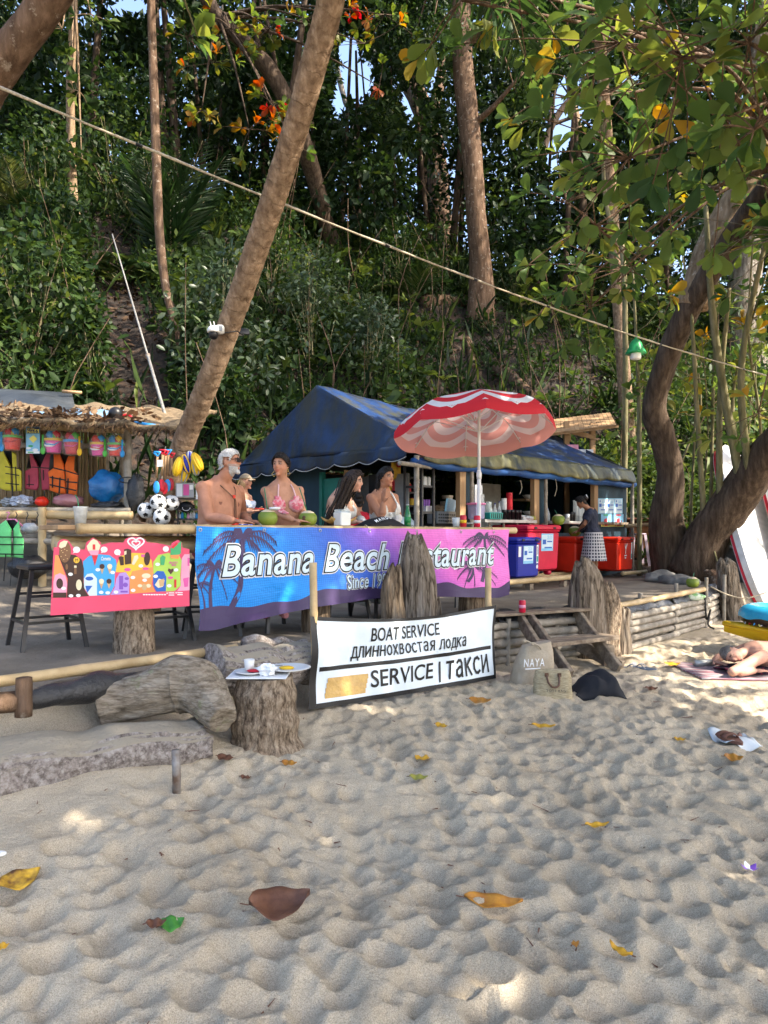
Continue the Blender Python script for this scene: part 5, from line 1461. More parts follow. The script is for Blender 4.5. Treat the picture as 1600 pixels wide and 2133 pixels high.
# ------------------------------------------------------------------ the blue shack
SA = Vector((.425, 9.24, 0)); SU = Vector((.7071, .7071, 0)); SV = Vector((-.7071, .7071, 0))
def sh(s, v, z): return SA+SU*s+SV*v+Vector((0, 0, z))      # along the front, into the shack, up
SL, SD = 6.04, 4.0
rotS = Matrix((SU, SV, Vector((0, 0, 1)))).transposed().to_4x4()
def spx(px, off=0.0):
 r_ = (px-800)/F
 o = SV*off
 return (r_*(9.24+o.y)-.425-o.x)/(.7071*(1-r_))
def spt(px, py, off=0.0):
 s = spx(px, off); p = sh(s, off, 0)
 return s, EYE+(HOR-py)/F*p.y
GT = gz(2, 11)
def tarpmat(name, c1, c2, moss=None, lo=.5, hi=.62, bump=.35):
 m, t, p = _new(name)
 v = coords(t)
 n = noise(t, v, 2.5, 5)
 r = ramp(t, n.outputs[0], [(.35, c1), (.65, c2)])
 out = r.outputs[0]
 if moss:
  n2 = noise(t, coords(t, (1, 1, .35)), 3.2, 8, .7)
  r2 = ramp(t, n2.outputs[0], [(lo, (0, 0, 0)), (hi, (1, 1, 1))])
  mx = t.nodes.new('ShaderNodeMix'); mx.data_type = 'RGBA'
  lk(t, r2.outputs[0], mx.inputs['Factor']); lk(t, out, mx.inputs['A']); mx.inputs['B'].default_value = (*moss, 1)
  out = mx.outputs['Result']
 lk(t, out, p.inputs['Base Color'])
 p.inputs['Roughness'].default_value = .5; p.inputs['Specular IOR Level'].default_value = .28
 b = t.nodes.new('ShaderNodeBump'); b.inputs['Strength'].default_value = bump; b.inputs['Distance'].default_value = .03
 n3 = noise(t, v, 7, 5, .6)
 lk(t, n3.outputs[0], b.inputs['Height']); lk(t, b.outputs[0], p.inputs['Normal'])
 return m
TARP = tarpmat('blue tarp', (.007, .023, .075), (.014, .047, .15), (.045, .048, .034), .44, .6)
TARPM = tarpmat('mossy tarp', (.02, .03, .035), (.085, .085, .045), (.15, .14, .06), .42, .6)
TARPG = tarpmat('gable tarp', (.006, .014, .03), (.01, .03, .085), (.028, .028, .02), .42, .6)
TARPB = tarpmat('bright blue tarp', (.015, .06, .2), (.03, .11, .32), (.12, .16, .2), .6, .7)
PANEL = mat('painted teal panel', (.012, .045, .07), .6, (.008, .028, .045), 3, (1, 1, .3), .2)
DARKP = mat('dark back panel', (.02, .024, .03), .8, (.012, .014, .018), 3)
GREENP = mat('green door paint', (.012, .15, .11), .55, (.01, .1, .075), 3)
BOARDW = mat('white painted board', (.55, .54, .5), .6, (.42, .4, .36), 8, (1, 1, 1), .2)
sk = thing('bar_shack', 'open fronted shack under a blue tarpaulin roof with mossy edges', 'shack', sh(3, 2, GT))
RZ, EZ = 3.71, 2.68
def roof_front(u, v):     # v 0 eave, 1 ridge
 p = sh(SL*u, 2.0*v, EZ+(RZ-EZ)*v)
 return p+Vector((0, 0, -.09*math.sin(math.pi*v)*(.6+.4*math.sin(u*19))+.02*math.sin(u*40+v*6)-.12*math.sin(math.pi*u)*v))
MB().grid(roof_front, 40, 14).build('roof', TARP, sk, smooth=True, solid=.006)
def roof_back(u, v): return sh(SL*u, 4.0-2.0*v, EZ+(RZ-EZ)*v+.004-.09*math.sin(math.pi*v)*(.6+.4*math.sin(u*19))-.12*math.sin(math.pi*u)*v)
MB().grid(roof_back, 30, 10).build('roof', TARP, sk, smooth=True, solid=.006)
def gable(u, v):          # u along the left end, back to front
 q = 1-abs(u-.5)*2
 zt = EZ+(RZ-EZ)*q
 z = 2.62+(zt-2.62)*v
 out = -.03-.16*(1-v)**1.5-.03*math.sin(u*13+v*4)*(1-v)
 return sh(out, SD*(1-u), z)
MB().grid(gable, 36, 14).build('gable_sheet', TARPG, sk, smooth=True, solid=.005)
MB().grid(lambda u, v: sh(SL+.03, SD*(1-u), 2.62+(EZ+(RZ-EZ)*(1-abs(u-.5)*2)-2.62)*v), 24, 8).build('gable_sheet', TARPG, sk, smooth=True, solid=.005)
def gval(u, v):           # scalloped flap at the left end
 z0 = 2.43-.05*abs(math.sin(u*math.pi*9))+.05*(u)
 z = z0+(2.63-z0)*v
 return sh(-.2-.03*math.sin(u*30)*(1-v)-.03*(1-v), SD*(1-u), z)
MB().grid(gval, 108, 4).build('flap', TARPG, sk, smooth=True, solid=.005)
MB().tube([gval(i/108, 0) for i in range(109)], .007, 5).build('flap_hem', mat('hem tape', (.45, .47, .47), .5), sk, smooth=True)
def fval(u, v):           # mossy skirt along the front
 z0 = 2.45-.03*abs(math.sin(u*31))-.02*math.sin(u*12)
 z = z0+(EZ+.005-z0)*v
 return sh(SL*u, -.02-.1*math.sin(math.pi*.5*(1-v))-.015*math.sin(u*60+v*3)*(1-v), z)
MB().grid(fval, 130, 6).build('skirt', TARPM, sk, smooth=True, solid=.005)
MB().tube([sh(-.1+6.2*i/30, -.03, 2.41+.012*math.sin(i*1.3)) for i in range(31)], .062, 10, True, .06).build('rolled_sheet', TARPB, sk, smooth=True)
# floor poles, posts and panels along the front
FZ = GT-.05
def post(s, v, wd, dp, z1, m, name='post', z0=None):
 MB().box(sh(s, v, ((z0 or FZ)+z1)/2), (wd, dp, z1-(z0 or FZ)), rotS, .004).build(name, m, sk)
for px, off in ((868, -.05), (983, -.02), (1137, -.02), (1317, -.08)):
 s = spx(px, off)
 p = sh(s, off, 0)
 bam('bamboo_post', sh(s, off, gz(p.x, p.y)-.05), sh(s, off, 2.5), .036 if px in (868, 1317) else .03, sk, BAMG, .35)
bam('cross_pole', sh(-.45, -.12, 2.37), sh(.25, -.02, 2.37), .03, sk, BAMG)
for px, wd in ((960, .13), (1114, .14), (1238, .13)): post(spx(px, .05), .05, wd, .08, 2.42, TIMBER)
for a, b in ((966, 980), (1120, 1136)):
 s0, s1 = spx(a, .08), spx(b, .08); post((s0+s1)/2, .09, (s1-s0)*1.1, .03, 2.42, PANEL, 'panel')
s0, s1 = spx(1243, .06), spx(1304, .06)
post((s0+s1)/2, .06, s1-s0, .03, 2.43, PANEL, 'wall_panel')
s0, s1 = spx(960, .12), spx(1240, .12)
MB().box(sh((s0+s1)/2, .12, (FZ+1.5)/2), (s1-s0, .03, 1.5-FZ), rotS).build('wall_panel', PANEL, sk)
MB().box(sh(.48, .5, (FZ+1.42)/2), (.8, .03, 1.42-FZ), rotS).build('wall_panel', PANEL, sk)
MB().box(sh(3, .0, 2.47), (6, .06, .07), rotS).build('head_beam', TIMBER, sk)
for v in (.05, 3.95): MB().box(sh(3, v, 2.6), (6, .08, .08), rotS).build('roof_beam', TIMBER, sk)
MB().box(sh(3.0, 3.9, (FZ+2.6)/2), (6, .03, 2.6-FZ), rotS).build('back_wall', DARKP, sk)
MB().box(sh(5.95, 2.0, (FZ+2.6)/2), (.03, 3.8, 2.6-FZ), rotS).build('side_wall', PANEL, sk)
MB().box(sh(.05, 2.9, (FZ+2.5)/2), (.03, 2.0, 2.5-FZ), rotS).build('side_wall', PANEL, sk)
MB().box(sh(.02, 1.62, (FZ+2.3)/2), (.05, .56, 2.3-FZ), rotS).build('door', GREENP, sk)
for v in (1.35, 1.9): MB().box(sh(.0, v, (FZ+2.4)/2), (.07, .06, 2.4-FZ), rotS).build('door_post', GREENP if v > 1.5 else TIMBER, sk)
MB().box(sh(.6, 1.25, 1.98), (.03, 1.1, .75), rotS).build('inner_board', mat('grey board', (.34, .34, .33), .7), sk)
# counter boards
for a, b, y_, w_, nm in ((1004, 1112, 1094, .24, 'counter'), (1150, 1236, 1095, .24, 'counter'), (1243, 1308, 1096, .16, 'shelf')):
 s0, z_ = spt(a, y_, -.06); s1, z2 = spt(b, y_, -.06)
 zz = 1.5+.015*11.5
 MB().box(sh((s0+s1)/2, 0, zz), (s1-s0, w_, .045), rotS, .004).build(nm, BOARDW if nm == 'counter' else PLANK, sk)
CZ = 1.5+.015*11.5+.0225
for i in range(5): MB().box(sh(spx(1010)+.35*i, -.08, CZ-.13), (.03, .02, .18), rotS).build('counter_slat', PLANK, sk)

# posters on the wall panel
def poster_fn(px, py, lift):
 s, z = spt(px, py, .043); return sh(s, .043-lift, z)
ppos = thing('drink_posters', 'blue and white drink posters pinned on the shack wall right of the opening', 'poster', poster_fn(1273, 1095, 0))
decal([rect(1245, 1038, 1297, 1070)], poster_fn, INK['sky'], ppos, .001, 'water_poster')
for k in range(3):
 x = 1246+17*k
 decal([rect(x+1, 1040, x+16, 1069)], poster_fn, INK['pale'], ppos, .002, 'poster_panel')
 decal([rect(x+2, 1049, x+7, 1056), rect(x+8, 1051, x+15, 1053), rect(x+5, 1061, x+15, 1063), rect(x+3, 1042, x+5, 1046)], poster_fn, INK['blue'], ppos, .003)
 lettering('aa', (x+8, 1048, x+14, 1043), poster_fn, INK['sky'], ppos, .003)
decal([rect(1252, 1071, 1299, 1097)], poster_fn, INK['sky'], ppos, .001, 'drinks_poster')
decal([rect(1252, 1090, 1299, 1097)], poster_fn, INK['lemon'], ppos, .002)
for x in (1258, 1284): decal([[(x, 1082), (x+6, 1079), (x+8, 1095), (x+1, 1096)]], poster_fn, INK['red'], ppos, .003); decal([rect(x-3, 1086, x-1, 1096), rect(x+9, 1084, x+11, 1095), ell(x+4, 1073, 6, 1.6)], poster_fn, INK['green' if x < 1270 else 'red'], ppos, .003)

# ------------------------------------------------------------------ goods on the counters and shelves
GL = mat('clear plastic', (.8, .85, .87), .15, (.74, .8, .82), spec=.5, alpha=.45)
GLB = mat('glass', (.75, .85, .85), .08, (.7, .8, .8), spec=.6, alpha=.35)
CARD = mat('cardboard', (.36, .25, .15), .8)
PCOL = {k: mat('plastic '+k, c, .38, tuple(x*.8 for x in c), 4) for k, c in dict(red=(.55, .015, .03), blue=(.015, .025, .3), orange=(.74, .032, .012), crimson=(.6, .012, .05), teal=(.02, .28, .24), pink=(.72, .22, .42), lilac=(.45, .42, .72), white=(.75, .75, .73), black=(.012, .012, .014), grey=(.3, .32, .34), cream=(.55, .47, .36),
 yellow=(.8, .5, .02), green=(.1, .5, .08), skyb=(.03, .3, .7), magenta=(.75, .06, .32), deepred=(.3, .01, .02), silver=(.5, .52, .53), brown=(.12, .06, .035), purple=(.3, .12, .5)).items()}
def on_counter(px, v=-.02): return sh(spx(px, v), v, CZ)
def cup_stack(px, h, r0, r1, m, label, rim=.022, v=-.02, z=None, n=None):
 p = on_counter(px, v)
 if z is not None: p.z = z
 prof = [(r0, 0), (r1*.96, h*.0+.1)]
 k = int((h-.1)/rim)
 for i in range(k): prof += [(r1*1.04, .1+rim*i), (r1*.95, .1+rim*(i+.5)), (r1, .1+rim*(i+.95))]
 one('cup_stack', MB().lathe(prof, p, 14), m, label, 'cups', smooth=True)
cup_stack(1061, .42, .042, .05, PCOL['red'], 'tall stack of red paper cups on the shack counter')
cup_stack(1050, .34, .036, .042, PCOL['white'], 'taller stack of white paper cups beside the red cups')
cup_stack(1045, .29, .034, .04, PCOL['white'], 'shorter stack of white paper cups left of the red cups', v=.03)
for i, x in enumerate((1050, 1059, 1067, 1076, 1082)):
 cup_stack(x, .17+.01*(i % 2), .034, .036, PCOL['black'], ['first black cup stack from the left on the counter', 'second black cup stack in front of the red cups', 'third black cup stack right of the red cups', 'fourth black cup stack on the counter', 'last black cup stack at the right of the counter'][i], .05, -.09)
for i, x in enumerate((1199, 1206, 1212)): cup_stack(x, .36-.04*i, .038, .044, GL, ['tallest clear cup stack left of the standing woman', 'middle clear cup stack beside the standing woman', 'shortest clear cup stack beside the standing woman'][i], .02, .0)
cup_stack(1003, .36, .038, .043, GL, 'stack of clear plastic cups behind the umbrella pole', .02, .02)
def bottle(name, p, h, r_, m, label, capm=None, liquid=None, neck=.3, lab=None, group=None):
 t = thing(name, label, 'bottle', p, group)
 bo_ = MB().lathe([(r_*.9, 0), (r_, .012), (r_, h*.52), (r_*.92, h*.58), (r_*neck*1.25, h*.78), (r_*neck, h*.84), (r_*neck, h*.96)], p, 14).build('body', m, t, smooth=True)
 MB().lathe([(r_*neck*1.15, h*.95), (r_*neck*1.15, h), (r_*neck*.9, h*1.005)], p, 10).build('cap', capm or PCOL['white'], t, smooth=True)
 if lab: MB().lathe([(r_*1.012, h*.18), (r_*1.012, h*.44)], p, 14).build('label_band', lab, bo_, smooth=True)
 return t
for i, (x, h) in enumerate(((1031, .24), (1040, .27), (1023, .2))):
 bottle('water_bottle', on_counter(x, .02), h, .034, GL, ['clear water bottle standing in the green basket', 'tallest clear water bottle right of the green basket', 'squat clear jar left of the water bottles'][i], PCOL['blue'], lab=INK['pale'])
p = on_counter(1026, -.09)
bk = thing('plastic_basket', 'green plastic basket of bottles on the shack counter', 'basket', p)
MB().box(p+Vector((0, 0, .05)), (.3, .14, .1), rotS, .008, 1.06).build('body', PCOL['teal'], bk)
for k in range(6): MB().box(p+SU*(-.12+.048*k)+SV*-.073+Vector((0, 0, .05)), (.014, .006, .07), rotS).build('slot', BLACK, bk)
p = on_counter(992, -.05)
t = thing('lidded_tub', 'lilac plastic tub with pink lid beside the umbrella pole', 'tub', p)
MB().box(p+Vector((0, 0, .1)), (.2, .15, .2), rotS, .01, 1.05).build('body', mat('lilac plastic', (.42, .4, .62), .3, alpha=.8), t)
MB().box(p+Vector((0, 0, .215)), (.23, .18, .03), rotS, .008).build('lid', PCOL['pink'], t)
for k in range(3):
 p = on_counter(989+5*k, .05); p.z += .235
 one('milk_carton', MB().box(p+Vector((0, 0, .13)), (.06, .06, .26), rotS, .004), INK['white'], ['leftmost green and white carton standing on the lidded tub', 'middle green and white carton standing on the lidded tub', 'right green and white carton beside the umbrella pole'][k], 'carton')
p = on_counter(1008, .02)
one('blender_jug', MB().lathe([(.05, 0), (.05, .06), (.035, .07), (.055, .24), (.05, .26)], on_counter(1017, .03), 14), GLB, 'clear blender jug behind the green basket', 'jug', smooth=True)
one('plastic_wrap', MB().ball(on_counter(1092, -.05)+Vector((0, 0, .03)), (.13, .09, .045), 14, None, lambda q, v: q*(1+.25*math.sin(v[0]*9)*math.sin(v[1]*11+2))), PCOL['silver'], 'crumpled clear bag lying on the counter end', 'bag', smooth=False)
one('mango', MB().ball(on_counter(1109, -.06)+Vector((0, 0, .035)), (.06, .05, .04), 12), mat('mango skin', (.35, .3, .04), .5, (.2, .22, .03)), 'green yellow mango at the right end of the counter', 'fruit', smooth=True)
p = on_counter(1181, -.02)
one('steel_cup', MB().lathe([(.05, 0), (.055, .12), (.05, .12), (.046, .02)], p, 16), STEEL, 'shiny steel pot on the counter left of the standing woman', 'pot', smooth=True)
for i, x in enumerate((1190, 1195)): one('cup_stack', MB().lathe([(.03, 0), (.036, .14), (.032, .15)], on_counter(x, -.06), 12), PCOL['black'], ['left short black cup pile beside the steel pot', 'right short black cup pile beside the steel pot'][i], 'cups', smooth=True)
bottle('water_bottle', on_counter(1142, .0), .2, .03, GL, 'small clear bottle at the left of the second counter', PCOL['blue'])

# shelves inside the left bay
def shelf_unit(px0, px1, off, zs, label, deep=.32):
 s0, s1 = spx(px0, off), spx(px1, off)
 t = thing('shelf_rack', label, 'shelf', sh((s0+s1)/2, off+deep/2, FZ))
 for s in (s0, s1):
  for v in (off, off+deep): MB().box(sh(s, v, (FZ+zs[-1])/2+.05), (.03, .03, zs[-1]-FZ+.1), rotS).build('upright', BLACKM, t)
 for z_ in zs: MB().box(sh((s0+s1)/2, off+deep/2, z_), (s1-s0, deep, .03), rotS).build('shelf', BLACKM, t)
 return s0, s1
shelf_unit(879, 903, .25, [1.35, 1.78, 2.14, 2.5], 'black perforated metal shelf rack just inside the shack corner')
shelf_unit(905, 960, .55, [1.62], 'low white topped shelf with crates inside the left bay')
s0, s1 = spx(800, .95), spx(870, .95)
shr = thing('shelf_rack', 'black wall shelf of sauces and tins behind the halter top woman', 'shelf', sh((s0+s1)/2, 1.1, 1.5))
for z_ in (1.62, 1.9, 2.1, 2.32): MB().box(sh((s0+s1)/2, 1.1, z_), (s1-s0, .3, .025), rotS).build('shelf', BLACKM, shr)
for s in (s0, s1): MB().box(sh(s, 1.1, 1.55), (.03, .3, 1.6), rotS).build('upright', BLACKM, shr)
def tin(px, z, off, r_, h, m, label, lid=None, name='food_tin', cat='tin'):
 p = sh(spx(px, off), off, z)
 t = thing(name, label, cat, p)
 MB().lathe([(r_, 0), (r_, h*.86), (r_*.9, h*.9)], p, 12).build('body', m, t, smooth=True, autos=40)
 MB().lathe([(r_*.8, h*.88), (r_*.8, h)], p, 12).build('lid', lid or PCOL['yellow'], t, smooth=True)
for i, (px, m, h, r_) in enumerate(((812, 'yellow', .2, .03), (818, 'red', .17, .035), (824, 'red', .19, .035), (830, 'red', .18, .03), (842, 'yellow', .13, .04), (851, 'red', .13, .04), (835, 'red', .12, .03))):
 tin(px, 2.113, 1.0, r_, h, PCOL[m], ['yellow sauce bottle at the left end of the sauce shelf', 'first red ketchup bottle on the sauce shelf', 'second red ketchup bottle on the sauce shelf', 'third red ketchup bottle on the sauce shelf', 'yellow labelled tin near the end of the sauce shelf', 'red and yellow tin at the right end of the sauce shelf', 'short red tin in the middle of the sauce shelf'][i], PCOL['yellow' if m == 'red' else 'white'], 'sauce_bottle' if h > .15 else 'food_tin', 'bottle' if h > .15 else 'tin')
tin(857, 1.913, 1.0, .045, .11, PCOL['yellow'], 'squat yellow tin on the shelf below the sauces', PCOL['red'])
for i, px in enumerate((884, 892)): tin(px, 2.155, .36, .036, .13, INK['white'], ['left white printed drink tin on the corner rack', 'right white printed drink tin on the corner rack'][i], PCOL['white'])
p = sh(spx(889, .36), .36, 1.797)
t = thing('lighter_tray', 'clear tray of small purple bottles on the corner rack', 'tray', p)
MB().box(p+Vector((0, 0, .04)), (.14, .1, .08), rotS, .004).build('tray', GL, t)
for k in range(4): MB().box(p+SU*(-.05+.033*k)+Vector((0, 0, .1)), (.02, .02, .14), rotS, .003).build('bottle', PCOL['purple'], t)
def chips(px, py, off, label):
 s, z = spt(px, py, off)
 c = sh(s, off, z)
 t = thing('crisp_packet', label, 'snack', c-Vector((0, 0, .13)))
 MB().grid(lambda u, v: c+SU*((u-.5)*.2)+Vector((0, 0, (v-.5)*.26))+SV*(-.05*math.sin(math.pi*u)*math.sin(math.pi*v)), 10, 10).build('bag', INK['yellow'], t, smooth=True, solid=.004)
 decal([ell(0, 0, .05, .04)], lambda x, y, l: c+SU*x+Vector((0, 0, y+.08))+SV*(-.048-l), INK['red'], t, .004, 'logo')
 lettering("Lay's", (-.04, .058, .04, .105), lambda x, y, l: c+SU*x+Vector((0, 0, y))+SV*(-.052-l), INK['white'], t, .006)
chips(825, 980, .95, 'yellow crisp packet hanging above the sauce shelf')
for i, (px, c) in enumerate(((912, 'grey'), (928, 'cream'))):
 p = sh(spx(px, .6), .6, 1.637)
 t = thing('plastic_crate', ['light grey plastic crate on the shelf in the left bay', 'beige plastic crate of papers on the shelf in the left bay'][i], 'crate', p)
 MB().box(p+Vector((0, 0, .09)), (.24, .2, .18), rotS, .006, 1.05).build('body', PCOL[c], t)
 for a in range(5):
  for b in range(3): MB().box(p+SU*(-.09+.045*a)+SV*-.104+Vector((0, 0, .04+.045*b)), (.02, .006, .025), rotS).build('slot', BLACK, t)
p = sh(spx(940, .6), .6, 1.637)
for k in range(3): one('menu_card', MB().box(p+SU*(-.06+.04*k)+Vector((0, 0, .26)), (.16, .008, .22), rotS @ Matrix.Rotation(.25, 4, 'Y')), INK['pale' if k else 'sky'], ['blue menu card standing in the beige crate', 'pale menu card behind the blue card', 'rearmost pale menu card in the beige crate'][k], 'menu')
for i, (px, z, r_, h) in enumerate(((932, 2.02, .09, .05), (930, 1.9, .1, .08), (925, 1.84, .08, .06))):
 one('food_container', MB().lathe([(r_*.9, 0), (r_, h*.9), (r_*.95, h)], sh(spx(px, .75), .75, z), 14), PCOL['cream'], ['topmost round food container in the left bay', 'middle round food container in the left bay', 'lowest round food container in the left bay'][i], 'container', smooth=True)
for i, (px, z) in enumerate(((915, 1.86), (921, 1.82))): one('paper_parcel', MB().ball(sh(spx(px, .7), .7, z), (.1, .08, .06), 12, None, lambda q, v: q*(1+.15*math.sin(v[0]*8+v[2]*7))), CARD, ['upper brown paper parcel piled in the left bay', 'lower brown paper parcel piled in the left bay'][i], 'parcel')
p = sh(spx(915, -.1), -.1, 1.35)
one('freezer_chest', MB().box(sh(spx(925, .35), .35, (FZ+1.42)/2), (.9, .35, 1.42-FZ), rotS, .02), mat('freezer blue', (.06, .16, .27), .4), 'blue topped freezer chest below the left bay', 'freezer')
one('paper_plate', MB().lathe([(.02, 0), (.14, .012), (.15, .02), (.13, .016), (.02, .006)], sh(spx(971, .0), .0, 1.62), 20), INK['white'], 'white round plate resting against the counter of the left bay', 'plate', smooth=True)
# plates seen in the middle opening
s_ = spx(1100, .5)
t = thing('wall_shelf', 'small wooden shelf of bowls inside the middle opening', 'shelf', sh(s_, .5, 1.7))
for z_ in (1.78, 2.05): MB().box(sh(s_, .5, z_), (.5, .25, .03), rotS).build('board', TIMBER, t)
for i, z_ in enumerate((1.795, 2.065)): one('bowl_stack', MB().lathe([(.05, 0), (.12, .07), (.11, .07), (.05, .02)], sh(s_, .48, z_), 14), PCOL['white'], ['white bowls on the lower shelf in the middle opening', 'white bowls on the upper shelf in the middle opening'][i], 'bowl', smooth=True)
s_ = spx(1018, 1.6)
one('wall_board', MB().box(sh(s_, 1.6, 1.95), (.7, .03, .9), rotS), mat('white board', (.4, .4, .38), .7), 'pale board standing inside the shack behind the cups', 'board')
# strings hanging from the eave
def hangstring(label, px, py0, py1, off=-.1, m=ROPE):
 s, z0 = spt(px, py0, off); _, z1 = spt(px, py1, off)
 one('hanging_string', MB().tube(spline([sh(s, off, z0), sh(s+.04, off, (z0+z1)/2), sh(s-.02, off, z1)], 6), .006, 5), m, label, 'string', smooth=True)
hangstring('frayed string hanging from the blue roll above the middle post', 1157, 998, 1034)
hangstring('white cord looped under the eave above the cups', 1084, 1000, 1030)

# ------------------------------------------------------------------ cool boxes and their bamboo bench
bench = thing('bamboo_bench', 'low bamboo bench carrying the cool boxes along the shack front', 'bench', sh(2.4, -.35, GT))
b0, b1 = sh(.75, -.62, .83), sh(3.6, -.62, .83)
bam('front_pole', b0, b1, .04, bench, node=.4, n=12)
bam('rear_pole', sh(.75, -.12, .83), sh(3.6, -.12, .83), .04, bench, node=.4, n=12)
bam('front_pole', sh(4.7, -.5, .8), sh(5.6, -.5, .8), .035, bench, node=.4, n=12)
for s in (.8, 1.7, 2.6, 3.5, 5.5):
 p = sh(s, -.6, 0); g = gz(p.x, p.y)
 MB().box(sh(s, -.6, (g+.8)/2-.02), (.09, .08, .8-g), rotS).build('leg', PLANK, bench)
def cooler(label, s, off, z, wd, dp, ht, m, rz=0.0, feet=False, lidm=None):
 c = sh(s, off, z)
 t = thing('cool_box', label, 'cool box', c)
 X = Matrix.Translation(c) @ rotS @ Matrix.Rotation(rz, 4, 'Z')
 lh = ht*.14
 MB(X).box((0, 0, (ht-lh)/2), (wd*.94, dp*.92, ht-lh), None, .03, 1.07).build('body', m, t, smooth=True, autos=35)
 ld = MB(X).box((0, 0, ht-lh*.42), (wd*1.06, dp*1.05, lh*.84), None, .022).build('lid', lidm or m, t, smooth=True, autos=35)
 MB(X).box((0, 0, ht-lh*.95), (wd*1.02, dp*1.01, lh*.22), None, .008).build('rim', m, t, smooth=True, autos=35)
 MB(X).box((wd*.3, -dp*.535, ht-lh*.5), (.06, .014, .03)).build('latch', BLACK, ld)
 MB(X).box((-wd*.3, -dp*.535, ht-lh*.5), (.06, .014, .03)).build('latch', BLACK, ld)
 if feet:
  for sx in (-.33, .33): MB(X).box((wd*sx, -dp*.3, -.03), (.09, .1, .08), None, .02).build('foot', PCOL['pink'] if False else m, t, smooth=True)
 def fn(x, y, l):
  k = .47+.033*(y/(ht-lh))
  return X @ Vector((x*wd, -dp*.92*.5*(1+.07*y/(ht-lh))-l-.001, y))
 return t, fn
t, fn = cooler('dark blue cool box with a water poster beside the banner end', 1.62, -.4, .87, .56, .5, .57, PCOL['blue'])
decal([rect(-.24, .2, .2, .45)], fn, INK['sky'], t, .003, 'sticker'); decal([rect(-.22, .24, .18, .44)], fn, INK['pale'], t, .004); decal([rect(-.2, .32, -.08, .38), rect(-.02, .35, .15, .37), rect(-.1, .26, .15, .28)], fn, INK['blue'], t, .005)
lettering('aa', (-.04, .38, .12, .43), fn, INK['sky'], t, .005)
decal([rect(.34, .2, .43, .46), rect(-.45, .3, -.34, .44)], fn, INK['white'], t, .003, 'sticker'); decal([rect(.35, .22, .42, .3)], fn, INK['teal'], t, .004); lettering('SIN', (.35, .32, .42, .44), fn, INK['navy'], t, .004); decal([ell(.385, .15, .04, .03)], fn, INK['white'], t, .003)
t, fn = cooler('large crimson cool box standing higher than its neighbours', 2.32, -.14, .93, .86, .62, .69, PCOL['crimson'], 0, True)
decal([rect(-.08, .3, .3, .56)], fn, INK['sky'], t, .003, 'sticker'); decal([rect(-.06, .34, .28, .54)], fn, INK['pale'], t, .004); decal([rect(-.04, .4, .07, .47), rect(.1, .43, .26, .45), rect(.02, .34, .26, .36)], fn, INK['blue'], t, .005); decal([rect(-.32, .2, -.24, .27)], fn, INK['white'], t, .003)
lettering('aa', (.1, .47, .25, .53), fn, INK['sky'], t, .005)
t, fn = cooler('orange red cool box half hidden by the standing woman', 3.75, -.12, .86, .75, .5, .58, PCOL['orange'])
decal([rect(-.2, .42, -.12, .47)], fn, INK['white'], t, .003, 'sticker')
t, fn = cooler('orange red cool box with a white tulip mark at the right end', 5.05, -.14, .83, .6, .5, .6, PCOL['orange'])
for dx in (-.06, 0, .06): decal([[(-.02+dx*.3, .4), (.0+dx*1.3, .5), (.02+dx*1.2, .46), (.01+dx*.3, .38)]], fn, INK['white'], t, .003, 'tulip_logo')
decal([rect(-.01, .3, .012, .4), rect(-.07, .26, .08, .28), rect(-.05, .22, .05, .24)], fn, INK['white'], t, .003, 'tulip_logo'); decal([rect(.34, .2, .42, .5)], fn, INK['white'], t, .003, 'sticker'); decal([rect(.35, .22, .41, .3)], fn, INK['teal'], t, .004)

# ------------------------------------------------------------------ striped beach umbrella
UC = at(998, 900, 7.9)
um = thing('beach_umbrella', 'red and white striped beach umbrella with heart logos beside the bar', 'umbrella', (UC.x, UC.y, gz(UC.x, UC.y)))
MB().tube([(UC.x, UC.y, gz(UC.x, UC.y)-.1), (UC.x, UC.y, 2.2)], .022, 12).build('pole', WHITE, um, smooth=True)
MB().tube([(UC.x, UC.y, 2.15), (UC.x, UC.y, 3.05)], .017, 12).build('upper_pole', WHITE, um, smooth=True)
MB().lathe([(.028, 0), (.03, .06), (.024, .08)], (UC.x, UC.y, 2.1), 12).build('clamp', WHITE, um, smooth=True)
RIM_R, RIM_Z, AP_Z = .9, 2.60, 2.95
tiltM = Matrix.Translation((UC.x-.05, UC.y, 2.655)) @ Matrix.Rotation(R(-9), 4, 'X') @ Matrix.Rotation(R(-3.0), 4, 'Y')
def umb(a, q):            # angle, 0 apex .. 1 rim .. >1 hanging valance
 k = (a*8/(2*math.pi)) % 1.0
 dip = math.sin(math.pi*k)
 if q <= 1:
  r_ = RIM_R*math.sin(q*1.32)/math.sin(1.32)*(1-.045*dip*q)
  z = (AP_Z-2.6)*(math.cos(q*1.32)-math.cos(1.32))/(1-math.cos(1.32))-.015*dip*q
 else:
  r_ = RIM_R*(1-.045*dip)+.02*(q-1)
  z = -.015*dip-(q-1)*(.55+.25*math.sin(math.pi*k))
 return tiltM @ Vector((r_*math.cos(a), r_*math.sin(a), z))
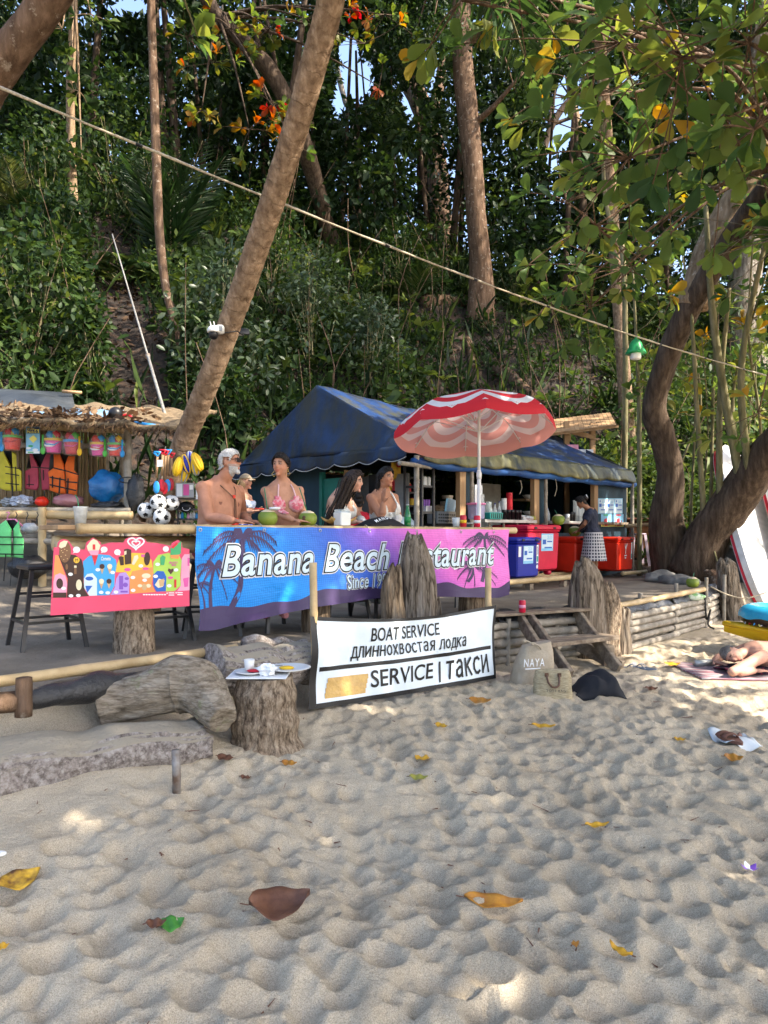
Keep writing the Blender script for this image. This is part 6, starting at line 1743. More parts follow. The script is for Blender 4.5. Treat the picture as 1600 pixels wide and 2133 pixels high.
def umbmat():
 m, t, p = _new('umbrella cloth')
 uv = t.nodes.new('ShaderNodeUVMap'); sx = t.nodes.new('ShaderNodeSeparateXYZ'); lk(t, uv.outputs[0], sx.inputs[0])
 # heart shaped rings: distance grows with radius, dips between the two lobes of each pair of panels
 ab = t.nodes.new('ShaderNodeMath'); ab.operation = 'PINGPONG'; lk(t, sx.outputs[0], ab.inputs[0]); ab.inputs[1].default_value = 1.0
 s1 = t.nodes.new('ShaderNodeMath'); s1.operation = 'MULTIPLY'; lk(t, ab.outputs[0], s1.inputs[0]); s1.inputs[1].default_value = math.pi
 s2 = t.nodes.new('ShaderNodeMath'); s2.operation = 'SINE'; lk(t, s1.outputs[0], s2.inputs[0])
 s3 = t.nodes.new('ShaderNodeMath'); s3.operation = 'MULTIPLY_ADD'; lk(t, s2.outputs[0], s3.inputs[0]); s3.inputs[1].default_value = -.2; lk(t, sx.outputs[1], s3.inputs[2])
 s4 = t.nodes.new('ShaderNodeMath'); s4.operation = 'MULTIPLY'; lk(t, s3.outputs[0], s4.inputs[0]); s4.inputs[1].default_value = 3.9
 s5 = t.nodes.new('ShaderNodeMath'); s5.operation = 'FRACT'; lk(t, s4.outputs[0], s5.inputs[0])
 s6 = t.nodes.new('ShaderNodeMath'); s6.operation = 'GREATER_THAN'; lk(t, s5.outputs[0], s6.inputs[0]); s6.inputs[1].default_value = .5
 s7 = t.nodes.new('ShaderNodeMath'); s7.operation = 'LESS_THAN'; lk(t, sx.outputs[1], s7.inputs[0]); s7.inputs[1].default_value = .93
 s8 = t.nodes.new('ShaderNodeMath'); s8.operation = 'MULTIPLY'; lk(t, s6.outputs[0], s8.inputs[0]); lk(t, s7.outputs[0], s8.inputs[1])
 mx = t.nodes.new('ShaderNodeMix'); mx.data_type = 'RGBA'; lk(t, s8.outputs[0], mx.inputs['Factor']); mx.inputs['A'].default_value = (.6, .015, .03, 1); mx.inputs['B'].default_value = (.75, .76, .8, 1)
 # the woven underside is paler
 gm = t.nodes.new('ShaderNodeNewGeometry'); mx2 = t.nodes.new('ShaderNodeMix'); mx2.data_type = 'RGBA'
 f2 = t.nodes.new('ShaderNodeMath'); f2.operation = 'MULTIPLY'; lk(t, gm.outputs['Backfacing'], f2.inputs[0]); f2.inputs[1].default_value = .62
 lk(t, f2.outputs[0], mx2.inputs['Factor']); lk(t, mx.outputs['Result'], mx2.inputs['A']); mx2.inputs['B'].default_value = (.8, .52, .45, 1)
 lk(t, mx2.outputs['Result'], p.inputs['Base Color']); p.inputs['Roughness'].default_value = .7
 tr = t.nodes.new('ShaderNodeBsdfTranslucent'); lk(t, mx2.outputs['Result'], tr.inputs[0])
 ms = t.nodes.new('ShaderNodeMixShader'); ms.inputs[0].default_value = .35; lk(t, p.outputs[0], ms.inputs[1]); lk(t, tr.outputs[0], ms.inputs[2])
 lk(t, ms.outputs[0], t.nodes['Material Output'].inputs[0])
 return m
UMB = umbmat()
for k in range(8):
 a0, a1 = 2*math.pi*k/8+.2-.2, 2*math.pi*(k+1)/8
 nu, nv = 8, 16
 V_, U_ = [], []
 for i in range(nu+1):
  for j in range(nv+1):
   q = 1.12*j/nv
   V_.append(tuple(umb(a0+(a1-a0)*i/nu, q))); U_.append((k+i/nu, q))
 f_ = [(i*(nv+1)+j, i*(nv+1)+j+1, (i+1)*(nv+1)+j+1, (i+1)*(nv+1)+j) for i in range(nu) for j in range(nv)]
 cpn = npmesh('canopy_panel', np.array(V_), np.array(f_), UMB, um, True, uv=np.array(U_))
 am = (a0+a1)/2
 def vf(x, y, l):
  p0 = umb(am+x, .93+y); return p0+(tiltM.to_3x3() @ Vector((math.cos(am), math.sin(am), .55))).normalized()*(.004+l)
 decal([[(x*.011, -y*.011) for x, y in poly] for poly in heart_logo(0, 0, .38)], lambda x, y, l: vf(x, -y, l), INK['white'], cpn, .001, 'heart_logo')
 rb_ = MB().tube([tiltM @ Vector((.02*math.cos(a0), .02*math.sin(a0), .1))]+[umb(a0, q)-Vector((0, 0, .012)) for q in (.3, .6, .98)], .006, 5).build('rib', WHITE, um)
 MB().tube([Vector((UC.x, UC.y, 2.62)), umb(a0, .5)-Vector((0, 0, .012))], .005, 5).build('strut', WHITE, rb_)
MB().lathe([(.03, 0), (.02, .03), (.006, .05)], umb(0, 0), 10).build('finial', WHITE, um, smooth=True)

# ------------------------------------------------------------------ little wooden stand behind the roof
ws = thing('wooden_stand', 'little raw timber stand with slatted roof behind the blue roof', 'stand', sh(5.3, 1.2, GT))
Y0 = 14.3
for px in (1180, 1234):
 p = at(px, 900, Y0)
 MB().beam((p.x, p.y, gz(p.x, p.y)-.1), at(px, 882 if px > 1200 else 878, Y0), .1).build('post', TIMBER, ws)
 MB().beam((p.x+.3, p.y+1.0, gz(p.x+.3, p.y+1.0)-.1), (p.x+.3, p.y+1.0, 3.8), .09).build('post', TIMBER, ws)
MB().beam(at(1176, 896, Y0-.05), at(1240, 912, Y0-.05), .05, .09).build('rail', TIMBER, ws)
MB().beam(at(1176, 940, Y0-.05), at(1240, 950, Y0-.05), .05, .09).build('rail', TIMBER, ws)
for k in range(15):
 a = at(1145+k*9.6, 903-k*1.2, Y0-.35); b = a+Vector((.35, 1.5, .5))
 MB().beam(a, b, .085, .02).build('roof_slat', TIMBER, ws)
MB().beam(at(1140, 906, Y0-.3), at(1288, 888, Y0-.3), .05, .05).build('roof_batten', TIMBER, ws)
decal([rect(1182, 926, 1205, 938)], lambda x, y, l: at(x, y, Y0-.09-l), INK['rose'], ws, .001, 'cloth'); decal([rect(1205, 936, 1236, 955)], lambda x, y, l: at(x, y, Y0-.09-l), INK['white'], ws, .001, 'cloth')
# pole fence, plastic stool and drawers right of the shack
one('bamboo_rail', bamboo(MB(), at(1303, 1096, 13.4), at(1424, 1088, 12.9), .04, .4), BAM, 'bamboo rail tied between the shack post and the forked tree', 'rail', smooth=True)
p = at(1328, 1120, 13.9); g = gz(p.x, p.y)
t = thing('plastic_stool', 'pale pink plastic stool beside the shack corner', 'stool', (p.x, p.y, g))
STP = mat('pink plastic', (.62, .5, .6), .4)
MB().lathe([(.13, 0), (.16, .02), (.16, .035), (.0, .04)], (p.x, p.y, g+.6), 16).build('seat', STP, t, smooth=True, autos=30)
for sx in (-1, 1):
 for sy in (-1, 1): MB().beam((p.x+sx*.11, p.y+sy*.11, g+.61), (p.x+sx*.17, p.y+sy*.17, g), .05, .02).build('leg', STP, t)
p = at(1352, 1120, 14.4); g = gz(p.x, p.y)
t = thing('drawer_chest', 'brown wooden chest behind the bamboo rail', 'chest', (p.x, p.y, g))
MB().box((p.x, p.y, g+.4), (1.0, .5, .75), None, .01).build('carcass', mat('dark varnish', (.12, .05, .025), .4), t)
for k in range(2): MB().box((p.x, p.y-.26, g+.25+.3*k), (.9, .03, .26), None, .01).build('drawer', mat('drawer varnish', (.2, .085, .035), .4), t)
MB().box((p.x, p.y-.05, g+.8), (1.15, .65, .04), None, .01).build('top', mat('red brown top', (.16, .06, .035), .5), t)


# ------------------------------------------------------------------ toy stall on the left
THATCH = mat('thatch', (.26, .19, .11), .9, (.1, .07, .04), 18, (1, 1, 3), .9, 60)
REED = mat('reed', (.36, .26, .15), .8, (.2, .135, .07), 14, (1, 1, .2))
SHEETD = tarpmat('dark sheet', (.025, .03, .036), (.05, .058, .066))
YS = 7.9
stl = thing('toy_stall', 'bamboo toy stall with thatched roof and reed back wall at the left', 'stall', (-3.9, 8.3, gz(-3.9, 8.3)))
def stp(px, py, Y=YS): return at(px, py, Y)
for px, Y, z1 in ((266, 8.0, 2.66), (256, 9.0, 2.9), (88, 7.75, 1.78), (-120, 7.8, 2.8), (-90, 9.0, 3.0), (222, 8.95, 2.7)):
 x = (px-800)/F*Y
 bam('post', (x, Y, gz(x, Y)-.1), (x, Y, z1), .045 if px != 222 else .035, stl, BAM if px == 88 else BAMG, .35)
bam('table_pole', stp(-160, 1070, 7.72), stp(276, 1074, 7.85), .048, stl, BAM, .4, 12)
bam('table_pole', stp(-160, 1062, 8.7), stp(272, 1064, 8.8), .045, stl, BAMG, .4, 10)
for k in range(9):
 a, b = stp(-160, 1058, 7.8+.1*k), stp(272, 1060, 7.86+.1*k)
 bam('table_slat', Vector((a.x, a.y, 1.755)), Vector((b.x, b.y, 1.75)), .03, stl, BAMG, .4, 8)
bam('lower_rail', stp(-100, 1125, 7.75), stp(118, 1128, 7.75), .035, stl, BAMG)
bam('lower_rail', stp(-100, 1117, 8.2), stp(110, 1118, 8.2), .045, stl, BAMG)
bam('beam', stp(-150, 880, 7.95), stp(275, 897, 8.0), .04, stl, BAM, .4)
bam('beam', stp(-150, 925, 8.75), stp(275, 930, 8.8), .035, stl, BAMG, .4)
bam('roof_pole', stp(-150, 860, 7.7), stp(362, 893, 7.75), .018, stl, BAMG, .4)
# reed wall, every reed a piece
rx0, rx1 = stp(-150, 0, 8.9).x, stp(222, 0, 8.9).x
rm = None
N_R = 96
for i in range(N_R):
 x = rx0+(rx1-rx0)*i/N_R
 if rm is None:
  o = MB().tube([(x, 8.9, 1.76), (x+.004, 8.9, 2.2), (x-.004, 8.9, 2.82)], [.0155, .015, .014], 6).build('reed', REED, stl, smooth=True)
  rm = o; x_first = x
 else:
  o = rm.copy(); col.objects.link(o); o.parent = stl; o.location = (x-x_first, rnd.uniform(-.012, .012), rnd.uniform(-.03, .03)); o.rotation_euler = (rnd.uniform(-.01, .01), rnd.uniform(-.008, .008), 0)
# thatch: a rumpled slope with a fringe of stalks
def thatch(u, v):
 px = -180+545*u
 a = at(px, 866+27*u, 7.6)
 p = Vector((a.x, 7.6+1.9*v, a.z+.5*v))
 return p+Vector((0, 0, .035*math.sin(u*37+v*11)*math.sin(v*9+u*13)))
MB().grid(thatch, 60, 14).build('thatch', THATCH, stl, smooth=True, solid=.05)
lv = Leaves()
k = 900
u_ = rng.random(k)
P = np.array([tuple(thatch(a, 0)) for a in u_])+rng.normal(size=(k, 3))*np.array([.01, .03, .02])
lv.put(P, np.stack([rng.normal(size=k)*.5, -.5*np.ones(k), -.7+rng.normal(size=k)*.25], -1), rng.normal(size=(k, 3))+np.array([0, -1, .3]), rng.uniform(.04, .12, k), T_SMALL, rng.random(k), .16)
lv.build('thatch_fringe', LEAF_DRY, stl)
lv = Leaves()
k = 520
u_ = .1+.75*rng.random(k); v_ = .02+.5*rng.random(k)**1.5
P = np.array([tuple(thatch(a, b)) for a, b in zip(u_, v_)])+np.array([0, 0, .045])
lv.put(P, rng.normal(size=(k, 3))*np.array([1, 1, .5]), rng.normal(size=(k, 3))*.6+np.array([0, -.4, .6]), rng.uniform(.06, .13, k), T_MED, rng.random(k))
tag(lv.build('roof_leaves', LEAF_DRY), 'brown dry leaves gathered on the thatched stall roof', 'leaf litter', None, 'stuff')
def sheet(u, v):
 a, b = at(-190, 862, 8.5).lerp(at(165, 866, 8.5), u), at(-190, 800, 9.8).lerp(at(150, 818, 9.8), u)
 return a.lerp(b, v)+Vector((0, 0, .05*math.sin(u*14+v*5)*math.sin(math.pi*v)))
one('roof_sheet', MB().grid(sheet, 30, 10), SHEETD, 'dark plastic sheet stretched above the thatched stall roof', 'sheet', smooth=True, solid=.006)
one('roof_sheet', MB().grid(lambda u, v: at(60, 862, 8.1).lerp(at(232, 866, 8.1), u)+Vector((0, .4*v, .12*v+.02*math.sin(u*20+v*6))), 24, 4), tarpmat('pale blue sheet', (.16, .27, .4), (.25, .38, .5)), 'faded blue plastic strip lying on the thatched roof', 'sheet', smooth=True, solid=.005)
one('wooden_pole', MB().tube([at(130, 815, 9.6), at(170, 818, 9.6)], .022, 8), TIMBER, 'short pole end sticking out beside the dark roof sheet', 'pole', smooth=True)
one('black_ball', MB().ball(at(241, 862, 7.95), .078, 20), PCOL['black'], 'black ball lying on the thatched stall roof', 'ball', smooth=True)
one('red_hoop', MB().tube([at(258+12*math.cos(a)+6, 875-11*math.sin(a), 8.0) for a in [math.pi*i/12 for i in range(13)]], .014, 7), PCOL['red'], 'red plastic hoop beside the black ball on the roof', 'hoop', smooth=True)
one('foam_tube', MB().tube([at(268, 879, 7.8), at(340, 890, 7.7)], .022, 8), PCOL['skyb'], 'blue foam tube lying along the stall roof edge', 'foam tube', smooth=True)

def plane7(Y): return lambda cx, cy, l=0.0: at(cx/5.714, 860+cy/5.714, Y-l)
def slabpoly(name, poly, fn, m, parent, th, l0=0.0):
 mb = MB(); n = len(poly)
 vf = [fn(x, y, l0+th) for x, y in poly]; vb = [fn(x, y, l0) for x, y in poly]
 cxm, cym = sum(p[0] for p in poly)/n, sum(p[1] for p in poly)/n
 vm = [fn(cxm+(x-cxm)*.86, cym+(y-cym)*.9, l0+th*1.45) for x, y in poly]
 mb.add(vb+vf+vm, [tuple(range(n))]+[(i, (i+1) % n, n+(i+1) % n, n+i) for i in range(n)]+[(n+i, n+(i+1) % n, 2*n+(i+1) % n, 2*n+i) for i in range(n)]+[tuple(range(2*n, 3*n))])
 return mb.build(name, m, parent, smooth=True, autos=50)
def band(a, b, w_=12): return stroke([a, b], w_)
def vest(label, Y, panels, lining, straps, m, fn=None, th=.05):
 fn = fn or plane7(Y)
 c = fn(*panels[0][0])
 t = thing('life_vest', label, 'life vest', fn(sum(p[0] for p in panels[0])/len(panels[0]), max(p[1] for p in panels[0]), 0))
 for p in lining: slabpoly('lining', p, fn, BLACK, t, .012, -.03)
 for p in panels: slabpoly('panel', p, fn, m, t, th)
 for s_ in straps: slabpoly('strap', band(*s_), fn, BLACK, t, .006, th*1.4)
 return t, fn
VY, VP, VO, VG = (mat('vest '+n_, c, .75, tuple(x*.75 for x in c), 8, bump=.4, bscale=12) for n_, c in (('yellow', (.62, .55, .05)), ('pink', (.45, .06, .1)), ('orange', (.85, .16, .02)), ('green', (.18, .72, .25))))
vest('yellow life vest hanging at the left of the stall wall', 8.35, [[(0, 470), (42, 450), (132, 640), (138, 930), (70, 925), (-10, 895), (-10, 640)], [(140, 455), (195, 485), (200, 640), (262, 700), (262, 925), (155, 935), (148, 640)]], [[(42, 450), (140, 455), (145, 660), (130, 660)], [(10, 560), (60, 690), (0, 690)]],
  [((60, 640), (250, 665)), ((65, 720), (230, 745)), ((65, 835), (230, 855)), ((185, 640), (195, 930)), ((150, 870), (150, 990), 16)], VY)
vest('faded pink life vest hanging in the middle of the stall wall', 8.38, [[(350, 485), (388, 490), (462, 640), (465, 890), (440, 922), (300, 908), (300, 690), (372, 655)], [(548, 490), (600, 485), (590, 650), (602, 720), (590, 915), (500, 922), (482, 640)]], [[(380, 480), (552, 480), (480, 660), (466, 660)], [(345, 500), (372, 655), (320, 655)]],
  [((380, 645), (600, 660)), ((345, 740), (348, 880)), ((315, 852), (405, 855)), ((515, 680), (515, 800)), ((408, 930), (406, 1080)), ((532, 930), (530, 1000))], VP)
vest('bright orange life vest with black webbing on the stall wall', 8.25, [[(640, 488), (715, 490), (765, 612), (778, 800), (790, 965), (700, 962), (590, 922), (585, 780), (570, 705), (640, 655)], [(815, 510), (892, 520), (882, 680), (938, 742), (925, 900), (915, 988), (800, 975), (788, 780), (772, 620)]], [[(710, 480), (820, 505), (775, 640), (762, 640)], [(600, 500), (640, 490), (640, 655), (580, 690)]],
  [((640, 655), (790, 690), 16), ((590, 765), (780, 800), 16), ((790, 820), (925, 830), 16), ((590, 855), (910, 925), 16), ((625, 750), (625, 890), 18), ((715, 770), (705, 960), 18), ((810, 780), (805, 960), 18), ((785, 690), (935, 735), 14), ((690, 960), (650, 1070), 14)], VO)
cf = lambda cx, cy, l=0.0: at(cx/3.81, 780+cy/3.81, 7.05-l)
t, fn = vest('bright green life vest on a hanger below the stall table', 7.05, [[(-10, 1195), (48, 1155), (92, 1225), (92, 1450), (-10, 1450)], [(105, 1225), (150, 1160), (162, 1250), (190, 1310), (186, 1458), (98, 1450)]], [[(45, 1150), (152, 1158), (104, 1240), (92, 1240)]], [((-5, 1290), (185, 1290), 9), ((-5, 1350), (188, 1350), 9), ((-5, 1425), (186, 1428), 9), ((105, 1230), (103, 1455), 5), ((45, 1430), (30, 1640), 9), ((105, 1430), (80, 1680), 5)], VG, cf, .045)
MB().tube([cf(60, 1150), cf(60, 1125), cf(75, 1105), cf(70, 1092), cf(52, 1098)], .006, 6).build('hanger_hook', PCOL['pink'], t, smooth=True)
MB().tube([cf(0, 1210), cf(60, 1150), cf(120, 1150), cf(180, 1205)], .008, 6).build('hanger', PCOL['pink'], t, smooth=True)

def bucket(label, cx, cy, body, rim, toys, handle, Y=7.9, s=1.0, lab=True):
 c = at(cx/5.714, 860+cy/5.714, Y)
 t = thing('beach_bucket_set', label, 'bucket', c, 'beach bucket sets hanging from the stall beam')
 h, r_ = .155*s, .092*s
 B = MB().lathe([(r_*.78, 0), (r_*.8, .01), (r_, h*.93), (r_*.97, h*.93), (r_*.75, .012)], c, 20).build('bucket', PCOL[body], t, smooth=True, autos=40)
 MB().lathe([(r_*1.0, h*.82), (r_*1.09, h*.85), (r_*1.09, h*1.0), (r_*.98, h*1.0)], c, 20).build('rim', PCOL[rim], t, smooth=True, autos=40)
 for i, tc in enumerate(toys):
  a = -2.2+1.3*i
  q = c+Vector((.045*math.cos(a+.5)*s, -.03, h*1.12+.02*(i % 2)))
  MB().ball(q, (.045*s, .03*s, .05*s), 10, None, lambda p, v: p*(1+.12*math.sin(v[0]*7+i))).build('toy', PCOL[tc], t, smooth=True)
 sd_ = 1 if handle[1] > 0 else -1
 xx = c.x+sd_*r_*1.05
 MB().tube([(xx, c.y-.05, c.z+.02), (xx, c.y-.05, c.z+h*1.25)], .012*s, 7).build('spade_handle', PCOL[handle[0]], t, smooth=True)
 MB().ball((xx, c.y-.05, c.z+.02), (.03*s, .012, .045*s), 10).build('spade_blade', PCOL[handle[0]], t, smooth=True)
 MB().tube([(c.x-r_, c.y, c.z+h*.9), (c.x-r_*.5, c.y-r_, c.z+h*.55), (c.x+r_*.5, c.y-r_, c.z+h*.5), (c.x+r_, c.y, c.z+h*.9)], .007, 6).build('handle', PCOL[toys[0]], t, smooth=True)
 if lab: MB().ball(c+Vector((-.01, -r_*.88, h*.5)), (.06*s, .012, .022*s), 12).build('sticker', INK['white'], t, smooth=True)
 MB().lathe([(r_*.95, -.012), (r_*1.2, h*.3), (r_*1.25, h*1.1), (r_*.7, h*1.55), (.008, h*1.85), (.006, h*2.1)], c, 16).build('net_bag', mat('clear film', (.8, .82, .84), .12, (.75, .78, .8), spec=.6, alpha=.12), t, smooth=True)
bucket('orange bucket set with a blue spade in front, leftmost on the beam', 150, 440, 'orange', 'green', ['red', 'skyb', 'yellow', 'red'], ('skyb', -1), lab=False)
bucket('pink bucket set with green spade and yellow rim under the beam', 640, 475, 'magenta', 'yellow', ['skyb', 'red', 'green', 'skyb'], ('green', -1))
bucket('dark red bucket set with blue rim and yellow rake', 865, 492, 'red', 'skyb', ['magenta', 'green', 'magenta', 'red'], ('yellow', 1), lab=False)
bucket('pink bucket set with blue star mould second from the right', 1175, 510, 'magenta', 'yellow', ['orange', 'skyb', 'red', 'orange'], ('green', 1), s=.92)
bucket('orange bucket set with green rim and blue rake at the right post', 1380, 515, 'orange', 'green', ['skyb', 'yellow', 'red', 'skyb'], ('skyb', 1), s=.92)
f7 = plane7(7.9)
t = thing('toy_card_pack', 'yellow and blue toy pack card hanging between the bucket sets', 'toy pack', f7(390, 485))
slabpoly('card', rect(310, 165, 475, 485), f7, INK['sky'], t, .01)
decal([rect(318, 172, 468, 245)], f7, INK['navy'], t, .018); decal([rect(412, 195, 464, 240), [(345, 305), (400, 265), (445, 310), (395, 360)]], f7, INK['lemon'], t, .02)
lettering('OCEAN', (322, 208, 408, 180), f7, INK['lemon'], t, .021); lettering('Pack', (322, 240, 405, 212), f7, INK['lemon'], t, .021, 0, .02, .0); lettering('6', (424, 236, 452, 200), f7, INK['navy'], t, .022, 0, .03, .0)
decal([ell(340, 420, 30, 14), ell(420, 440, 34, 16), rect(312, 455, 472, 482)], f7, INK['white'], t, .019); decal([ell(365, 395, 30, 12), rect(330, 462, 400, 476)], f7, INK['green'], t, .02)

# goods lying on the stall table
def lump(name, label, cat, px, py, Y, r_, m, k=.2, f_=7, seed=0, smooth=True, n=22):
 c = at(px, py, Y)
 return one(name, MB().ball(c, r_, n, None, lambda q, v: q*(1+k*math.sin(v[0]*f_+seed)*math.sin(v[1]*f_*1.2+1+seed)+k*.6*math.sin(v[2]*f_*1.7+v[0]*f_*.8+seed))), m, label, cat, smooth=smooth)
lump('plastic_bag', 'big shiny blue plastic bag on the right of the stall table', 'bag', 223, 1014, 8.1, (.21, .16, .19), mat('blue film bag', (.01, .16, .42), .25, (.008, .11, .32), 6, bump=.9, bscale=9, spec=.6), .12, 5, 2)
lump('plastic_bag', 'pale pink see through bag lying on the stall table', 'bag', 142, 1043, 8.1, (.17, .12, .075), mat('pink film bag', (.5, .22, .24), .25, (.36, .15, .17), 6, bump=.9, bscale=9, spec=.6), .1, 5, 1)
lump('dry_bag', 'small orange rolled dry bag on the stall table', 'bag', 87, 1045, 8.0, (.075, .07, .058), PCOL['orange'], .05, 6, 3)
lump('plastic_bag', 'crumpled white plastic bag with dark lettering on the table left', 'bag', 45, 1044, 8.05, (.13, .1, .06), mat('white film bag', (.5, .54, .62), .3, (.32, .36, .45), 10, bump=.8, bscale=10), .2, 6, 4, False)
lump('plastic_bag', 'grey plastic bag at the left end of the stall table', 'bag', 18, 1046, 8.1, (.08, .08, .05), PCOL['grey'], .2, 6, 6, False)
lump('black_bag', 'heap of black rubber straps under the blue bag', 'bag', 225, 1054, 7.95, (.19, .1, .045), BLACKT, .25, 9, 5)
lump('plastic_bag', 'clear bag of goods hanging below the stall table', 'bag', 62, 1100, 7.4, (.085, .06, .055), mat('frosted film', (.42, .44, .46), .3, (.25, .27, .29), 9, bump=.8, bscale=9), .12, 6, 8)
lump('black_bag', 'black rubber tyre bag on the ground beneath the stall', 'bag', 60, 1180, 7.7, (.22, .2, .13), BLACKT, .1, 5, 9)
for i, px in enumerate((32, 55, 76)):
 one('wire_hanger', MB().tube([at(px, 1092, 7.5), at(px, 1080, 7.5), at(px+4, 1073, 7.5), at(px+1, 1066, 7.5)], .005, 5), BLACKM, ['left empty hanger hook on the stall table pole', 'middle empty hanger hook on the stall table pole', 'right empty hanger hook on the stall table pole'][i], 'hanger')
one('wire_hanger', MB().tube([at(268+20*math.cos(a), 1000+6*math.sin(a), 7.9) for a in [2*math.pi*i/20 for i in range(21)]], .006, 5), BLACKM, 'tangled wire hangers on the right stall post', 'hanger')
lump('black_bag', 'black clothes bag hanging right of the stall post', 'bag', 283, 1028, 7.9, (.1, .08, .2), BLACKT, .15, 5, 12)

# ------------------------------------------------------------------ footballs, spades, rubber balls hung by the palm
ph = (1+5**.5)/2
ICO = [Vector(v).normalized() for v in [(0, s1, s2*ph) for s1 in (-1, 1) for s2 in (-1, 1)]+[(s1, s2*ph, 0) for s1 in (-1, 1) for s2 in (-1, 1)]+[(s2*ph, 0, s1) for s1 in (-1, 1) for s2 in (-1, 1)]]
def football(label, px, py, Y, r_, rot):
 c = at(px, py, Y)
 t = thing('football', label, 'ball', c-Vector((0, 0, r_)), 'footballs hanging in a net')
 MB().ball(c, r_, 24).build('ball', PCOL['white'], t, smooth=True)
 M3 = Euler(rot).to_matrix()
 for v in ICO:
  v = M3 @ v
  u = v.orthogonal().normalized(); w_ = v.cross(u)
  pts = [c+(v+(u*math.cos(a)+w_*math.sin(a))*.36).normalized()*r_*1.012 for a in [2*math.pi*i/5 for i in range(5)]]
  MB().add(pts+[c+v*r_*1.02], [(i, (i+1) % 5, 5) for i in range(5)]).build('patch', BLACK, t, smooth=True)
football('upper middle football of the hanging net', 330, 1047, 6.45, .075, (.2, .3, .1))
football('upper right football of the hanging net', 357, 1047, 6.55, .072, (.8, .1, .5))
football('left football of the hanging net', 304, 1063, 6.5, .074, (.4, .9, .2))
football('lowest football of the hanging net', 337, 1077, 6.4, .078, (1.1, .5, .9))
one('net_cord', MB().tube([at(335, 1035, 6.5), at(338, 990, 6.6), at(345, 930, 6.75)], .005, 5), ROPE, 'cord holding the football net to the palm trunk', 'cord')
def spade(label, px, py0, py1, c, hc, Y=6.5):
 t = thing('toy_spade', label, 'spade', at(px, py1, Y), 'toy spades hung in a bundle')
 m_ = py0+(py1-py0)*.62
 MB().tube([at(px+2, py0+8, Y), at(px, m_, Y)], .011, 8).build('shaft', TIMBER, t, smooth=True)
 MB().tube([at(px-5, py0, Y), at(px+8, py0, Y), at(px+3, py0+9, Y), at(px-5, py0, Y)], .012, 7).build('grip', PCOL[hc], t, smooth=True)
 MB().ball(at(px, py1-13, Y-.01), (.03, .012, .058), 12).build('blade', PCOL[c], t, smooth=True)
for i, a in enumerate(((326, 942, 1028, 'skyb', 'skyb'), (337, 938, 1024, 'red', 'red'), (343, 940, 1030, 'red', 'red'), (349, 938, 1024, 'skyb', 'skyb'), (356, 945, 1022, 'red', 'red'))):
 spade(['leftmost blue toy spade of the bundle', 'first red toy spade of the bundle', 'second red toy spade of the bundle', 'right blue toy spade of the bundle', 'rightmost red toy spade of the bundle'][i], *a, Y=6.42+.02*i)
one('price_card', MB().box(at(333, 965, 6.38), (.05, .003, .06)), INK['white'], 'small white price card on the toy spades', 'price card')
def rball(label, px, py, c1, c2, rz, Y=6.4):
 c = at(px, py, Y)
 t = thing('rubber_ball', label, 'ball', c-Vector((0, 0, .09)), 'oval rubber balls hung by the palm')
 Mx = Matrix.Rotation(rz, 4, 'Y')
 MB().ball(c, (.042, .042, .088), 20, Mx, lambda q, v: Vector((q.x*(1+.13*math.cos(5*math.atan2(v[1], v[0]))), q.y*(1+.13*math.cos(5*math.atan2(v[1], v[0]))), q.z))).build('ball', PCOL[c1], t, smooth=True)
 for k in range(5):
  a = 2*math.pi*(k+.5)/5
  MB().tube([c+(Mx.to_3x3() @ Vector((.0385*math.cos(a)*math.cos(e), .0385*math.sin(a)*math.cos(e), .088*math.sin(e)))) for e in [-1.4+2.8*i/8 for i in range(9)]], .0075, 5).build('stripe', PCOL[c2], t, smooth=True)
for i, a in enumerate(((371, 972, 'yellow', 'yellow', .25), (388, 967, 'blue', 'yellow', -.3), (398, 960, 'blue', 'grey', -.2), (411, 962, 'yellow', 'yellow', -.45), (408, 970, 'yellow', 'grey', -.1), (385, 985, 'yellow', 'grey', .2))):
 rball(['leftmost yellow ribbed rubber ball', 'blue ribbed rubber ball with yellow stripes', 'dark blue ribbed ball behind the others', 'large yellow ribbed rubber ball at the right', 'yellow ribbed ball behind the large yellow one', 'lowest yellow ribbed rubber ball'][i], *a, Y=6.4+.03*(i % 3))
# rack of small goods behind the man
rk = thing('display_rack', 'black wire rack with price sheets and small bottles behind the man', 'rack', at(400, 1095, 6.75))
for px in (371, 428):
 MB().beam(at(px, 1130, 6.75), at(px, 1016, 6.75), .014).build('upright', BLACKM, rk); MB().beam(at(px, 1130, 7.0), at(px, 1016, 7.0), .014).build('upright', BLACKM, rk)
for py in (1040, 1062, 1082): MB().box((at(371, py, 6.75)+at(428, py, 7.0))/2, (.27, .27, .012)).build('shelf', BLACKM, rk)
decal([rect(366, 1006, 404, 1036)], lambda x, y, l: at(x, y, 6.7-l), INK['grey'], rk, 0, 'price_sheet'); decal([rect(368, 1008, 380, 1034), rect(395, 1010, 402, 1020)], lambda x, y, l: at(x, y, 6.7-l), INK['white'], rk, .002, 'price_sheet'); decal([rect(382, 1009, 394, 1032)], lambda x, y, l: at(x, y, 6.7-l), INK['magenta'], rk, .002, 'price_sheet'); decal([rect(408, 1008, 428, 1040)], lambda x, y, l: at(x, y, 6.72-l), INK['white'], rk, 0, 'price_sheet')
one('face_bag', MB().ball(at(388, 1056, 6.8), (.07, .05, .055), 16), BLACK, 'black pouch with a grinning face on the wire rack', 'pouch', smooth=True)
o = MB().tube([at(388+8*math.cos(a), 1057-7*math.sin(a), 6.742) for a in [math.pi+math.pi*i/10 for i in range(11)]], .003, 5).build('printed_smile', INK['white'], None); o.parent = bpy.data.objects['face_bag']; o.location = -o.parent.location
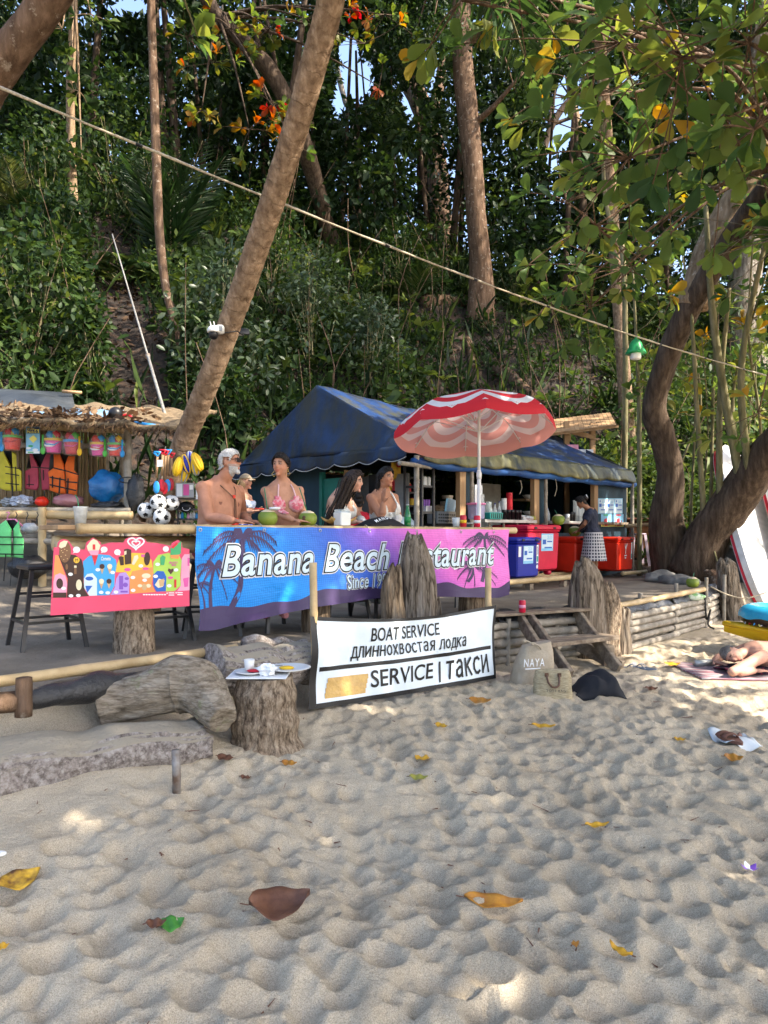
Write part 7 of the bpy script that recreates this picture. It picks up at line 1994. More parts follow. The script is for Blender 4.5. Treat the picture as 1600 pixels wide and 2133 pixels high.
for i in range(9):
 px = 374+6*i
 bottle('small_bottle', at(px, 1081 if i % 2 else 1080, 6.82), .06+.02*(i % 3), .014, [PCOL['white'], PCOL['skyb'], PCOL['green'], INK['rose'], GL][i % 5], ['white bottle first on the wire rack', 'blue bottle second on the wire rack', 'green bottle third on the wire rack', 'pink bottle fourth on the wire rack', 'clear bottle fifth on the wire rack', 'white bottle sixth on the wire rack', 'blue bottle seventh on the wire rack', 'green bottle eighth on the wire rack', 'pink bottle last on the wire rack'][i], PCOL['white'], group='small bottles on the wire rack')


# ------------------------------------------------------------------ things on the bar
TOPZ = 1.552
def bpt(px, off=.14): return bp(bt(px, off), off, TOPZ)
COCO = mat('green coconut', (.22, .28, .035), .45, (.13, .19, .025), 7, bump=.2, bscale=20)
COCOB = mat('coconut brown patch', (.11, .055, .025), .7)
FLESH = mat('coconut flesh', (.72, .62, .45), .7, (.6, .48, .32), 9)
STRAWG = mat('green straw', (.03, .2, .09), .4)
def coconut(label, p, r_, straw=None, patch=None, flap=False, group='young green coconuts'):
 p = Vector(p)
 t = thing('young_coconut', label, 'coconut', p, group)
 prof = [(r_*.35, 0), (r_*.7, r_*.12), (r_*.95, r_*.5), (r_, r_*.85), (r_*.93, r_*1.2), (r_*.72, r_*1.42)]
 MB().lathe(prof, p, 20).build('husk', COCO, t, smooth=True)
 MB().lathe([(r_*.73, r_*1.41), (r_*.62, r_*1.52), (r_*.3, r_*1.68), (r_*.12, r_*1.7)], p, 9).build('cut_top', FLESH, t)
 if patch is not None:
  a = patch
  MB().ball(p+Vector((math.cos(a)*r_*.6, math.sin(a)*r_*.6, r_*.85)), (r_*.43, r_*.43, r_*.5), 12).build('brown_patch', COCOB, t, smooth=True)
 if straw: MB().tube([p+Vector((0, 0, r_*1.4)), p+Vector(straw)], .0045, 6).build('straw', STRAWG, t, smooth=True)
 if flap: MB().lathe([(.01, 0), (r_*.55, .008), (r_*.6, .02), (r_*.4, .024), (.01, .02)], p+Vector((r_*.75, -.02, r_*1.6)), 14).build('lid_flap', INK['white'], t, smooth=True)
 return t
coconut('green drinking coconut with a lifted white lid before the pink bikini woman', bpt(558, .13), .078, (-.03, .02, .3), None, True)
coconut('green drinking coconut with a brown scar beside the woman in pink', bpt(641, .14), .077, (-.07, .02, .32), -1.9)
p = at(1443, 1228, 9.55); p.z = .765
coconut('green coconut standing on the retaining wall rail', p, .085, (.02, 0, .2))
p = sh(2.28, -.2, 1.795)
coconut('cut green coconut standing on the crimson cool box', sh(spx(1163, -.3), -.3, 1.622), .1, (-.06, 0, .24))
coconut('cut green coconut being opened on the orange cool box', sh(3.54, -.25, 1.442), .1, None)
# iced drink in a clear cup at the left end
p = bp(bt(168, .2), .2, TOPZ)
t = thing('plastic_cup', 'iced drink in a clear cup with green straw at the left bar end', 'cup', p)
MB().lathe([(.034, 0), (.044, .11), (.047, .115), (.046, .122), (.04, .118), (.032, .006)], p, 18).build('cup', mat('milky plastic', (.72, .74, .72), .2, (.55, .57, .55), 30, alpha=.8, bump=.4, bscale=40), t, smooth=True)
MB().tube([p+Vector((0, 0, .03)), p+Vector((-.02, 0, .17)), p+Vector((-.035, 0, .2))], .004, 6).build('straw', STRAWG, t)
p = bpt(713, .1)
t = thing('drink_glass', 'square tumbler of cloudy white drink on the bar', 'glass', p)
MB().box(p+Vector((0, 0, .065)), (.105, .105, .13), rotB, .012, 1.08).build('glass', mat('cloudy drink', (.7, .73, .72), .12, (.62, .66, .65), spec=.6), t, smooth=True, autos=40)
MB().box(p+Vector((0, 0, .137)), (.1, .1, .02), rotB, .006).build('ice', GLB, t)
p = bpt(706, .2)
t = thing('woven_tray', 'boat shaped woven straw tray behind the white drink', 'tray', p)
MB().grid(lambda u, v: p+BU*((u-.5)*.27)+BN*((v-.5)*.15)+Vector((0, 0, .015+.035*(abs(u-.5)*2)**2+.035*(abs(v-.5)*2)**2)), 14, 8).build('body', mat('straw weave', (.55, .36, .12), .7, (.36, .22, .07), 40), t, smooth=True, solid=.008)
p = bpt(795, .12)
t = thing('black_bag', 'flat black bag with pale letters lying on the bar', 'bag', p)
MB().grid(lambda u, v: p+BU*((u-.5)*.46)+BN*((v-.5)*.24)+Vector((0, 0, .003+.085*math.sin(math.pi*u)**.7*math.sin(math.pi*v)**.6+.006*math.sin(u*17+v*9))), 20, 12).build('body', mat('black cloth', (.012, .012, .014), .8), t, smooth=True, solid=.006)
lettering('MANDU', (.18, .06, .62, .2), lambda u, v, l: p+BU*((u-.5)*.46)+BN*((v-.5)*.24-.0)+Vector((0, -.012, .012+.085*math.sin(math.pi*u)**.7*math.sin(math.pi*max(.02, v))**.6+l)), INK['white'], t, .006, 0, .02, .0, 1.5, slant=.12)
bottle('beer_bottle', bpt(849, .1), .21, .031, mat('green glass', (.01, .16, .04), .1, (.008, .12, .03), spec=.6), 'green beer bottle with silver neck on the bar', PCOL['silver'], neck=.42, lab=mat('green label', (.02, .24, .07), .4))
def can(label, p, m, m2=None, txt=None):
 t = thing('drink_can', label, 'can', p)
 MB().lathe([(.026, 0), (.033, .008), (.033, .108), (.027, .122), (.025, .118)], p, 18).build('body', m, t, smooth=True, autos=50)
 MB().lathe([(.0265, .1185), (.0275, .124), (.024, .121)], p, 16).build('top', STEEL, t, smooth=True)
 if m2: MB().lathe([(.0336, .045), (.0336, .075)], p, 18).build('print_band', m2, t, smooth=True)
 return t
can('orange red can with yellow slash on the bar', bpt(965, .12), PCOL['red'], PCOL['yellow'])
can('red and white can standing before the umbrella pole', bpt(994, .12), PCOL['crimson'], INK['white'])
pc = at(1088, 1271, 6.92); pc.z = .724
can('small red can on the landing plank of the steps', pc, PCOL['crimson'], INK['rose'])
p = bpt(950, .16)
one('plastic_cup', MB().lathe([(.03, 0), (.04, .1), (.038, .1), (.028, .006)], p, 16), GL, 'empty clear cup with a bent straw beside the orange can', 'cup', smooth=True)
one('menu_sheet', MB().grid(lambda u, v: sh(spx(838, .3)+.42*u, .3+.25*v, 1.52+.2*v), 4, 4), INK['pale'], 'slanted plastic covered menu beside the shack corner', 'menu', solid=.01)

# ------------------------------------------------------------------ stump table setting
zt = sp_.z+.415
tx, ty = sp_.x, sp_.y
one('serving_tray', MB().box((tx-.03, ty-.02, zt), (.34, .25, .008), None, .003), INK['white'], 'white tray lying on the stump table', 'tray')
def plate(label, x, y, z, r_): return one('plate', MB().lathe([(r_*.45, 0), (r_*.7, .006), (r_, .018), (r_*.97, .02), (r_*.65, .011), (.01, .009)], (x, y, z), 22), PCOL['white'], label, 'plate', smooth=True)
plate('left white plate on the stump table', tx-.08, ty-.03, zt+.005, .095)
plate('right white plate overhanging the stump table', tx+.13, ty+.04, zt+.012, .13)
t = thing('paper_cup', 'white paper cup with torn rim on the left plate', 'cup', (tx-.09, ty-.02, zt+.016))
MB().lathe([(.024, 0), (.031, .07), (.029, .07), (.022, .004)], (tx-.09, ty-.02, zt+.016), 14).build('cup', PCOL['white'], t, smooth=True)
one('napkin', MB().ball((tx+.02, ty-.07, zt+.035), (.055, .045, .035), 16, None, lambda q, v: q*(1+.35*math.sin(v[0]*11+1)*math.sin(v[1]*9)+.2*math.sin(v[2]*13))), INK['white'], 'crumpled white napkin on the stump table', 'napkin')
one('mango_slice', MB().ball((tx+.12, ty+.02, zt+.03), (.045, .025, .012), 12), PCOL['yellow'], 'yellow fruit slice on the right plate', 'fruit', smooth=True)
one('fork', MB().tube([(tx+.02, ty+.02, zt+.04), (tx+.09, ty+.06, zt+.036)], .004, 6), STEEL, 'steel fork resting on the right plate', 'fork')
one('red_rind', MB().ball((tx-.05, ty-.05, zt+.026), (.05, .02, .01), 12), PCOL['red'], 'red fruit rind on the left plate', 'fruit', smooth=True)

# ------------------------------------------------------------------ rope, lamp, camera, leaning pole
R0, R1 = at(-90, 146, 4.5), at(1620, 789, 11.6)
RP = [R0.lerp(R1, i/40)-Vector((0, 0, .16*math.sin(math.pi*i/40))) for i in range(41)]
rp = thing('rope_line', 'long taut rope with ties running across the view to the right trees', 'rope', R0)
MB().tube(RP, .0085, 7).build('rope', ROPE, rp, smooth=True)
MB().tube([p+Vector((0, .01, .009+.005*math.sin(i*1.7))) for i, p in enumerate(RP)], .006, 6).build('second_strand', mat('white cord', (.42, .39, .33), .8), rp, smooth=True)
for i in range(4, 40, 4): MB().tube([RP[i]-(RP[i+1]-RP[i]).normalized()*.03, RP[i]+(RP[i+1]-RP[i]).normalized()*.02], .012, 7).build('tie', BLACK, rp)
lp_ = at(1329, 762, 10.6)
i_ = min(range(41), key=lambda i: abs(800+RP[i].x/RP[i].y*F-1329)); lp_ = RP[i_].copy()
lp_.z -= .15
t = thing('hanging_lamp', 'green bell shaped lamp hanging from the rope', 'lamp', lp_-Vector((0, 0, .12)))
MB().lathe([(.13, -.07), (.125, -.05), (.095, .0), (.07, .07), (.045, .105), (.012, .12), (.0115, .14)], lp_, 20).build('shade', mat('green enamel', (.02, .32, .1), .35), t, smooth=True)
MB().lathe([(.06, -.14), (.066, -.13), (.066, -.02), (.05, -.01)], lp_, 16).build('bulb_cover', PCOL['white'], t, smooth=True)
MB().tube([lp_+Vector((0, 0, .12)), lp_+Vector((0, 0, .16))], .008, 6).build('cord', BLACK, t)
cc = at(445, 690, 6.02)
t = thing('security_camera', 'white outdoor security camera strapped to the leaning palm', 'camera', cc-Vector((0, 0, .08)))
MB().ball(cc+Vector((0, 0, .0)), (.055, .055, .05), 16, None, lambda q, v: Vector((q.x, q.y, max(q.z, -.012)))).build('dome', PCOL['white'], t, smooth=True)
MB().ball(cc+Vector((0, -.005, -.03)), (.04, .04, .042), 14).build('lens_ball', BLACK, t, smooth=True)
MB().box(cc+Vector((.05, .02, .02)), (.07, .05, .075), None, .012).build('bracket', PCOL['white'], t, smooth=True)
MB().box(cc+Vector((.06, -.012, .02)), (.03, .01, .045), None, .003).build('vent', PCOL['grey'], t)
for dx in (-.02, .01): MB().tube([cc+Vector((dx, 0, .04)), cc+Vector((dx-.01, 0, .085))], .005, 6).build('antenna', PCOL['white'], t)
MB().tube([cc+Vector((.07, .05, .0)), cc+Vector((.18, .1, .03)), cc+Vector((.25, .02, -.03))], .006, 5).build('cable', BLACK, t)
sp2 = at(506, 690, 6.25)
t = thing('solar_panel', 'small black solar panel behind the leaning palm', 'solar panel', sp2)
MB().box(sp2, (.11, .012, .075), (R(-35), 0, R(20)), .003).build('panel', BLACK, t); MB().box(sp2+Vector((-.03, .02, -.02)), (.06, .03, .02), None, .004).build('bracket', PCOL['white'], t)
POLEG = mat('weathered grey pole', (.22, .215, .2), .6, (.14, .135, .125), 20)
q0, q1 = at(356, 905, 8.6), at(234, 488, 13.0)
t = thing('leaning_pole', 'thin steel pole leaning from the stall up over the trail', 'pole', q0)
MB().tube([q0, q0.lerp(q1, .3)], .021, 10).build('lower_tube', POLEG, t, smooth=True); MB().tube([q0.lerp(q1, .29), q0.lerp(q1, .62)], .015, 10).build('middle_tube', POLEG, t, smooth=True); MB().tube([q0.lerp(q1, .61), q1], .012, 10).build('upper_tube', POLEG, t, smooth=True)
MB().lathe([(.03, -.03), (.034, 0), (.03, .03)], q0.lerp(q1, .3), 12).build('joint', RUST, t)

# ------------------------------------------------------------------ right side: boards, kayak, rocks
def paddleboard(label, bot, top, wv, wd, th, L0=0.0):
 a, b = Vector(bot), Vector(top)
 d = (b-a).normalized(); wv = (Vector(wv)-d*Vector(wv).dot(d)).normalized(); nv = d.cross(wv)
 t = thing('paddle_board', label, 'paddle board', a)
 L = (b-a).length
 def ring(s, k, off):
  hw = wd/2*max(.0, 1-abs(2*s-1)**3.2)**.55*k
  c = a+d*(L*s)+nv*(.1*(2*s-1)**4+off)
  return c, hw
 for nm, m, o0, o1, k in (('deck', mat('board white', (.68, .68, .67), .3), -th*.5, th*.2, 1.0), ('red_rail', mat('board red', (.55, .02, .04), .3), th*.2, th*.52, 1.03), ('bottom', mat('board white', (.68, .68, .67), .3), th*.52, th*.8, .96)):
  rings = []
  for i in range(25):
   s = .004+.992*i/24
   c0, hw = ring(s, k, o0); c1, _ = ring(s, k, o1)
   rings.append([c0+wv*hw*.93, c0-wv*hw*.93, c1-wv*hw, c1+wv*hw])
  MB().loft(rings).build(nm, m, t, smooth=True, autos=45)
paddleboard('white paddle board with red rail leaning behind the forked trunk', at(1615, 1275, 11.1), at(1518, 925, 12.9), (1, .5, 0), .95, .13)
paddleboard('second red railed paddle board leaning at the right edge', at(1700, 1265, 11.1), at(1605, 930, 12.95), (1, .6, 0), .95, .13)
kt = thing('kayak', 'yellow kayak bow pointing left at the right edge of the sand', 'kayak', at(1560, 1350, 7.5))
KY = mat('kayak yellow', (.62, .4, .01), .35, (.5, .3, .01), 5)
k0 = at(1508, 1300, 7.7)
rings, rings2 = [], []
for i in range(22):
 s = i/21
 c = k0+Vector((2.9*s, -.55*s, -.16*math.sin(min(1, s*1.4)*math.pi*.5)))
 hw = .36*min(1, (s*2.6))**.75*(1-.3*max(0, s-.6)); dp = .08+.22*min(1, s*2.2)
 lat = Vector((.19, .98, 0)); z0 = sz(min(c.x, 4.5), c.y)
 rings.append([c-lat*hw, c-lat*hw*.75+Vector((0, 0, -dp*.6)), c+Vector((0, 0, -dp)), c+lat*hw*.75+Vector((0, 0, -dp*.6)), c+lat*hw, c+lat*hw*.6+Vector((0, 0, -.02)), c-lat*hw*.6+Vector((0, 0, -.02))])
MB().loft(rings).build('hull', KY, kt, smooth=True, autos=40)
for sgn_ in (-1, 1): MB().tube([(r_[0] if sgn_ < 0 else r_[4])+Vector((0, 0, .01)) for r_ in rings], .028, 8).build('gunwale', KY, kt, smooth=True)
for i in (7, 12): MB().box(rings[i][6].lerp(rings[i][5], .5)+Vector((0, 0, .01)), (.3, .4, .02), (0, 0, -.19), .008).build('hatch', mat('kayak dark yellow', (.45, .27, .01), .4), kt)
fl_ = k0+Vector((.62, -.1, .1))
t = thing('swim_ring', 'blue iced doughnut swim ring lying on the kayak', 'swim ring', fl_-Vector((0, 0, .1)))
def tor(a0, a1, k, R_, r_, name, m):
 def fn(u, v):
  A_ = 2*math.pi*u; e = a0+(a1-a0)*v
  wv = .1*math.sin(A_*9) if k else 0
  e2 = e+wv*(1-v if k else 0)
  return fl_+Vector(((R_+r_*math.cos(e2))*math.cos(A_), (R_+r_*math.cos(e2))*math.sin(A_), r_*math.sin(e2)*.85))
 MB().grid(fn, 48, 12).build(name, m, t, smooth=True)
tor(0, 2*math.pi, 0, .33, .13, 'ring', mat('chocolate vinyl', (.03, .015, .012), .3)); tor(-.15, math.pi+.15, 1, .33, .135, 'icing', mat('icing vinyl', (.03, .38, .62), .25))
for i in range(16):
 A_ = 3.2+2.0*i/16+rnd.uniform(-.1, .1); e = rnd.uniform(-.75, -.4); rr2 = .136
 c = fl_+Vector(((.33+rr2*math.cos(e))*math.cos(A_), (.33+rr2*math.cos(e))*math.sin(A_), rr2*math.sin(e)*.85))
 MB().ball(c, (.02, .008, .008), 8, (rnd.uniform(0, 3), rnd.uniform(0, 3), rnd.uniform(0, 3))).build('sprinkle', [PCOL['white'], PCOL['red'], PCOL['skyb'], INK['lemon']][i % 4], t, smooth=True)
def rock(label, px, py, Y, r_, seed, m=None):
 x = (px-800)/F*Y; c = Vector((x, Y, gz(x, Y)+r_[2]*.4))
 one('flat_rock', MB().ball(c, r_, 18, (0, 0, seed), lambda q, v: q*(1+.16*math.sin(v[0]*4+seed)*math.sin(v[1]*5+seed*2)+.08*math.sin(v[2]*9+v[0]*6))), m or mat('grey rock', (.24, .23, .21), .9, (.13, .125, .115), 5, bump=.7, bscale=18), label, 'rock', smooth=True)
rock('large flat grey rock at the foot of the forked tree', 1378, 1185, 11.6, (.42, .25, .13), 1)
rock('long low rock in front of the forked tree', 1408, 1200, 11.1, (.4, .22, .1), 2)
rock('small grey rock right of the long low rock', 1440, 1208, 10.9, (.14, .12, .08), 3)
rock('round rock half buried below the cool box bench', 1060, 1225, 10.6, (.3, .2, .14), 4)
rock('big sloping boulder right of the forked trunk', 1478, 1150, 12.6, (.6, .4, .5), 5)
rock('dark rock behind the weathered stump post', 1540, 1180, 12.2, (.6, .4, .35), 6)
log('short round log end lying beside the hollow stump post', at(1485, 1212, 10.9), at(1512, 1206, 11.3), .1, BARK_RED, 4, name='cut_log')
log('second short log lying beside the hollow stump post', at(1475, 1200, 11.1), at(1500, 1196, 11.5), .09, BARK_RED, 6, name='cut_log')
one('thin_stick', MB().tube([at(1480, 1120, 11.8), at(1502, 1195, 11.6)], .014, 6), STEM, 'thin stick leaning behind the hollow stump post', 'stick')
one('wall_rope', MB().tube(spline([at(1468, 1235, 9.5), at(1472, 1290, 9.4), at(1480, 1270, 9.4), at(1475, 1300, 9.35), at(1488, 1310, 9.3)], 6), .012, 6), BLACK, 'black rope hanging from the retaining wall corner post', 'rope', smooth=True)
one('wall_rope', MB().tube(spline([at(1480, 1222, 9.7), at(1520, 1240, 9.9), at(1560, 1245, 10), at(1620, 1225, 10.2)], 6), .009, 6), ROPE, 'pale rope stretched from the wall corner toward the boards', 'rope', smooth=True)
lump('pattern_bag', 'green and white patterned plastic bag tucked under the wall rail', 'bag', 1432, 1243, 9.3, (.22, .09, .07), mat('leaf print film', (.5, .56, .45), .4, (.16, .34, .12), 14, lo=.45, hi=.55), .1, 5, 3)

# ------------------------------------------------------------------ bags and small things on the sand
def tote(label, px0, px1, py0, py1, Y, m, text=None, dep=.2, rz=0.0, handles=True, hm=None, lean=0.0):
 c = at((px0+px1)/2, py1, Y); c.z = sz(c.x, c.y)-.02
 wd, ht = (px1-px0)*Y/F, (py1-py0)*Y/F
 t = thing('tote_bag', label, 'bag', c)
 Mx = Matrix.Translation(c) @ Matrix.Rotation(rz, 4, 'Z')
 rings = []
 for i in range(9):
  s = i/8
  hw = wd/2*(1.0+.06*math.sin(s*3.1)-(.12*s if lean == 0 else .3*s)); hd = dep/2*(1+.1*math.sin(3.1*s)-.55*s)
  ring = []
  for k in range(20):
   a = 2*math.pi*k/20
   q = (abs(math.cos(a))**.5*math.copysign(1, math.cos(a)), abs(math.sin(a))**.5*math.copysign(1, math.sin(a)))
   wob_ = 1+.025*math.sin(k*3+i*1.3)
   ring.append(Mx @ Vector((q[0]*hw*wob_+lean*s, q[1]*hd*wob_, ht*s*(1+.05*q[0]*(1 if lean else .3)))))
  rings.append(ring)
 MB().loft(rings, cap=True).build('body', m, t, smooth=True, autos=60)
 fn = lambda x, y, l: Mx @ Vector((x*wd+lean*y, -dep/2*(1.06-.5*y)-l, y*ht))
 if text:
  lettering(text[0], text[1], fn, text[2], t, .012, 0, .0, .0, 1.2)
 if handles:
  for sd_ in (-1, 1):
   MB().tube(spline([Mx @ Vector((x*wd+lean, sd_*dep*.24 - (.03 if sd_ < 0 else 0), z_*ht)) for x, z_ in handles], 6), .009, 7).build('handle', hm or m, t, smooth=True)
 return t, fn
CANV = mat('canvas', (.42, .36, .275), .9, (.33, .275, .2), 9, bump=.4, bscale=60)
STRAW = mat('woven straw', (.52, .44, .29), .85, (.3, .24, .14), 30, (1, 1, 6), .6, 70)
t, fn = tote('large beige canvas tote bag with pale letters by the steps', 1062, 1150, 1350, 1436, 5.9, CANV, ('NAYA', (-.4, .5, .12, .68), INK['white']), .24, .25, [(-.2, 1.0), (-.25, 1.05), (-.1, 1.0), (0, .9)], lean=.05)
decal([rect(-.36, .44, .02, .465)], fn, INK['white'], t, .012, 'small_print')
t, fn = tote('small woven straw handbag standing in front of the canvas tote', 1112, 1190, 1396, 1454, 5.55, STRAW, ('TOTE BAG', (-.2, .28, .3, .36), INK['black']), .17, -.1, False)
MB().tube(spline([fn(-.18, .86, .01), fn(-.14, .6, .02), fn(-.02, .45, .025), fn(.12, .52, .02), fn(.15, .85, .01)], 6), .008, 8).build('leather_handle', PCOL['brown'], t, smooth=True)
for x in (-.18, .15): MB().box(fn(x, .86, .008), (.03, .01, .03), None, .003).build('handle_patch', PCOL['brown'], t)
bcx = at(1240, 1443, 5.7); bcx.z = sz(bcx.x, bcx.y)
def bsk(u, v):
 x = (u-.5)*.4; y = (v-.5)*.3
 h_ = .19*max(0, math.sin(math.pi*min(1, max(0, u*1.05-.03)))**.8)*max(0, math.sin(math.pi*v))**.7*(.45+.75*u)
 return Vector((bcx.x+x+.03*math.sin(v*7), bcx.y+y, sz(bcx.x+x, bcx.y+y)+.004+h_+.012*math.sin(u*15+v*9)*h_*8))
one('black_garment', MB().grid(bsk, 30, 20), mat('black jersey', (.01, .011, .015), .85, (.016, .017, .022), 5), 'black garment heaped on the sand beside the straw bag', 'clothing', smooth=True, solid=.008)
def flip(label, px, py, Y, rz, c, name='flip_flop'):
 p = at(px, py, Y); p.z = sz(p.x, p.y)+.012
 t = thing(name, label, 'flip flop' if name == 'flip_flop' else 'sandal', p)
 Mx = Matrix.Translation(p) @ Matrix.Rotation(rz, 4, 'Z')
 out = []
 for i in range(22):
  a = 2*math.pi*i/22
  out.append(((.045+.012*math.cos(a)-.006*math.cos(2*a))*math.sin(a), .125*math.cos(a)))
 MB().prism(out, Mx, .018).build('sole', c, t, smooth=False)
 if name == 'flip_flop':
  for sx in (-1, 1): MB().tube(spline([Mx @ Vector((0, .07, .02)), Mx @ Vector((sx*.03, .02, .05)), Mx @ Vector((sx*.045, -.03, .015))], 5), .006, 6).build('strap', INK['grey'], t, smooth=True)
 else:
  for yy, hh in ((.06, .026), (-.005, .034)): MB().tube([Mx @ Vector((.052*math.cos(b), yy, .012+hh*math.sin(b))) for b in [math.pi*i/8 for i in range(9)]],   .006, 6, squash=(1, 3.2)).build('strap', c, t, smooth=True)
NAVY = mat('blue grey rubber', (.12, .16, .22), .7); LEATH = mat('brown leather', (.17, .075, .05), .6, bump=.2)
flip('left blue grey flip flop lying beside the steps', 1322, 1377, 6.95, 1.2, NAVY); flip('right blue grey flip flop lying beside the steps', 1340, 1380, 6.85, 1.0, NAVY)
pb_ = at(1530, 1545, 4.72); pb_.z = sz(pb_.x, pb_.y)
one('white_cloth', MB().grid(lambda u, v: Vector((pb_.x+(u-.5)*.24, pb_.y+(v-.5)*.26, sz(pb_.x+(u-.5)*.24, pb_.y+(v-.5)*.26)+.008+.012*math.sin(u*9+v*7)+.01)), 12, 12), mat('white bag film', (.68, .72, .74), .4), 'thin white bag lying under the leather sandals', 'bag', smooth=True, solid=.003)
flip('near brown leather sandal on the white bag', 1521, 1552, 4.66, .15, LEATH, 'leather_sandal'); flip('far brown leather sandal on the white bag', 1540, 1534, 4.8, .9, LEATH, 'leather_sandal')
# fallen leaves on the sand
LY, LO, LB, LGn, LT = (mat('fallen '+n_, c, .55, c2, 22, bump=.3) for n_, c, c2 in (('yellow', (.62, .36, .03), (.5, .26, .02)), ('orange', (.5, .23, .025), (.3, .12, .02)), ('brown', (.17, .075, .04), (.11, .045, .025)), ('green', (.08, .28, .04), (.05, .2, .03)), ('spotted', (.6, .36, .03), (.12, .05, .02))))
def fleaf(label, px, py, L, rz, m, wid=.4, curl=.25, z=.016):
 Y = 1.6
 for _ in range(40):                         # settle on the sand under that pixel
  x = (px-800)/F*Y; zz = sz(x, Y); Yn = (EYE-zz)*F/(py-HOR); Y = Y*.5+Yn*.5
 x = (px-800)/F*Y
 L = L*Y/F*1.15; wid *= 1.3
 Mx = Matrix.Translation((x, Y, sz(x, Y)+z+L*curl*.22)) @ Matrix.Rotation(rz, 4, 'Z') @ Matrix.Rotation(rnd.uniform(.12, .4), 4, 'X')
 def fn(u, v):
  s = u; hw = L*wid*.5*math.sin(math.pi*min(.99, max(.01, s**.8)))**.8*(1 if s < .98 else .5)
  return Mx @ Vector(((s-.5)*L, (v-.5)*2*hw, L*curl*((s-.5)**2*1.2+(abs(v-.5)*2)**1.5*.22)+.004*math.sin(s*14)))
 t = thing('fallen_leaf', label, 'leaf', (x, Y, sz(x, Y)), 'fallen leaves on the sand')
 MB().grid(fn, 12, 6).build('blade', m, t, smooth=True, solid=.0012)
 MB().tube([fn(0, .5), fn(-.0, .5)+(fn(0, .5)-fn(.12, .5))*1.2], .0022, 5).build('stalk', LB, t)
for a in (('brown spotted yellow leaf at the lower left', 40, 1848, 76, 1.0, LT, .5), ('long curled tan leaf in the lower middle', 1028, 1897, 105, -.18, LO, .26), ('crumpled large brown leaf in the lower middle', 582, 1924, 110, .3, LB, .62, .5), ('bright green leaf beside a reddish one at lower left', 358, 1938, 44, .5, LGn, .75), ('dull red leaf next to the bright green one', 325, 1936, 36, .2, LB, .5),
   ('upright yellow leaf near the bottom right', 1292, 2002, 48, 2.2, LY, .4, .5), ('yellow leaf in the middle of the sand', 880, 1582, 30, -.7, LY, .6), ('narrow yellow leaf right of the middle', 1243, 1730, 46, .15, LY, .25), ('yellow and green leaf in front of the straw bag', 1132, 1524, 42, -.2, LY, .3), ('small yellow leaf left of the sandals', 1416, 1545, 20, -.4, LY, .45),
   ('orange leaf below the sandals', 1528, 1588, 32, -.3, LO, .6), ('dull green yellow leaf below the middle yellow leaf', 872, 1629, 34, -.1, mat('fallen olive', (.34, .32, .06), .6), .35), ('pale tan leaf right below the boat sign', 1000, 1468, 40, -.3, LO, .5), ('small yellow leaf between boat sign and tan leaf', 920, 1522, 28, -.8, LY, .35),
   ('yellow leaf near the stump table', 603, 1602, 30, -.3, LO, .4), ('brown leaf beside the long log end', 470, 1590, 36, -.5, LB, .45), ('small brown leaf between log and stump', 512, 1627, 22, -.4, LB, .4), ('yellow leaf near the sleeping man', 1400, 1390, 28, -.1, LY, .4), ('brown leaf on the sand behind the black garment', 1357, 1443, 22, -.2, LB, .5), ('half hidden yellow leaf at the left edge', 4, 1985, 24, .3, LY, .5), ('tiny tan leaf at the bottom right of the middle', 1198, 1977, 18, .6, LO, .5)):
 fleaf(*a)
Y = (EYE-.06)*F/(1815-HOR); p = Vector(((1562-800)/F*Y, Y, 0)); p.z = sz(p.x, p.y)+.012
t = thing('orchid_flower', 'fallen purple and white orchid at the right edge of the sand', 'flower', p)
for k in range(5):
 a = 2*math.pi*k/5+.4
 MB().grid(lambda u, v: p+Vector((math.cos(a), math.sin(a), 0))*(.036*u)+Vector((-math.sin(a), math.cos(a), 0))*((v-.5)*.028*math.sin(math.pi*min(.97, u*.9+.08)))+Vector((0, 0, .02*u*u)), 6, 4).build('petal', INK['purple'] if k % 2 == 0 else INK['white'], t, smooth=True, solid=.001)
one('white_shell', MB().ball(at(2, 1778, 2.25), (.018, .014, .008), 10), PCOL['white'], 'small white shell at the left edge of the sand', 'shell', smooth=True)

# twigs, crumbs of bark and shell bits strewn over the sand
mbd = MB()
for i in range(420):
 x, y = rnd.uniform(-2.3, 4.4), 1.9+6.2*rnd.random()**1.3
 if y-np.interp(x, EX, EY) > -.5: continue
 z = sz(x, y)+.003; L = rnd.uniform(.006, .035) if rnd.random() < .8 else rnd.uniform(.04, .09); a = rnd.uniform(0, 6.28)
 mbd.tube([(x, y, z), (x+math.cos(a)*L, y+math.sin(a)*L, sz(x+math.cos(a)*L, y+math.sin(a)*L)+.004)], [rnd.uniform(.0015, .004), .0012], 4)
tag(mbd.build('beach_debris', LB), 'tiny twigs and bark crumbs strewn over the sand', 'debris', None, 'stuff')


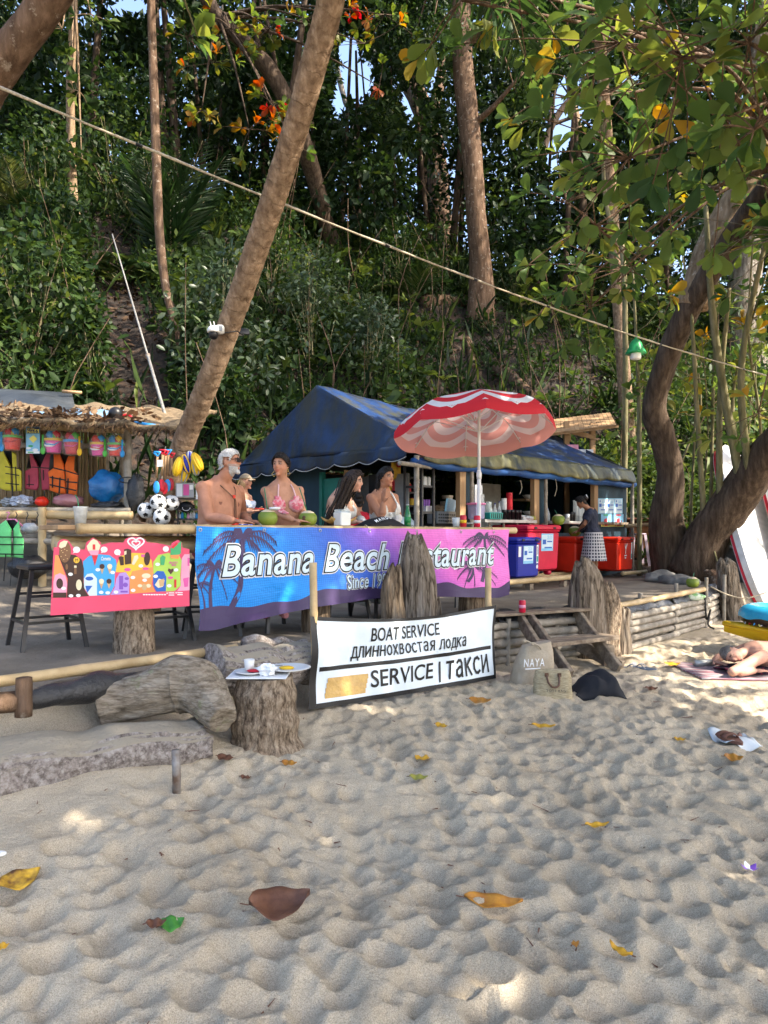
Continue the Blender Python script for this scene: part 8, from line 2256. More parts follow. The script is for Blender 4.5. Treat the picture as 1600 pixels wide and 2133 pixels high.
# ------------------------------------------------------------------ people
def skinmat(name, c, rough=.5):
 m, t, p = _new(name)
 a = t.nodes.new('ShaderNodeAttribute'); a.attribute_name = 'Col'
 n = noise(t, coords(t), 14, 5, .6)
 r = ramp(t, n.outputs[0], [(.3, (.78, .72, .68)), (.7, (1.05, 1.0, .97))])
 mx = t.nodes.new('ShaderNodeMix'); mx.data_type = 'RGBA'; mx.blend_type = 'MULTIPLY'; mx.inputs['Factor'].default_value = 1
 lk(t, a.outputs['Color'], mx.inputs['A']); lk(t, r.outputs[0], mx.inputs['B'])
 lk(t, mx.outputs['Result'], p.inputs['Base Color'])
 p.inputs['Roughness'].default_value = .58; p.inputs['Specular IOR Level'].default_value = .28
 return m
SKIN = skinmat('skin', (.5, .3, .2))
def hairmat(name, c1, c2, st=(30, 30, 3)):
 m, t, p = _new(name)
 n = noise(t, coords(t, st), 6, 5, .7)
 r = ramp(t, n.outputs[0], [(.35, c1), (.65, c2)])
 lk(t, r.outputs[0], p.inputs['Base Color']); p.inputs['Roughness'].default_value = .5; p.inputs['Specular IOR Level'].default_value = .25
 b = t.nodes.new('ShaderNodeBump'); b.inputs['Strength'].default_value = .8; b.inputs['Distance'].default_value = .006
 lk(t, n.outputs[0], b.inputs['Height']); lk(t, b.outputs[0], p.inputs['Normal'])
 return m
H_GREY = hairmat('grey hair', (.3, .29, .28), (.62, .6, .57)); H_DARK = hairmat('dark hair', (.006, .005, .005), (.02, .015, .013)); H_BROWN = hairmat('dark brown hair', (.012, .008, .006), (.05, .032, .024)); H_BLOND = hairmat('blond hair', (.28, .17, .08), (.5, .34, .18)); H_SALT = hairmat('grizzled hair', (.05, .045, .042), (.2, .19, .18))
EYEW, IRIS = mat('eye white', (.5, .47, .44), .3), mat('iris', (.02, .012, .01), .15)
class Body:
 def __init__(s, name, label, pel, neck, f, head, hd, skin, sex='f', k=1.0, shw=None, fat=1.0, bust=0.0, arms=(), legs=(), roll=0.0, hk=1.0, vox=.0079, eyes=True):
  s.pel, s.neck, s.k = Vector(pel), Vector(neck), k
  s.sp = (s.neck-s.pel); s.len = s.sp.length; s.sp.normalize()
  f = Vector(f); s.f = (f-s.sp*f.dot(s.sp)).normalized(); s.l = s.sp.cross(s.f)
  s.h = Vector(head); s.hf = Vector(hd).normalized()
  up = Vector((0, 0, 1)) if abs(s.hf.z) < .95 else Vector((0, 1, 0))
  if roll: up = (Matrix.Rotation(roll, 3, s.hf) @ up)
  s.hu = (up-s.hf*up.dot(s.hf)).normalized(); s.hr = s.hf.cross(s.hu)
  s.hk = hk*.87*k
  s.HM = Matrix.Translation(s.h) @ Matrix((s.hr, s.hf, s.hu)).transposed().to_4x4() @ Matrix.Scale(s.hk, 4)
  male = sex == 'm'
  base = s.pel.copy(); base.z = min(s.pel.z, min([l[-1].z for l in legs] or [s.pel.z]))
  s.t = thing(name, label, 'person', (s.pel.x, s.pel.y, base.z))
  mb = MB()
  # torso
  T = [(-.2, .085, .075, .0), (-.12, .15, .11, 0), (0, .172, .118, -.005), (.12, .165, .115, 0), (.3, .135, .1, .01), (.45, .138, .102, .012), (.6, .152, .11, .012), (.75, .165, .115, .008), (.87, .165, .1, 0), (.95, .13, .08, -.005), (1.02, .075, .066, -.005), (1.08, .058, .06, 0)]
  if male: T = [(-.2, .085, .08, 0), (-.12, .15, .115, 0), (0, .168, .125, 0), (.12, .168, .13, .012), (.3, .16, .128, .022), (.45, .162, .125, .02), (.6, .175, .125, .012), (.75, .192, .125, .008), (.87, .19, .108, -.005), (.95, .145, .085, -.01), (1.02, .085, .074, -.008), (1.08, .066, .066, 0)]
  rings = []
  for t, w_, d_, fo in T:
   c = s.pel+s.sp*(t*s.len)+s.f*(fo*k)
   w_ *= k*(fat if t < .8 else 1); d_ *= k*(fat if t < .7 else 1)
   rings.append([c+s.l*(math.copysign(abs(math.cos(a))**.85, math.cos(a))*w_)+s.f*(math.copysign(abs(math.sin(a))**.85, math.sin(a))*d_) for a in [2*math.pi*i/20 for i in range(20)]])
  mb.loft(rings)
  if male:
   for sg in (-1, 1): mb.ball(s.P(.72, sg*.085, .085), (.08*k, .07*k, .04*k), 14, Matrix((s.l, s.sp, s.f)).transposed().to_4x4())
  if bust:
   for sg in (-1, 1): mb.ball(s.P(.69, sg*.078, .083), (.07*k*bust,)*3, 14)
  shw = (shw or (.195 if male else .162))*k
  s.shoulder = {sg: s.P(.88, 0, -.005)+s.l*(sg*shw) for sg in (-1, 1)}
  for sg in (-1, 1): mb.tube([s.P(1.05, sg*.03, -.015), s.P(.975, sg*.075, -.015), s.shoulder[sg].lerp(s.P(.9, 0, -.01), .2)], [.026*k, .036*k, .05*k*(1.1 if male else .88)], 12)
  ar = 1.0 if male else .82
  for sg, elbow, wrist, hdir, pn, curl in arms:      # sg -1 right, +1 left
   S, E, Wr = s.shoulder[sg], Vector(elbow), Vector(wrist)
   r_ = [x*k*ar for x in (.062, .06, .052, .043, .046, .04, .028)]
   inner = s.P(.84, sg*.08, 0)
   mb.tube([inner, S, S.lerp(E, .45), E, E.lerp(Wr, .3), E.lerp(Wr, .65), Wr], [r_[0]*.9]+r_[1:], 14)
   mb.ball(S, .057*k*ar, 14); mb.ball(E, .043*k*ar, 10)
   s.hand(mb, Wr, Vector(hdir), Vector(pn), curl, sg, k*(1.0 if male else .92))
  for hip, knee, ank, toe in legs:
   hip, knee, ank, toe = map(Vector, (hip, knee, ank, toe))
   q = 1.0 if male else .95
   mb.tube([hip, hip.lerp(knee, .35), hip.lerp(knee, .8), knee, knee.lerp(ank, .3), knee.lerp(ank, .75), ank], [x*k*q for x in (.088, .085, .062, .055, .056, .04, .036)], 14)
   mb.ball(hip, .09*k*q, 12)
   d = (toe-ank);
   mb.tube([ank-d*.28+Vector((0, 0, -.01)), ank+d*.2, ank+d*.65, toe], [.034*k, .038*k, .034*k, .02*k], 12, squash=(1.0, 1.0))
  # neck and head
  nb = s.neck-s.sp*.01; hb = s.HM @ Vector((0, -.012, -.06))
  mb.tube([s.P(.92, 0, -.01), nb, nb.lerp(hb, .6), hb], [.07*k*(1.1 if male else .9), (.062 if male else .052)*k, (.058 if male else .048)*k, .055*k], 14)
  def hs(q, v):
   x, y, z = q
   if v[2] < 0:
    d = -v[2]
    x *= 1-.30*d**1.4
    if v[1] < 0: y *= 1-.42*d
    else: y = y*(1-.04*d)+.010*d
    z *= 1.0
   else:
    if v[1] < 0: y *= 1.06
    z *= .98
   if v[1] > .3: y *= .965
   return Vector((x, y, z))
  hm = MB(s.HM)
  hm.ball((0, 0, 0), (.0745, .094, .117), 26, None, hs)
  hm.tube([(0, .078, .028), (0, .092, .008), (0, .102, -.017), (0, .09, -.03)], [.007, .0085, .012, .01], 8)
  for sg in (-1, 1):
   hm.ball((sg*.074, -.008, -.006), (.011, .024, .033), 10, (0, 0, sg*.35))
   hm.ball((sg*.034, .066, -.026), (.022, .018, .022), 8)
   hm.ball((sg*.031, .0745, .0225), (.016, .0115, .0075), 8)
   hm.ball((sg*.03, .08, .03), (.024, .013, .009), 8)
   hm.ball((sg*.009, .1, -.022), (.009, .01, .007), 7)
  hm.ball((0, .081, -.054), (.023, .0125, .006), 10); hm.ball((0, .08, -.063), (.02, .0125, .0065), 10); hm.ball((0, .076, -.097), (.024, .02, .018), 10)
  mb.add(hm.v, hm.f)
  s.make(mb, vox, skin)
  for sg in (-1, 1):
   e = s.HM @ Vector((sg*.031, .0795, .012))
   if not eyes: continue
   ey = MB().ball(s.HM @ Vector((sg*.031, .0775, .012)), (.0105*s.hk, .0105*s.hk, .005*s.hk), 10).build('eye', EYEW, s.t, smooth=True)
   MB().ball(s.HM @ Vector((sg*.031, .083, .012)), (.0058*s.hk,)*3, 8).build('iris', IRIS, ey, smooth=True)
 def P(s, t, l, f): return s.pel+s.sp*(t*s.len)+s.l*(l*s.k)+s.f*(f*s.k)
 def hand(s, mb, w_, d, pn, curl, sg, k):
  d.normalize(); pn = (pn-d*pn.dot(d)).normalized(); side = d.cross(pn)*sg
  M_ = Matrix((side, d, pn)).transposed().to_4x4()
  mb.ball(w_+d*.045*k, (.039*k, .055*k, .017*k), 14, M_)
  for i, L in enumerate((.07, .08, .075, .06)):
   a = w_+d*(.082*k)+side*((.027-.0185*i)*k)
   dd, p, pts = d.copy(), a, [a-d*.03*k, a]
   for q in range(3):
    dd = (dd+pn*(curl*(.7+.12*i))).normalized(); p = p+dd*(L*k/3); pts.append(p)
   mb.tube(pts, [.0095*k, .0095*k, .009*k, .0085*k, .0068*k], 8)
   mb.ball(pts[-1], .007*k, 6)
  a = w_+d*.02*k+side*.026*k
  b = a+(side*.75+d*.6+pn*.25).normalized()*.035*k; c = b+(side*.3+d*.9+pn*(.2+curl*.4)).normalized()*.03*k
  mb.tube([a, b, c], [.014*k, .011*k, .0085*k], 8); mb.ball(c, .0085*k, 6)
 def make(s, mb, vox, skin):
  me = bpy.data.meshes.new('tmp'); me.from_pydata(mb.v, [], mb.f)
  o = bpy.data.objects.new('tmp', me); col.objects.link(o)
  r = o.modifiers.new('r', 'REMESH'); r.mode = 'VOXEL'; r.voxel_size = vox; r.adaptivity = 0
  sm = o.modifiers.new('s', 'SMOOTH'); sm.factor = .5; sm.iterations = 3
  ev = o.evaluated_get(bpy.context.evaluated_depsgraph_get())
  m2 = bpy.data.meshes.new_from_object(ev)
  bpy.data.objects.remove(o); bpy.data.meshes.remove(me)
  n = len(m2.vertices)
  co = np.empty(n*3); m2.vertices.foreach_get('co', co); s.co = co.reshape(-1, 3)
  nr = np.empty(n*3, dtype=np.float32); m2.vertices.foreach_get('normal', nr); s.nr = nr.reshape(-1, 3).astype(float)
  k_ = len(m2.polygons)
  lt = np.empty(k_, dtype=np.int32); m2.polygons.foreach_get('loop_total', lt)
  vi = np.empty(len(m2.loops), dtype=np.int32); m2.loops.foreach_get('vertex_index', vi)
  ls = np.empty(k_, dtype=np.int32); m2.polygons.foreach_get('loop_start', ls)
  s.faces = vi.reshape(-1, 4) if (lt == 4).all() else np.array([tuple(vi[a:a+b])[:4] if b >= 4 else tuple(vi[a:a+b])+(vi[a],) for a, b in zip(ls, lt)])
  bpy.data.meshes.remove(m2)
  inv = np.array(s.HM.inverted())
  s.hl = (np.c_[s.co, np.ones(n)] @ inv.T)[:, :3]
  rel = s.co-np.array(s.pel)
  s.tt = rel @ np.array(s.sp)/s.len; s.ll = rel @ np.array(s.l)/s.k; s.ff = rel @ np.array(s.f)/s.k
  s.ishead = (np.abs(s.hl) < np.array([.1, .125, .135])).all(1)
  s.skin = np.tile(np.array(skin), (n, 1))
  h = s.hl
  lips = s.ishead & (np.abs(h[:, 0]) < .025) & (h[:, 1] > .08) & (np.abs(h[:, 2]+.059) < .011)
  brow = s.ishead & (np.abs(np.abs(h[:, 0])-.032) < .02) & (h[:, 1] > .066) & (np.abs(h[:, 2]-.034-.004*np.cos(np.abs(h[:, 0])*60)) < .0055)
  cheek = s.ishead & (h[:, 1] > .04) & (h[:, 2] < 0)
  s.skin[cheek] *= np.array([1.06, .95, .93])
  s.skin[lips] = np.array(skin)*np.array([.95, .55, .55])
  s.skin[brow] = np.array(skin)*.22
  sock = s.ishead & (np.abs(np.abs(h[:, 0])-.031) < .018) & (h[:, 1] > .06) & (np.abs(h[:, 2]-.014) < .011)
  s.skin[sock] *= .6
 def finish(s):
  o = npmesh('body', s.co, s.faces, SKIN, s.t, True)
  a = o.data.attributes.new('Col', 'FLOAT_COLOR', 'POINT')
  a.data.foreach_set('color', np.c_[s.skin, np.ones(len(s.skin))].astype(np.float32).ravel())
  return o
 def shell(s, name, mask, m, off=.006, noise_=0.0, thick=.004, parent=None):
  fm = mask[s.faces].all(1)
  f_ = s.faces[fm]
  if not len(f_): return None
  used, inv = np.unique(f_, return_inverse=True)
  P = s.co[used]; N = s.nr[used]
  d = off*np.ones(len(P))
  if noise_: d = d+noise_*(np.sin(P[:, 0]*71+P[:, 2]*43)*np.sin(P[:, 1]*67+P[:, 2]*31)+.5*np.sin(P[:, 0]*190+P[:, 1]*170+P[:, 2]*60))
  o = npmesh(name, P+N*d[:, None], inv.reshape(-1, 4), m, parent or s.t, True)
  md = o.modifiers.new('solid', 'SOLIDIFY'); md.thickness = thick; md.offset = -1
  return o
 def H(s, x, y, z): return s.HM @ Vector((x, y, z))
 def scalp(s, m, off=.011, front=.052, nz=.002, low=-.06, side=.02, name='hair'):
  h = s.hl
  line = np.where(h[:, 1] > .0, front+.25*np.maximum(0, .05-h[:, 1])-.0, np.where(np.abs(h[:, 0]) > .05, side-(side-low)*np.clip(-h[:, 1]/.03, 0, 1), low))
  line = np.where(h[:, 1] > 0, np.interp(h[:, 1], [0, .03, .06, .09], [side, side+.012, front, front+.02]), np.interp(-h[:, 1], [0, .03, .06], [side, low*.5, low]))
  m_ = s.ishead & (h[:, 2] > line)
  ear = (np.abs(h[:, 0]) > .066) & (np.abs(h[:, 1]+.006) < .028) & (h[:, 2] < .034)
  return s.shell(name, m_ & ~ear, m, off, nz, .008)
 def combed(s, name, m, n, r_=.0035, back=(0, -.105, .01), lift=1.16, front=.05):
  """hair drawn back from the hairline over the skull"""
  mb = MB()
  for i in range(n):
   a = rnd.uniform(-1, 1); th = a*1.75                      # across the head, ear to ear
   p0 = Vector((.0745*math.sin(th), .075*max(.0, math.cos(th))+.012, front+.03*math.cos(th)-.05*(1-math.cos(th))))
   pts = []
   for k in range(6):
    t = k/5
    q = p0.lerp(Vector(back)+Vector((rnd.uniform(-.012, .012), 0, rnd.uniform(-.012, .012))), t)
    e = Vector((q.x/.0745, q.y/.1, q.z/.117)); L = e.length or 1
    f_ = (1/L)*(lift+.03*math.sin(k+i)+rnd.uniform(-.015, .02)) if L < 1.25 else 1
    pts.append(s.HM @ Vector((q.x*f_, q.y*f_, q.z*f_)))
   mb.tube(spline(pts, 3), r_*s.hk, 4)
  o = mb.build(name, m, s.t, smooth=True); o['kind'] = 'stuff'
 def cropped(s, name, m, n, L=.016, front=.05, low=-.07, side=-.01, r_=.0022):
  mb = MB(); h = s.hl
  line = np.where(h[:, 1] > 0, np.interp(h[:, 1], [0, .03, .06, .09], [side, side+.012, front, front+.02]), np.interp(-h[:, 1], [0, .03, .06], [side, low*.5, low]))
  ear = (np.abs(h[:, 0]) > .066) & (np.abs(h[:, 1]+.006) < .028) & (h[:, 2] < .034)
  ix = np.nonzero(s.ishead & (h[:, 2] > line) & ~ear)[0]
  for i in rng.choice(ix, min(n, len(ix)), replace=False):
   p = Vector(s.co[i])+Vector(s.nr[i])*.01; d = (Vector(s.nr[i])*.7-s.hf*.35+s.hu*.3+Vector((rnd.gauss(0, .25), rnd.gauss(0, .25), rnd.gauss(0, .25)))).normalized()
   mb.tube([p, p+d*L*.6, p+d*L-s.hf*.004-s.hu*.003], [r_, r_*.8, r_*.3], 4)
  o = mb.build(name, m, s.t, smooth=True); o['kind'] = 'stuff'
 def strands(s, name, m, n, y0, path, r_=.006, spread=.05, x0=.07):
  """hair strands from the scalp along path (list of world offsets from the head)"""
  mb = MB()
  for i in range(n):
   a = rnd.uniform(-1, 1)
   p = s.H(x0*a, y0+rnd.uniform(-.02, .02)-.02*abs(a), rnd.uniform(.02, .08)*(1-.4*abs(a)))
   pts = [p]
   j = Vector((rnd.gauss(0, spread*.5), rnd.gauss(0, spread*.5), 0))
   for q, w_ in path: pts.append(s.h+Vector(q)+(s.hr*(a*x0*w_))+j*min(1.2, w_))
   pts = spline(pts, 4)
   mb.tube(pts, [r_*(1-.55*t/len(pts)) for t in range(len(pts))], 5)
  o = mb.build(name, m, s.t, smooth=True); o['kind'] = 'stuff'
  return o
def sit_legs(b_pel, f, k=1.0, ground=.7, spread=.1, fw=.42):
 f = Vector(f).normalized(); l = Vector((0, 0, 1)).cross(f)
 out = []
 for sg in (-1, 1):
  hip = Vector(b_pel)+l*(sg*.085*k)+Vector((0, 0, -.04*k))
  knee = hip+f*(fw*k)+l*(sg*spread*.4)+Vector((0, 0, -.06))
  ank = knee+f*(-.1*k)+Vector((0, 0, -.38*k)); toe = ank+f*.16*k+Vector((0, 0, -.05))
  out.append((hip, knee, ank, toe))
 return out
SHORTS = mat('dark red shorts', (.25, .04, .05), .8); CLOTHW = mat('white knit', (.7, .69, .65), .85, bump=.3, bscale=60)
def cord(name, pts, r_, m, parent): return MB().tube(spline(pts, 5), r_, 6).build(name, m, parent, smooth=True)
def shorts(b, m, lo=.14, name='shorts', legdown=None):
 fr = (b.tt < lo) & ~b.ishead & (np.abs(b.ll) < .26)
 if legdown is not None: fr &= legdown
 return b.shell(name, fr, m, .008, .002, .005)
AL = Vector
# shirtless man at the left of the bar
pel = at(444, 1120, 5.78); pel.z = 1.375
f = (.82, -.57, 0)
b = Body('person', 'shirtless grey haired man in sunglasses sitting at the left of the bar', pel, at(463, 1003, 5.74), f, at(480, 963, 5.68), (.97, -.22, .02), (.47, .235, .15), 'm', .97, fat=1.1,
   arms=[(-1, at(436, 1077, 5.5), AL((at(488, 1090, 5.38).x, 5.38, 1.592)), (.86, .25, -.06), (0, 0, -1), .12), (1, at(505, 1072, 6.05), AL((at(520, 1090, 5.72).x, 5.72, 1.592)), (.7, -.5, -.05), (0, 0, -1), .15)], legs=sit_legs(pel, f, 1.0))
h = b.hl
beard = b.ishead & (h[:, 2] < -.022) & (h[:, 1] > .005) & ~((np.abs(h[:, 0]) < .022) & (h[:, 1] > .085) & (np.abs(h[:, 2]+.058) < .008)) & ~((h[:, 1] > .092) & (h[:, 2] > -.035))
b.skin[beard] = b.skin[beard]*.35+np.array([.36, .34, .32])*.65
nip = (np.hypot(np.abs(b.ll)-.1, (b.tt-.7)*b.len) < .014) & (b.ff > .08)
b.skin[nip] = (.2, .08, .055)
b.finish()
b.scalp(H_GREY, .017, .056, .004, -.08, -.012)
b.cropped('hair_tips', H_GREY, 600, .013, .056, -.08, -.012, .002)
b.shell('beard', beard & (h[:, 2] < -.04), H_GREY, .004, .0015, .003)
shorts(b, SHORTS)
for sg in (-1, 1): MB().box(b.H(sg*.034, .1, .013), (.05, .005, .036), Matrix((b.hr, b.hf, b.hu)).transposed().to_4x4(), .002).build('sunglass_lens', BLACK, b.t)
MB().tube([b.H(.012, .104, .022), b.H(-.012, .104, .022)], .002, 5).build('sunglass_bridge', PCOL['brown'], b.t)
for sg in (-1, 1): MB().tube([b.H(sg*.06, .1, .022), b.H(sg*.078, .0, .02)], .0022, 5).build('sunglass_temple', PCOL['brown'], b.t)
c0 = b.P(.72, .03, .15)
cord('lanyard', [b.P(1.0, -.075, -.02), b.P(.93, -.07, .085), b.P(.8, .0, .155), c0, b.P(.5, .04, .165)], .004, PCOL['brown'], b.t); cord('lanyard', [b.P(1.0, .07, -.02), b.P(.93, .07, .085), b.P(.8, .02, .155), c0+Vector((.01, 0, 0)), b.P(.5, .055, .165)], .004, PCOL['brown'], b.t)
cs = MB().tube([b.P(.5, .045, .17), b.P(.22, .05, .185)], .026, 12).build('orange_case', PCOL['orange'], b.t, smooth=True); MB().lathe([(.013, 0), (.014, .025)], b.P(.79, .01, .155), 8).build('orange_bead', PCOL['orange'], b.t)
# woman in the pink bikini
pel = at(590, 1120, 6.12); pel.z = 1.37
f = (.42, -.9, 0)
b = Body('person', 'dark haired woman in a pink ruffled bikini top sitting beside the shirtless man', pel, at(589, 1007, 6.06), f, at(585, 969, 6.0), (-.3, -.95, -.02), (.5, .27, .175), 'f', .94, fat=1.08, bust=1.12, shw=.16,
   arms=[(-1, at(571, 1064, 5.85), AL((at(612, 1092, 5.72).x, 5.72, 1.6)), (.9, .0, -.05), (0, 0, -1), .12), (1, at(630, 1066, 6.1), AL((at(640, 1090, 5.9).x, 5.9, 1.6)), (.3, -.8, -.05), (0, 0, -1), .15)], legs=sit_legs(pel, f))
b.finish()
b.scalp(H_DARK, .019, .05, .0015, -.08, -.01)
b.combed('combed_hair', H_DARK, 170)
MB().ball(b.H(.0, -.1, .03), (.05, .045, .05), 14).build('hair_bun', H_DARK, b.t, smooth=True)
PINKF = mat('pink ruffle', (.72, .16, .22), .8, (.78, .42, .44), 30, bump=1.0, bscale=60, lo=.45, hi=.55)
for sg in (-1, 1):
 m_ = (np.hypot(b.ll-sg*.085, (b.tt-.69)*b.len*1.0) < .068) & (b.ff > .07) & ~((b.tt > .76) & (np.abs(b.ll-sg*.085) > .03))
 b.shell('bikini_cup', m_, PINKF, .009, .003, .005)
 cord('halter_strap', [b.P(.76, sg*.085, .14), b.P(.87, sg*.075, .112), b.P(.97, sg*.06, .07), b.P(1.04, sg*.04, -.02)], .006, mat('pink strap', (.75, .5, .52), .7), b.t)
 MB().tube([b.H(sg*.078, -.005, -.04)]+[b.H(sg*.08, -.005, -.062)+Vector((.02*math.sin(a), 0, -.022+.022*math.cos(a))) for a in [2*math.pi*i/4 for i in range(5)]], .0022, 5).build('earring', mat('gold', (.6, .42, .15), .3, metal=.9), b.t)
cord('back_strap', [b.P(.63, -.14, .06), b.P(.62, -.165, 0), b.P(.62, -.1, -.11), b.P(.62, .1, -.11), b.P(.62, .165, 0), b.P(.63, .14, .06)], .005, MATS['pink strap'], b.t)
shorts(b, mat('pink bikini bottom', (.6, .25, .28), .8), .04)
# woman with long dark hair, in profile
pel = at(692, 1120, 6.78); pel.z = 1.365
f = (.9, -.43, 0)
b = Body('person', 'woman with very long dark hair in a white top leaning toward her friend', pel, at(712, 1027, 6.68), f, at(737, 1003, 6.62), (.95, -.25, -.12), (.56, .345, .25), 'f', .96, bust=.95, shw=.15,
   arms=[(-1, at(703, 1082, 6.5), AL((at(742, 1090, 6.42).x, 6.42, 1.6)), (.9, .15, -.05), (0, 0, -1), .12), (1, at(748, 1078, 6.9), AL((at(757, 1088, 6.62).x, 6.62, 1.6)), (.5, -.6, -.02), (0, 0, -1), .15)], legs=sit_legs(pel, f, .96))
b.finish()
b.scalp(H_BROWN, .02, .05, .0015, -.09, -.03)
b.combed('combed_hair', H_BROWN, 150, .004, (0, -.1, -.02), 1.2)
b.strands('long_hair', H_BROWN, 240, -.03, [((-.03, 0, .02), 1.2), ((-.085, -.02, -.12), 1.1), ((-.17, -.03, -.3), 1.2), ((-.22, -.02, -.5), 1.1)], .0058, .06)
m_ = (b.tt > .46) & (b.tt < .82) & (b.ff > .03-.1*(b.tt < .6)) & ~b.ishead & (np.abs(b.ll) < .145) & ~((b.tt > .73) & (np.abs(np.abs(b.ll)-.085) > .035))
b.shell('white_top', m_, CLOTHW, .007, .002, .004)
for sg in (-1, 1): cord('shoulder_strap', [b.P(.76, sg*.085, .12), b.P(.9, sg*.085, .08), b.P(.96, sg*.08, .0)], .005, CLOTHW, b.t)
shorts(b, CLOTHW, .1, 'skirt')
# woman in the white halter, hand at her chin
pel = at(794, 1120, 7.08); pel.z = 1.37
f = (.62, -.78, 0)
b = Body('person', 'woman in a white halter top resting her hand under her chin', pel, at(798, 1023, 7.02), f, at(804, 995, 6.97), (.74, -.67, .0), (.42, .215, .13), 'f', .96, bust=1.05, shw=.158,
   arms=[(-1, at(796, 1080, 6.72), at(799, 1047, 6.74), (.05, -.12, 1), (.6, .5, .1), .12), (1, at(830, 1076, 7.1), AL((at(826, 1094, 6.88).x, 6.88, 1.6)), (-.5, -.6, -.05), (0, 0, -1), .15)], legs=sit_legs(pel, f, .96))
b.finish()
b.scalp(H_DARK, .018, .05, .0015, -.09, -.02)
b.combed('combed_hair', H_DARK, 150, .0036, (0, -.1, -.03))
b.strands('hair_length', H_DARK, 140, -.06, [((-.05, .05, -.04), .8), ((-.07, .04, -.15), .6), ((-.08, .03, -.26), .5)], .005, .04)
m_ = ((b.tt > .4) & (b.tt < .64) & (b.ff > -.02) & (np.abs(b.ll) < .15)) | ((b.tt >= .62) & (b.tt < .8) & (b.ff > .04) & (np.abs(np.abs(b.ll)-.09) < .05-.22*(b.tt-.64)))
b.shell('halter_top', m_ & ~b.ishead, CLOTHW, .008, .002, .005)
for sg in (-1, 1): cord('halter_strap', [b.P(.76, sg*.088, .132), b.P(.88, sg*.07, .105), b.P(.98, sg*.052, .06), b.P(1.05, sg*.03, -.03)], .009, CLOTHW, b.t)
cord('back_tie', [b.P(.5, -.13, .05), b.P(.5, -.14, -.02), b.P(.5, 0, -.11), b.P(.5, .14, -.02)], .004, CLOTHW, b.t)
MB().ball(b.P(.6, .0, .135), .018, 8).build('flower_brooch', CLOTHW, b.t); shorts(b, CLOTHW, .06)
# woman in the cap further back
g = gz(-1.74, 8.8); pel = AL((at(503, 1, 8.82).x, 8.82, g+.86))
f = (.92, -.38, 0)
lf = Vector((0, 0, 1)).cross(Vector(f))
legs = [(pel+lf*(sg*.08)+Vector((0, 0, -.04)), pel+lf*(sg*.09)+Vector((.02, 0, -.42)), pel+lf*(sg*.09)+Vector((0, 0, -.8)), pel+lf*(sg*.09)+Vector((.14, -.05, -.84))) for sg in (-1, 1)]
b = Body('person', 'woman in a beige cap and pale blue bandeau standing behind the man', pel, at(506, 1026, 8.82), f, at(512, 1004, 8.8), (.96, -.2, -.03), (.54, .31, .22), 'f', .9, bust=.95,
   arms=[(-1, at(500, 1068, 8.62), at(528, 1065, 8.52), (.95, .0, .1), (0, 0, 1), .25), (1, at(524, 1066, 9.0), at(530, 1062, 8.75), (.8, -.5, .1), (0, 0, 1), .25)], legs=legs)
b.finish()
b.scalp(H_BLOND, .01, .07, .001, -.1, .0)
b.strands('hair_length', H_BLOND, 50, -.04, [((-.02, 0, -.03), 1.05), ((-.04, -.01, -.1), 1.0), ((-.05, -.01, -.17), .9)], .007, .03)
m_ = (b.tt > .57) & (b.tt < .78) & (np.abs(b.ll) < .16) & (np.abs(b.ff) < .2) & ~b.ishead & ~(b.ff < -.02)
b.shell('bandeau', m_, mat('pale blue cloth', (.5, .6, .78), .8, bump=.4, bscale=50), .008, .003, .005)
SKB = mat('blue print skirt', (.02, .06, .4), .8, (.65, .68, .75), 18, lo=.42, hi=.46)
m_ = (b.tt < .12) & (b.co[:, 2] > pel.z-.4) & ~b.ishead & (np.hypot(b.ll, b.ff) < .3) & (b.tt > -1.2)
m_ &= ~((b.co[:, 2] > pel.z-.02) & (np.abs(b.ll) > .2))
b.shell('skirt', m_, SKB, .012, .002, .005)
CAPM = mat('beige cap', (.36, .29, .2), .85, bump=.2)
b.shell('cap_crown', b.ishead & (b.hl[:, 2] > .048-.1*np.maximum(0, -b.hl[:, 1])), CAPM, .017, 0, .006)
MB(b.HM).grid(lambda u, v: Vector(((u-.5)*.15, .075+.085*v*(1-.5*(2*u-1)**2), .058-.014*v-.05*(u-.5)**2*4*.6)), 10, 6).build('cap_brim', CAPM, b.t, smooth=True, solid=.006)
cord('necklace', [b.P(1.0, -.06, -.02), b.P(.96, -.05, .05), b.P(.94, 0, .075), b.P(.96, .05, .05), b.P(1.0, .06, -.02)], .005, PCOL['cream'], b.t)
one('orange_phone', MB().box(at(541, 1060, 8.42), (.11, .07, .015), (0, .1, .2), .004), PCOL['orange'], 'orange phone held by the woman in the cap', 'phone')
# person in red seated with back to us
pel = at(744, 1120, 9.62); pel.z = 1.3
f = (-.1, 1, 0)
b = Body('person', 'person in a red shirt with tied up dark hair seated facing the shack', pel, at(745, 1068, 9.7), f, at(748, 1045, 9.72), (-.05, 1, -.1), (.45, .25, .16), 'f', .94,
   arms=[(-1, pel+Vector((.24, .08, .22)), pel+Vector((.16, .34, .2)), (-.3, 1, 0), (0, 0, -1), .2), (1, pel+Vector((-.24, .08, .22)), pel+Vector((-.14, .34, .2)), (.3, 1, 0), (0, 0, -1), .2)], legs=sit_legs(pel, f, .94))
b.finish()
b.scalp(H_DARK, .012, .06, .002, -.1, -.02)
MB().ball(b.H(0, -.08, .08), (.055, .05, .05), 14, None, lambda q, v: q*(1+.1*math.sin(v[0]*9+v[2]*8))).build('hair_bun', H_DARK, b.t, smooth=True)
REDS = mat('red shirt', (.5, .012, .03), .8, bump=.3, bscale=20)
b.shell('shirt', (b.tt > .05) & (b.tt < 1.0) & ~b.ishead & (b.co[:, 2] > pel.z+.1) & ((np.abs(b.ll) < .24)), REDS, .012, .003, .005)
shorts(b, mat('dark trousers', (.02, .022, .03), .8), .1, 'trousers')
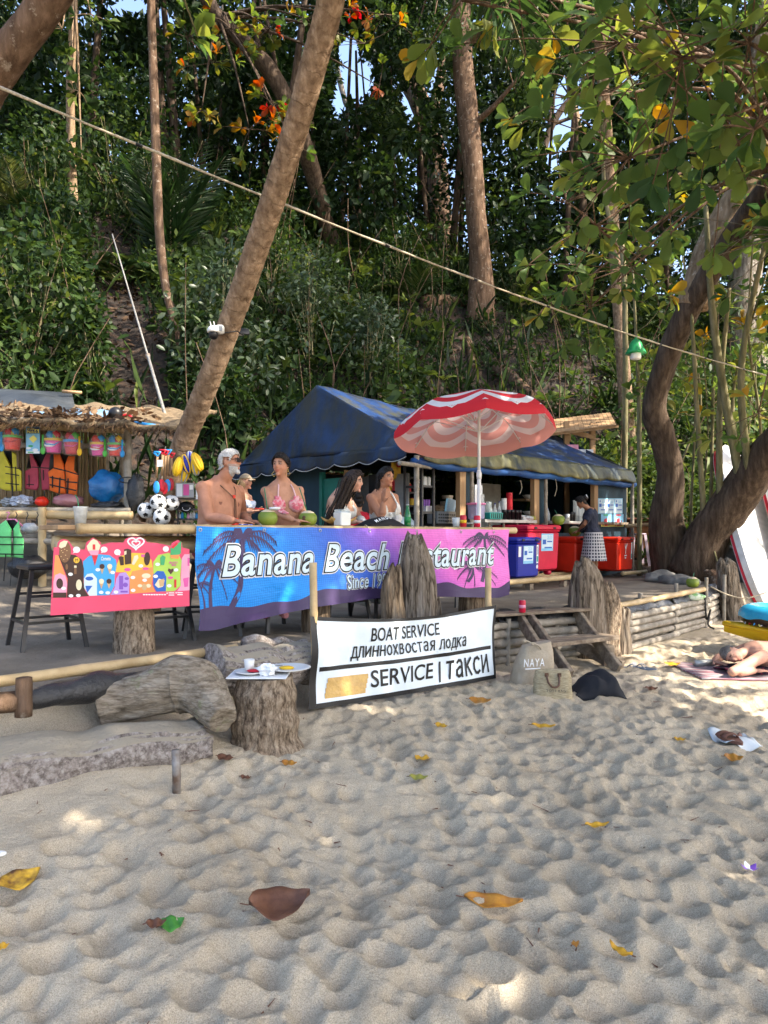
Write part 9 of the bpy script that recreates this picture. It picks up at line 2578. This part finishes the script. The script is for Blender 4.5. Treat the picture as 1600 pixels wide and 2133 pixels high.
g2 = gz(pel.x, pel.y)
stool((pel.x, pel.y, g2), .2, 'black metal stool under the person in the red shirt')
# woman opening a coconut at the cool boxes
px_, Y_ = 1236, 11.3
x_ = (px_-800)/F*Y_; g = gz(x_, Y_)
pel = AL((x_, Y_, g+.76)); f = (-.93, .36, 0)
lf = Vector((0, 0, 1)).cross(Vector(f))
legs = [(pel+lf*(sg*.08)+Vector((0, 0, -.04)), pel+lf*(sg*.09)+Vector((-.02*sg, 0, -.38)), pel+lf*(sg*.1)+Vector((.02, .02, -.7)), pel+lf*(sg*.1)+Vector((-.12, .05, -.745))) for sg in (-1, 1)]
b = Body('person', 'woman in navy T shirt and checked skirt opening a coconut at the cool boxes', pel, at(1229, 1062, 11.26), f, at(1211, 1046, 11.22), (-.82, .3, -.5), (.3, .155, .095), 'f', .9,
   arms=[(1, at(1217, 1092, 11.15), at(1205, 1106, 11.38), (-.7, .5, -.2), (.2, .3, -1), .25), (-1, at(1214, 1090, 11.6), at(1203, 1104, 11.62), (-.9, -.1, -.2), (.2, .3, -1), .25)], legs=legs)
b.finish()
b.scalp(H_DARK, .012, .06, .002, -.1, -.02)
b.combed('combed_hair', H_DARK, 120, .004)
MB().ball(b.H(0, -.105, .03), (.048, .045, .045), 14, None, lambda q, v: q*(1+.08*math.sin(v[0]*9+v[2]*8))).build('hair_bun', H_DARK, b.t, smooth=True)
MB().tube([b.H(.032*math.cos(a), -.155, .05+.032*math.sin(a)) for a in [2*math.pi*i/16 for i in range(17)]], .006, 6).build('hair_ring', PCOL['white'], b.t, smooth=True)
NAVYT = mat('navy cotton', (.03, .035, .06), .9, bump=.3, bscale=18)
nearU = np.zeros(len(b.co), bool)
for sg, E in ((1, at(1217, 1092, 11.15)), (-1, at(1214, 1090, 11.6))):
 S = np.array(b.shoulder[sg]); D = np.array(E)-S; L_ = np.linalg.norm(D); D /= L_
 tq = (b.co-S) @ D; dist = np.linalg.norm(b.co-S-tq[:, None]*D, axis=1)
 nearU |= (tq > -.08) & (tq < L_*.62) & (dist < .085)
b.shell('t_shirt', ((b.tt > -.06) & (b.tt < .99) & ~b.ishead & (np.hypot(b.ll, b.ff) < .225)) | (nearU & ~b.ishead), NAVYT, .018, .003, .006)
def checks():
 m, t, p = _new('checked cloth')
 v = coords(t, (1, 1, 1))
 uv = t.nodes.new('ShaderNodeUVMap'); mp = t.nodes.new('ShaderNodeMapping'); mp.inputs['Scale'].default_value = (26, 9, 1); lk(t, uv.outputs[0], mp.inputs[0])
 sx = t.nodes.new('ShaderNodeSeparateXYZ'); lk(t, mp.outputs[0], sx.inputs[0])
 fs = []
 for i in (0, 1):
  fr = t.nodes.new('ShaderNodeMath'); fr.operation = 'FRACT'; lk(t, sx.outputs[i], fr.inputs[0])
  gt = t.nodes.new('ShaderNodeMath'); gt.operation = 'GREATER_THAN'; lk(t, fr.outputs[0], gt.inputs[0]); gt.inputs[1].default_value = .4
  fs.append(gt)
 mu = t.nodes.new('ShaderNodeMath'); mu.operation = 'MULTIPLY'; lk(t, fs[0].outputs[0], mu.inputs[0]); lk(t, fs[1].outputs[0], mu.inputs[1])
 mx = t.nodes.new('ShaderNodeMix'); mx.data_type = 'RGBA'; lk(t, mu.outputs[0], mx.inputs['Factor']); mx.inputs['A'].default_value = (.45, .44, .45, 1); mx.inputs['B'].default_value = (.015, .018, .04, 1)
 lk(t, mx.outputs['Result'], p.inputs['Base Color']); p.inputs['Roughness'].default_value = .9
 return m
V_, U_ = [], []
for i in range(33):
 a = 2*math.pi*i/32
 for j in range(9):
  s = j/8
  rw, rd = .185+.06*s+.012*s*math.sin(a*7), .14+.06*s+.012*s*math.sin(a*7)
  V_.append(tuple(pel+lf*(math.cos(a)*rw)+Vector(f)*(math.sin(a)*rd)+Vector((0, 0, .05-.45*s)))); U_.append((i/32, s))
f_ = [(i*9+j, i*9+j+1, (i+1)*9+j+1, (i+1)*9+j) for i in range(32) for j in range(8)]
npmesh('skirt', np.array(V_), np.array(f_), checks(), b.t, True, uv=np.array(U_))
# sleeping man on a mat
zg = max(sz(3.4, 6.75), .17)+.02
MATT = mat('striped mat', (.4, .36, .36), .85, (.3, .14, .17), 1, (1, 26, 1), lo=.48, hi=.52)
one('beach_mat', MB().grid(lambda u, v: Vector((2.85+2.1*u, 6.35+.8*v-.12*u, max(zg-.045, sz(min(2.85+2.1*u, 4.5), 6.35+.8*v-.12*u))+.012)), 24, 10), MATT, 'thin striped beach mat under the sleeping man', 'mat', smooth=True, solid=.012)
pel = AL((4.02, 6.72, zg+.13)); nk = AL((3.47, 6.78, zg+.16))
b = Body('person', 'shirtless man asleep face down on a mat at the right edge', pel, nk, (0, 0, -1), (3.29, 6.72, zg+.15), (-.25, -.86, -.42), (.52, .31, .235), 'm', 1.0, roll=R(78), eyes=False, fat=1.05, shw=.2,
   arms=[(1, AL((3.12, 6.36, zg+.055)), AL((3.36, 6.44, zg+.05)), (.9, .2, 0), (0, 0, -1), .1), (-1, AL((3.36, 7.1, zg+.06)), AL((3.22, 6.92, zg+.05)), (.3, -.9, 0), (0, 0, -1), .1)],
   legs=[(pel+Vector((.02, sg*.09, -.02)), pel+Vector((.45, sg*.12, -.05)), pel+Vector((.88, sg*.12, -.07)), pel+Vector((1.05, sg*.12, -.09))) for sg in (-1, 1)])
h = b.hl
b.finish()
b.scalp(H_SALT, .009, .055, .002, -.085, .01)
shorts(b, mat('dark swim shorts', (.02, .03, .05), .8), .05, 'shorts')
one('red_print_towel', MB().grid(lambda u, v: Vector((3.15+.55*u, 6.5+.3*v, zg+.03+.02*math.sin(u*8+v*5))), 12, 8), mat('dark floral towel', (.02, .015, .03), .9, (.35, .02, .06), 22, lo=.4, hi=.44), 'dark floral towel under the head of the sleeping man', 'towel', smooth=True, solid=.01)
one('silver_bottle', MB().tube([(3.02, 6.9, zg+.035), (3.2, 6.95, zg+.035)], .033, 12), mat('foil', (.5, .52, .5), .3, metal=.6, bump=.5), 'silvery crumpled bottle lying beside the sleeping man', 'bottle', smooth=True)
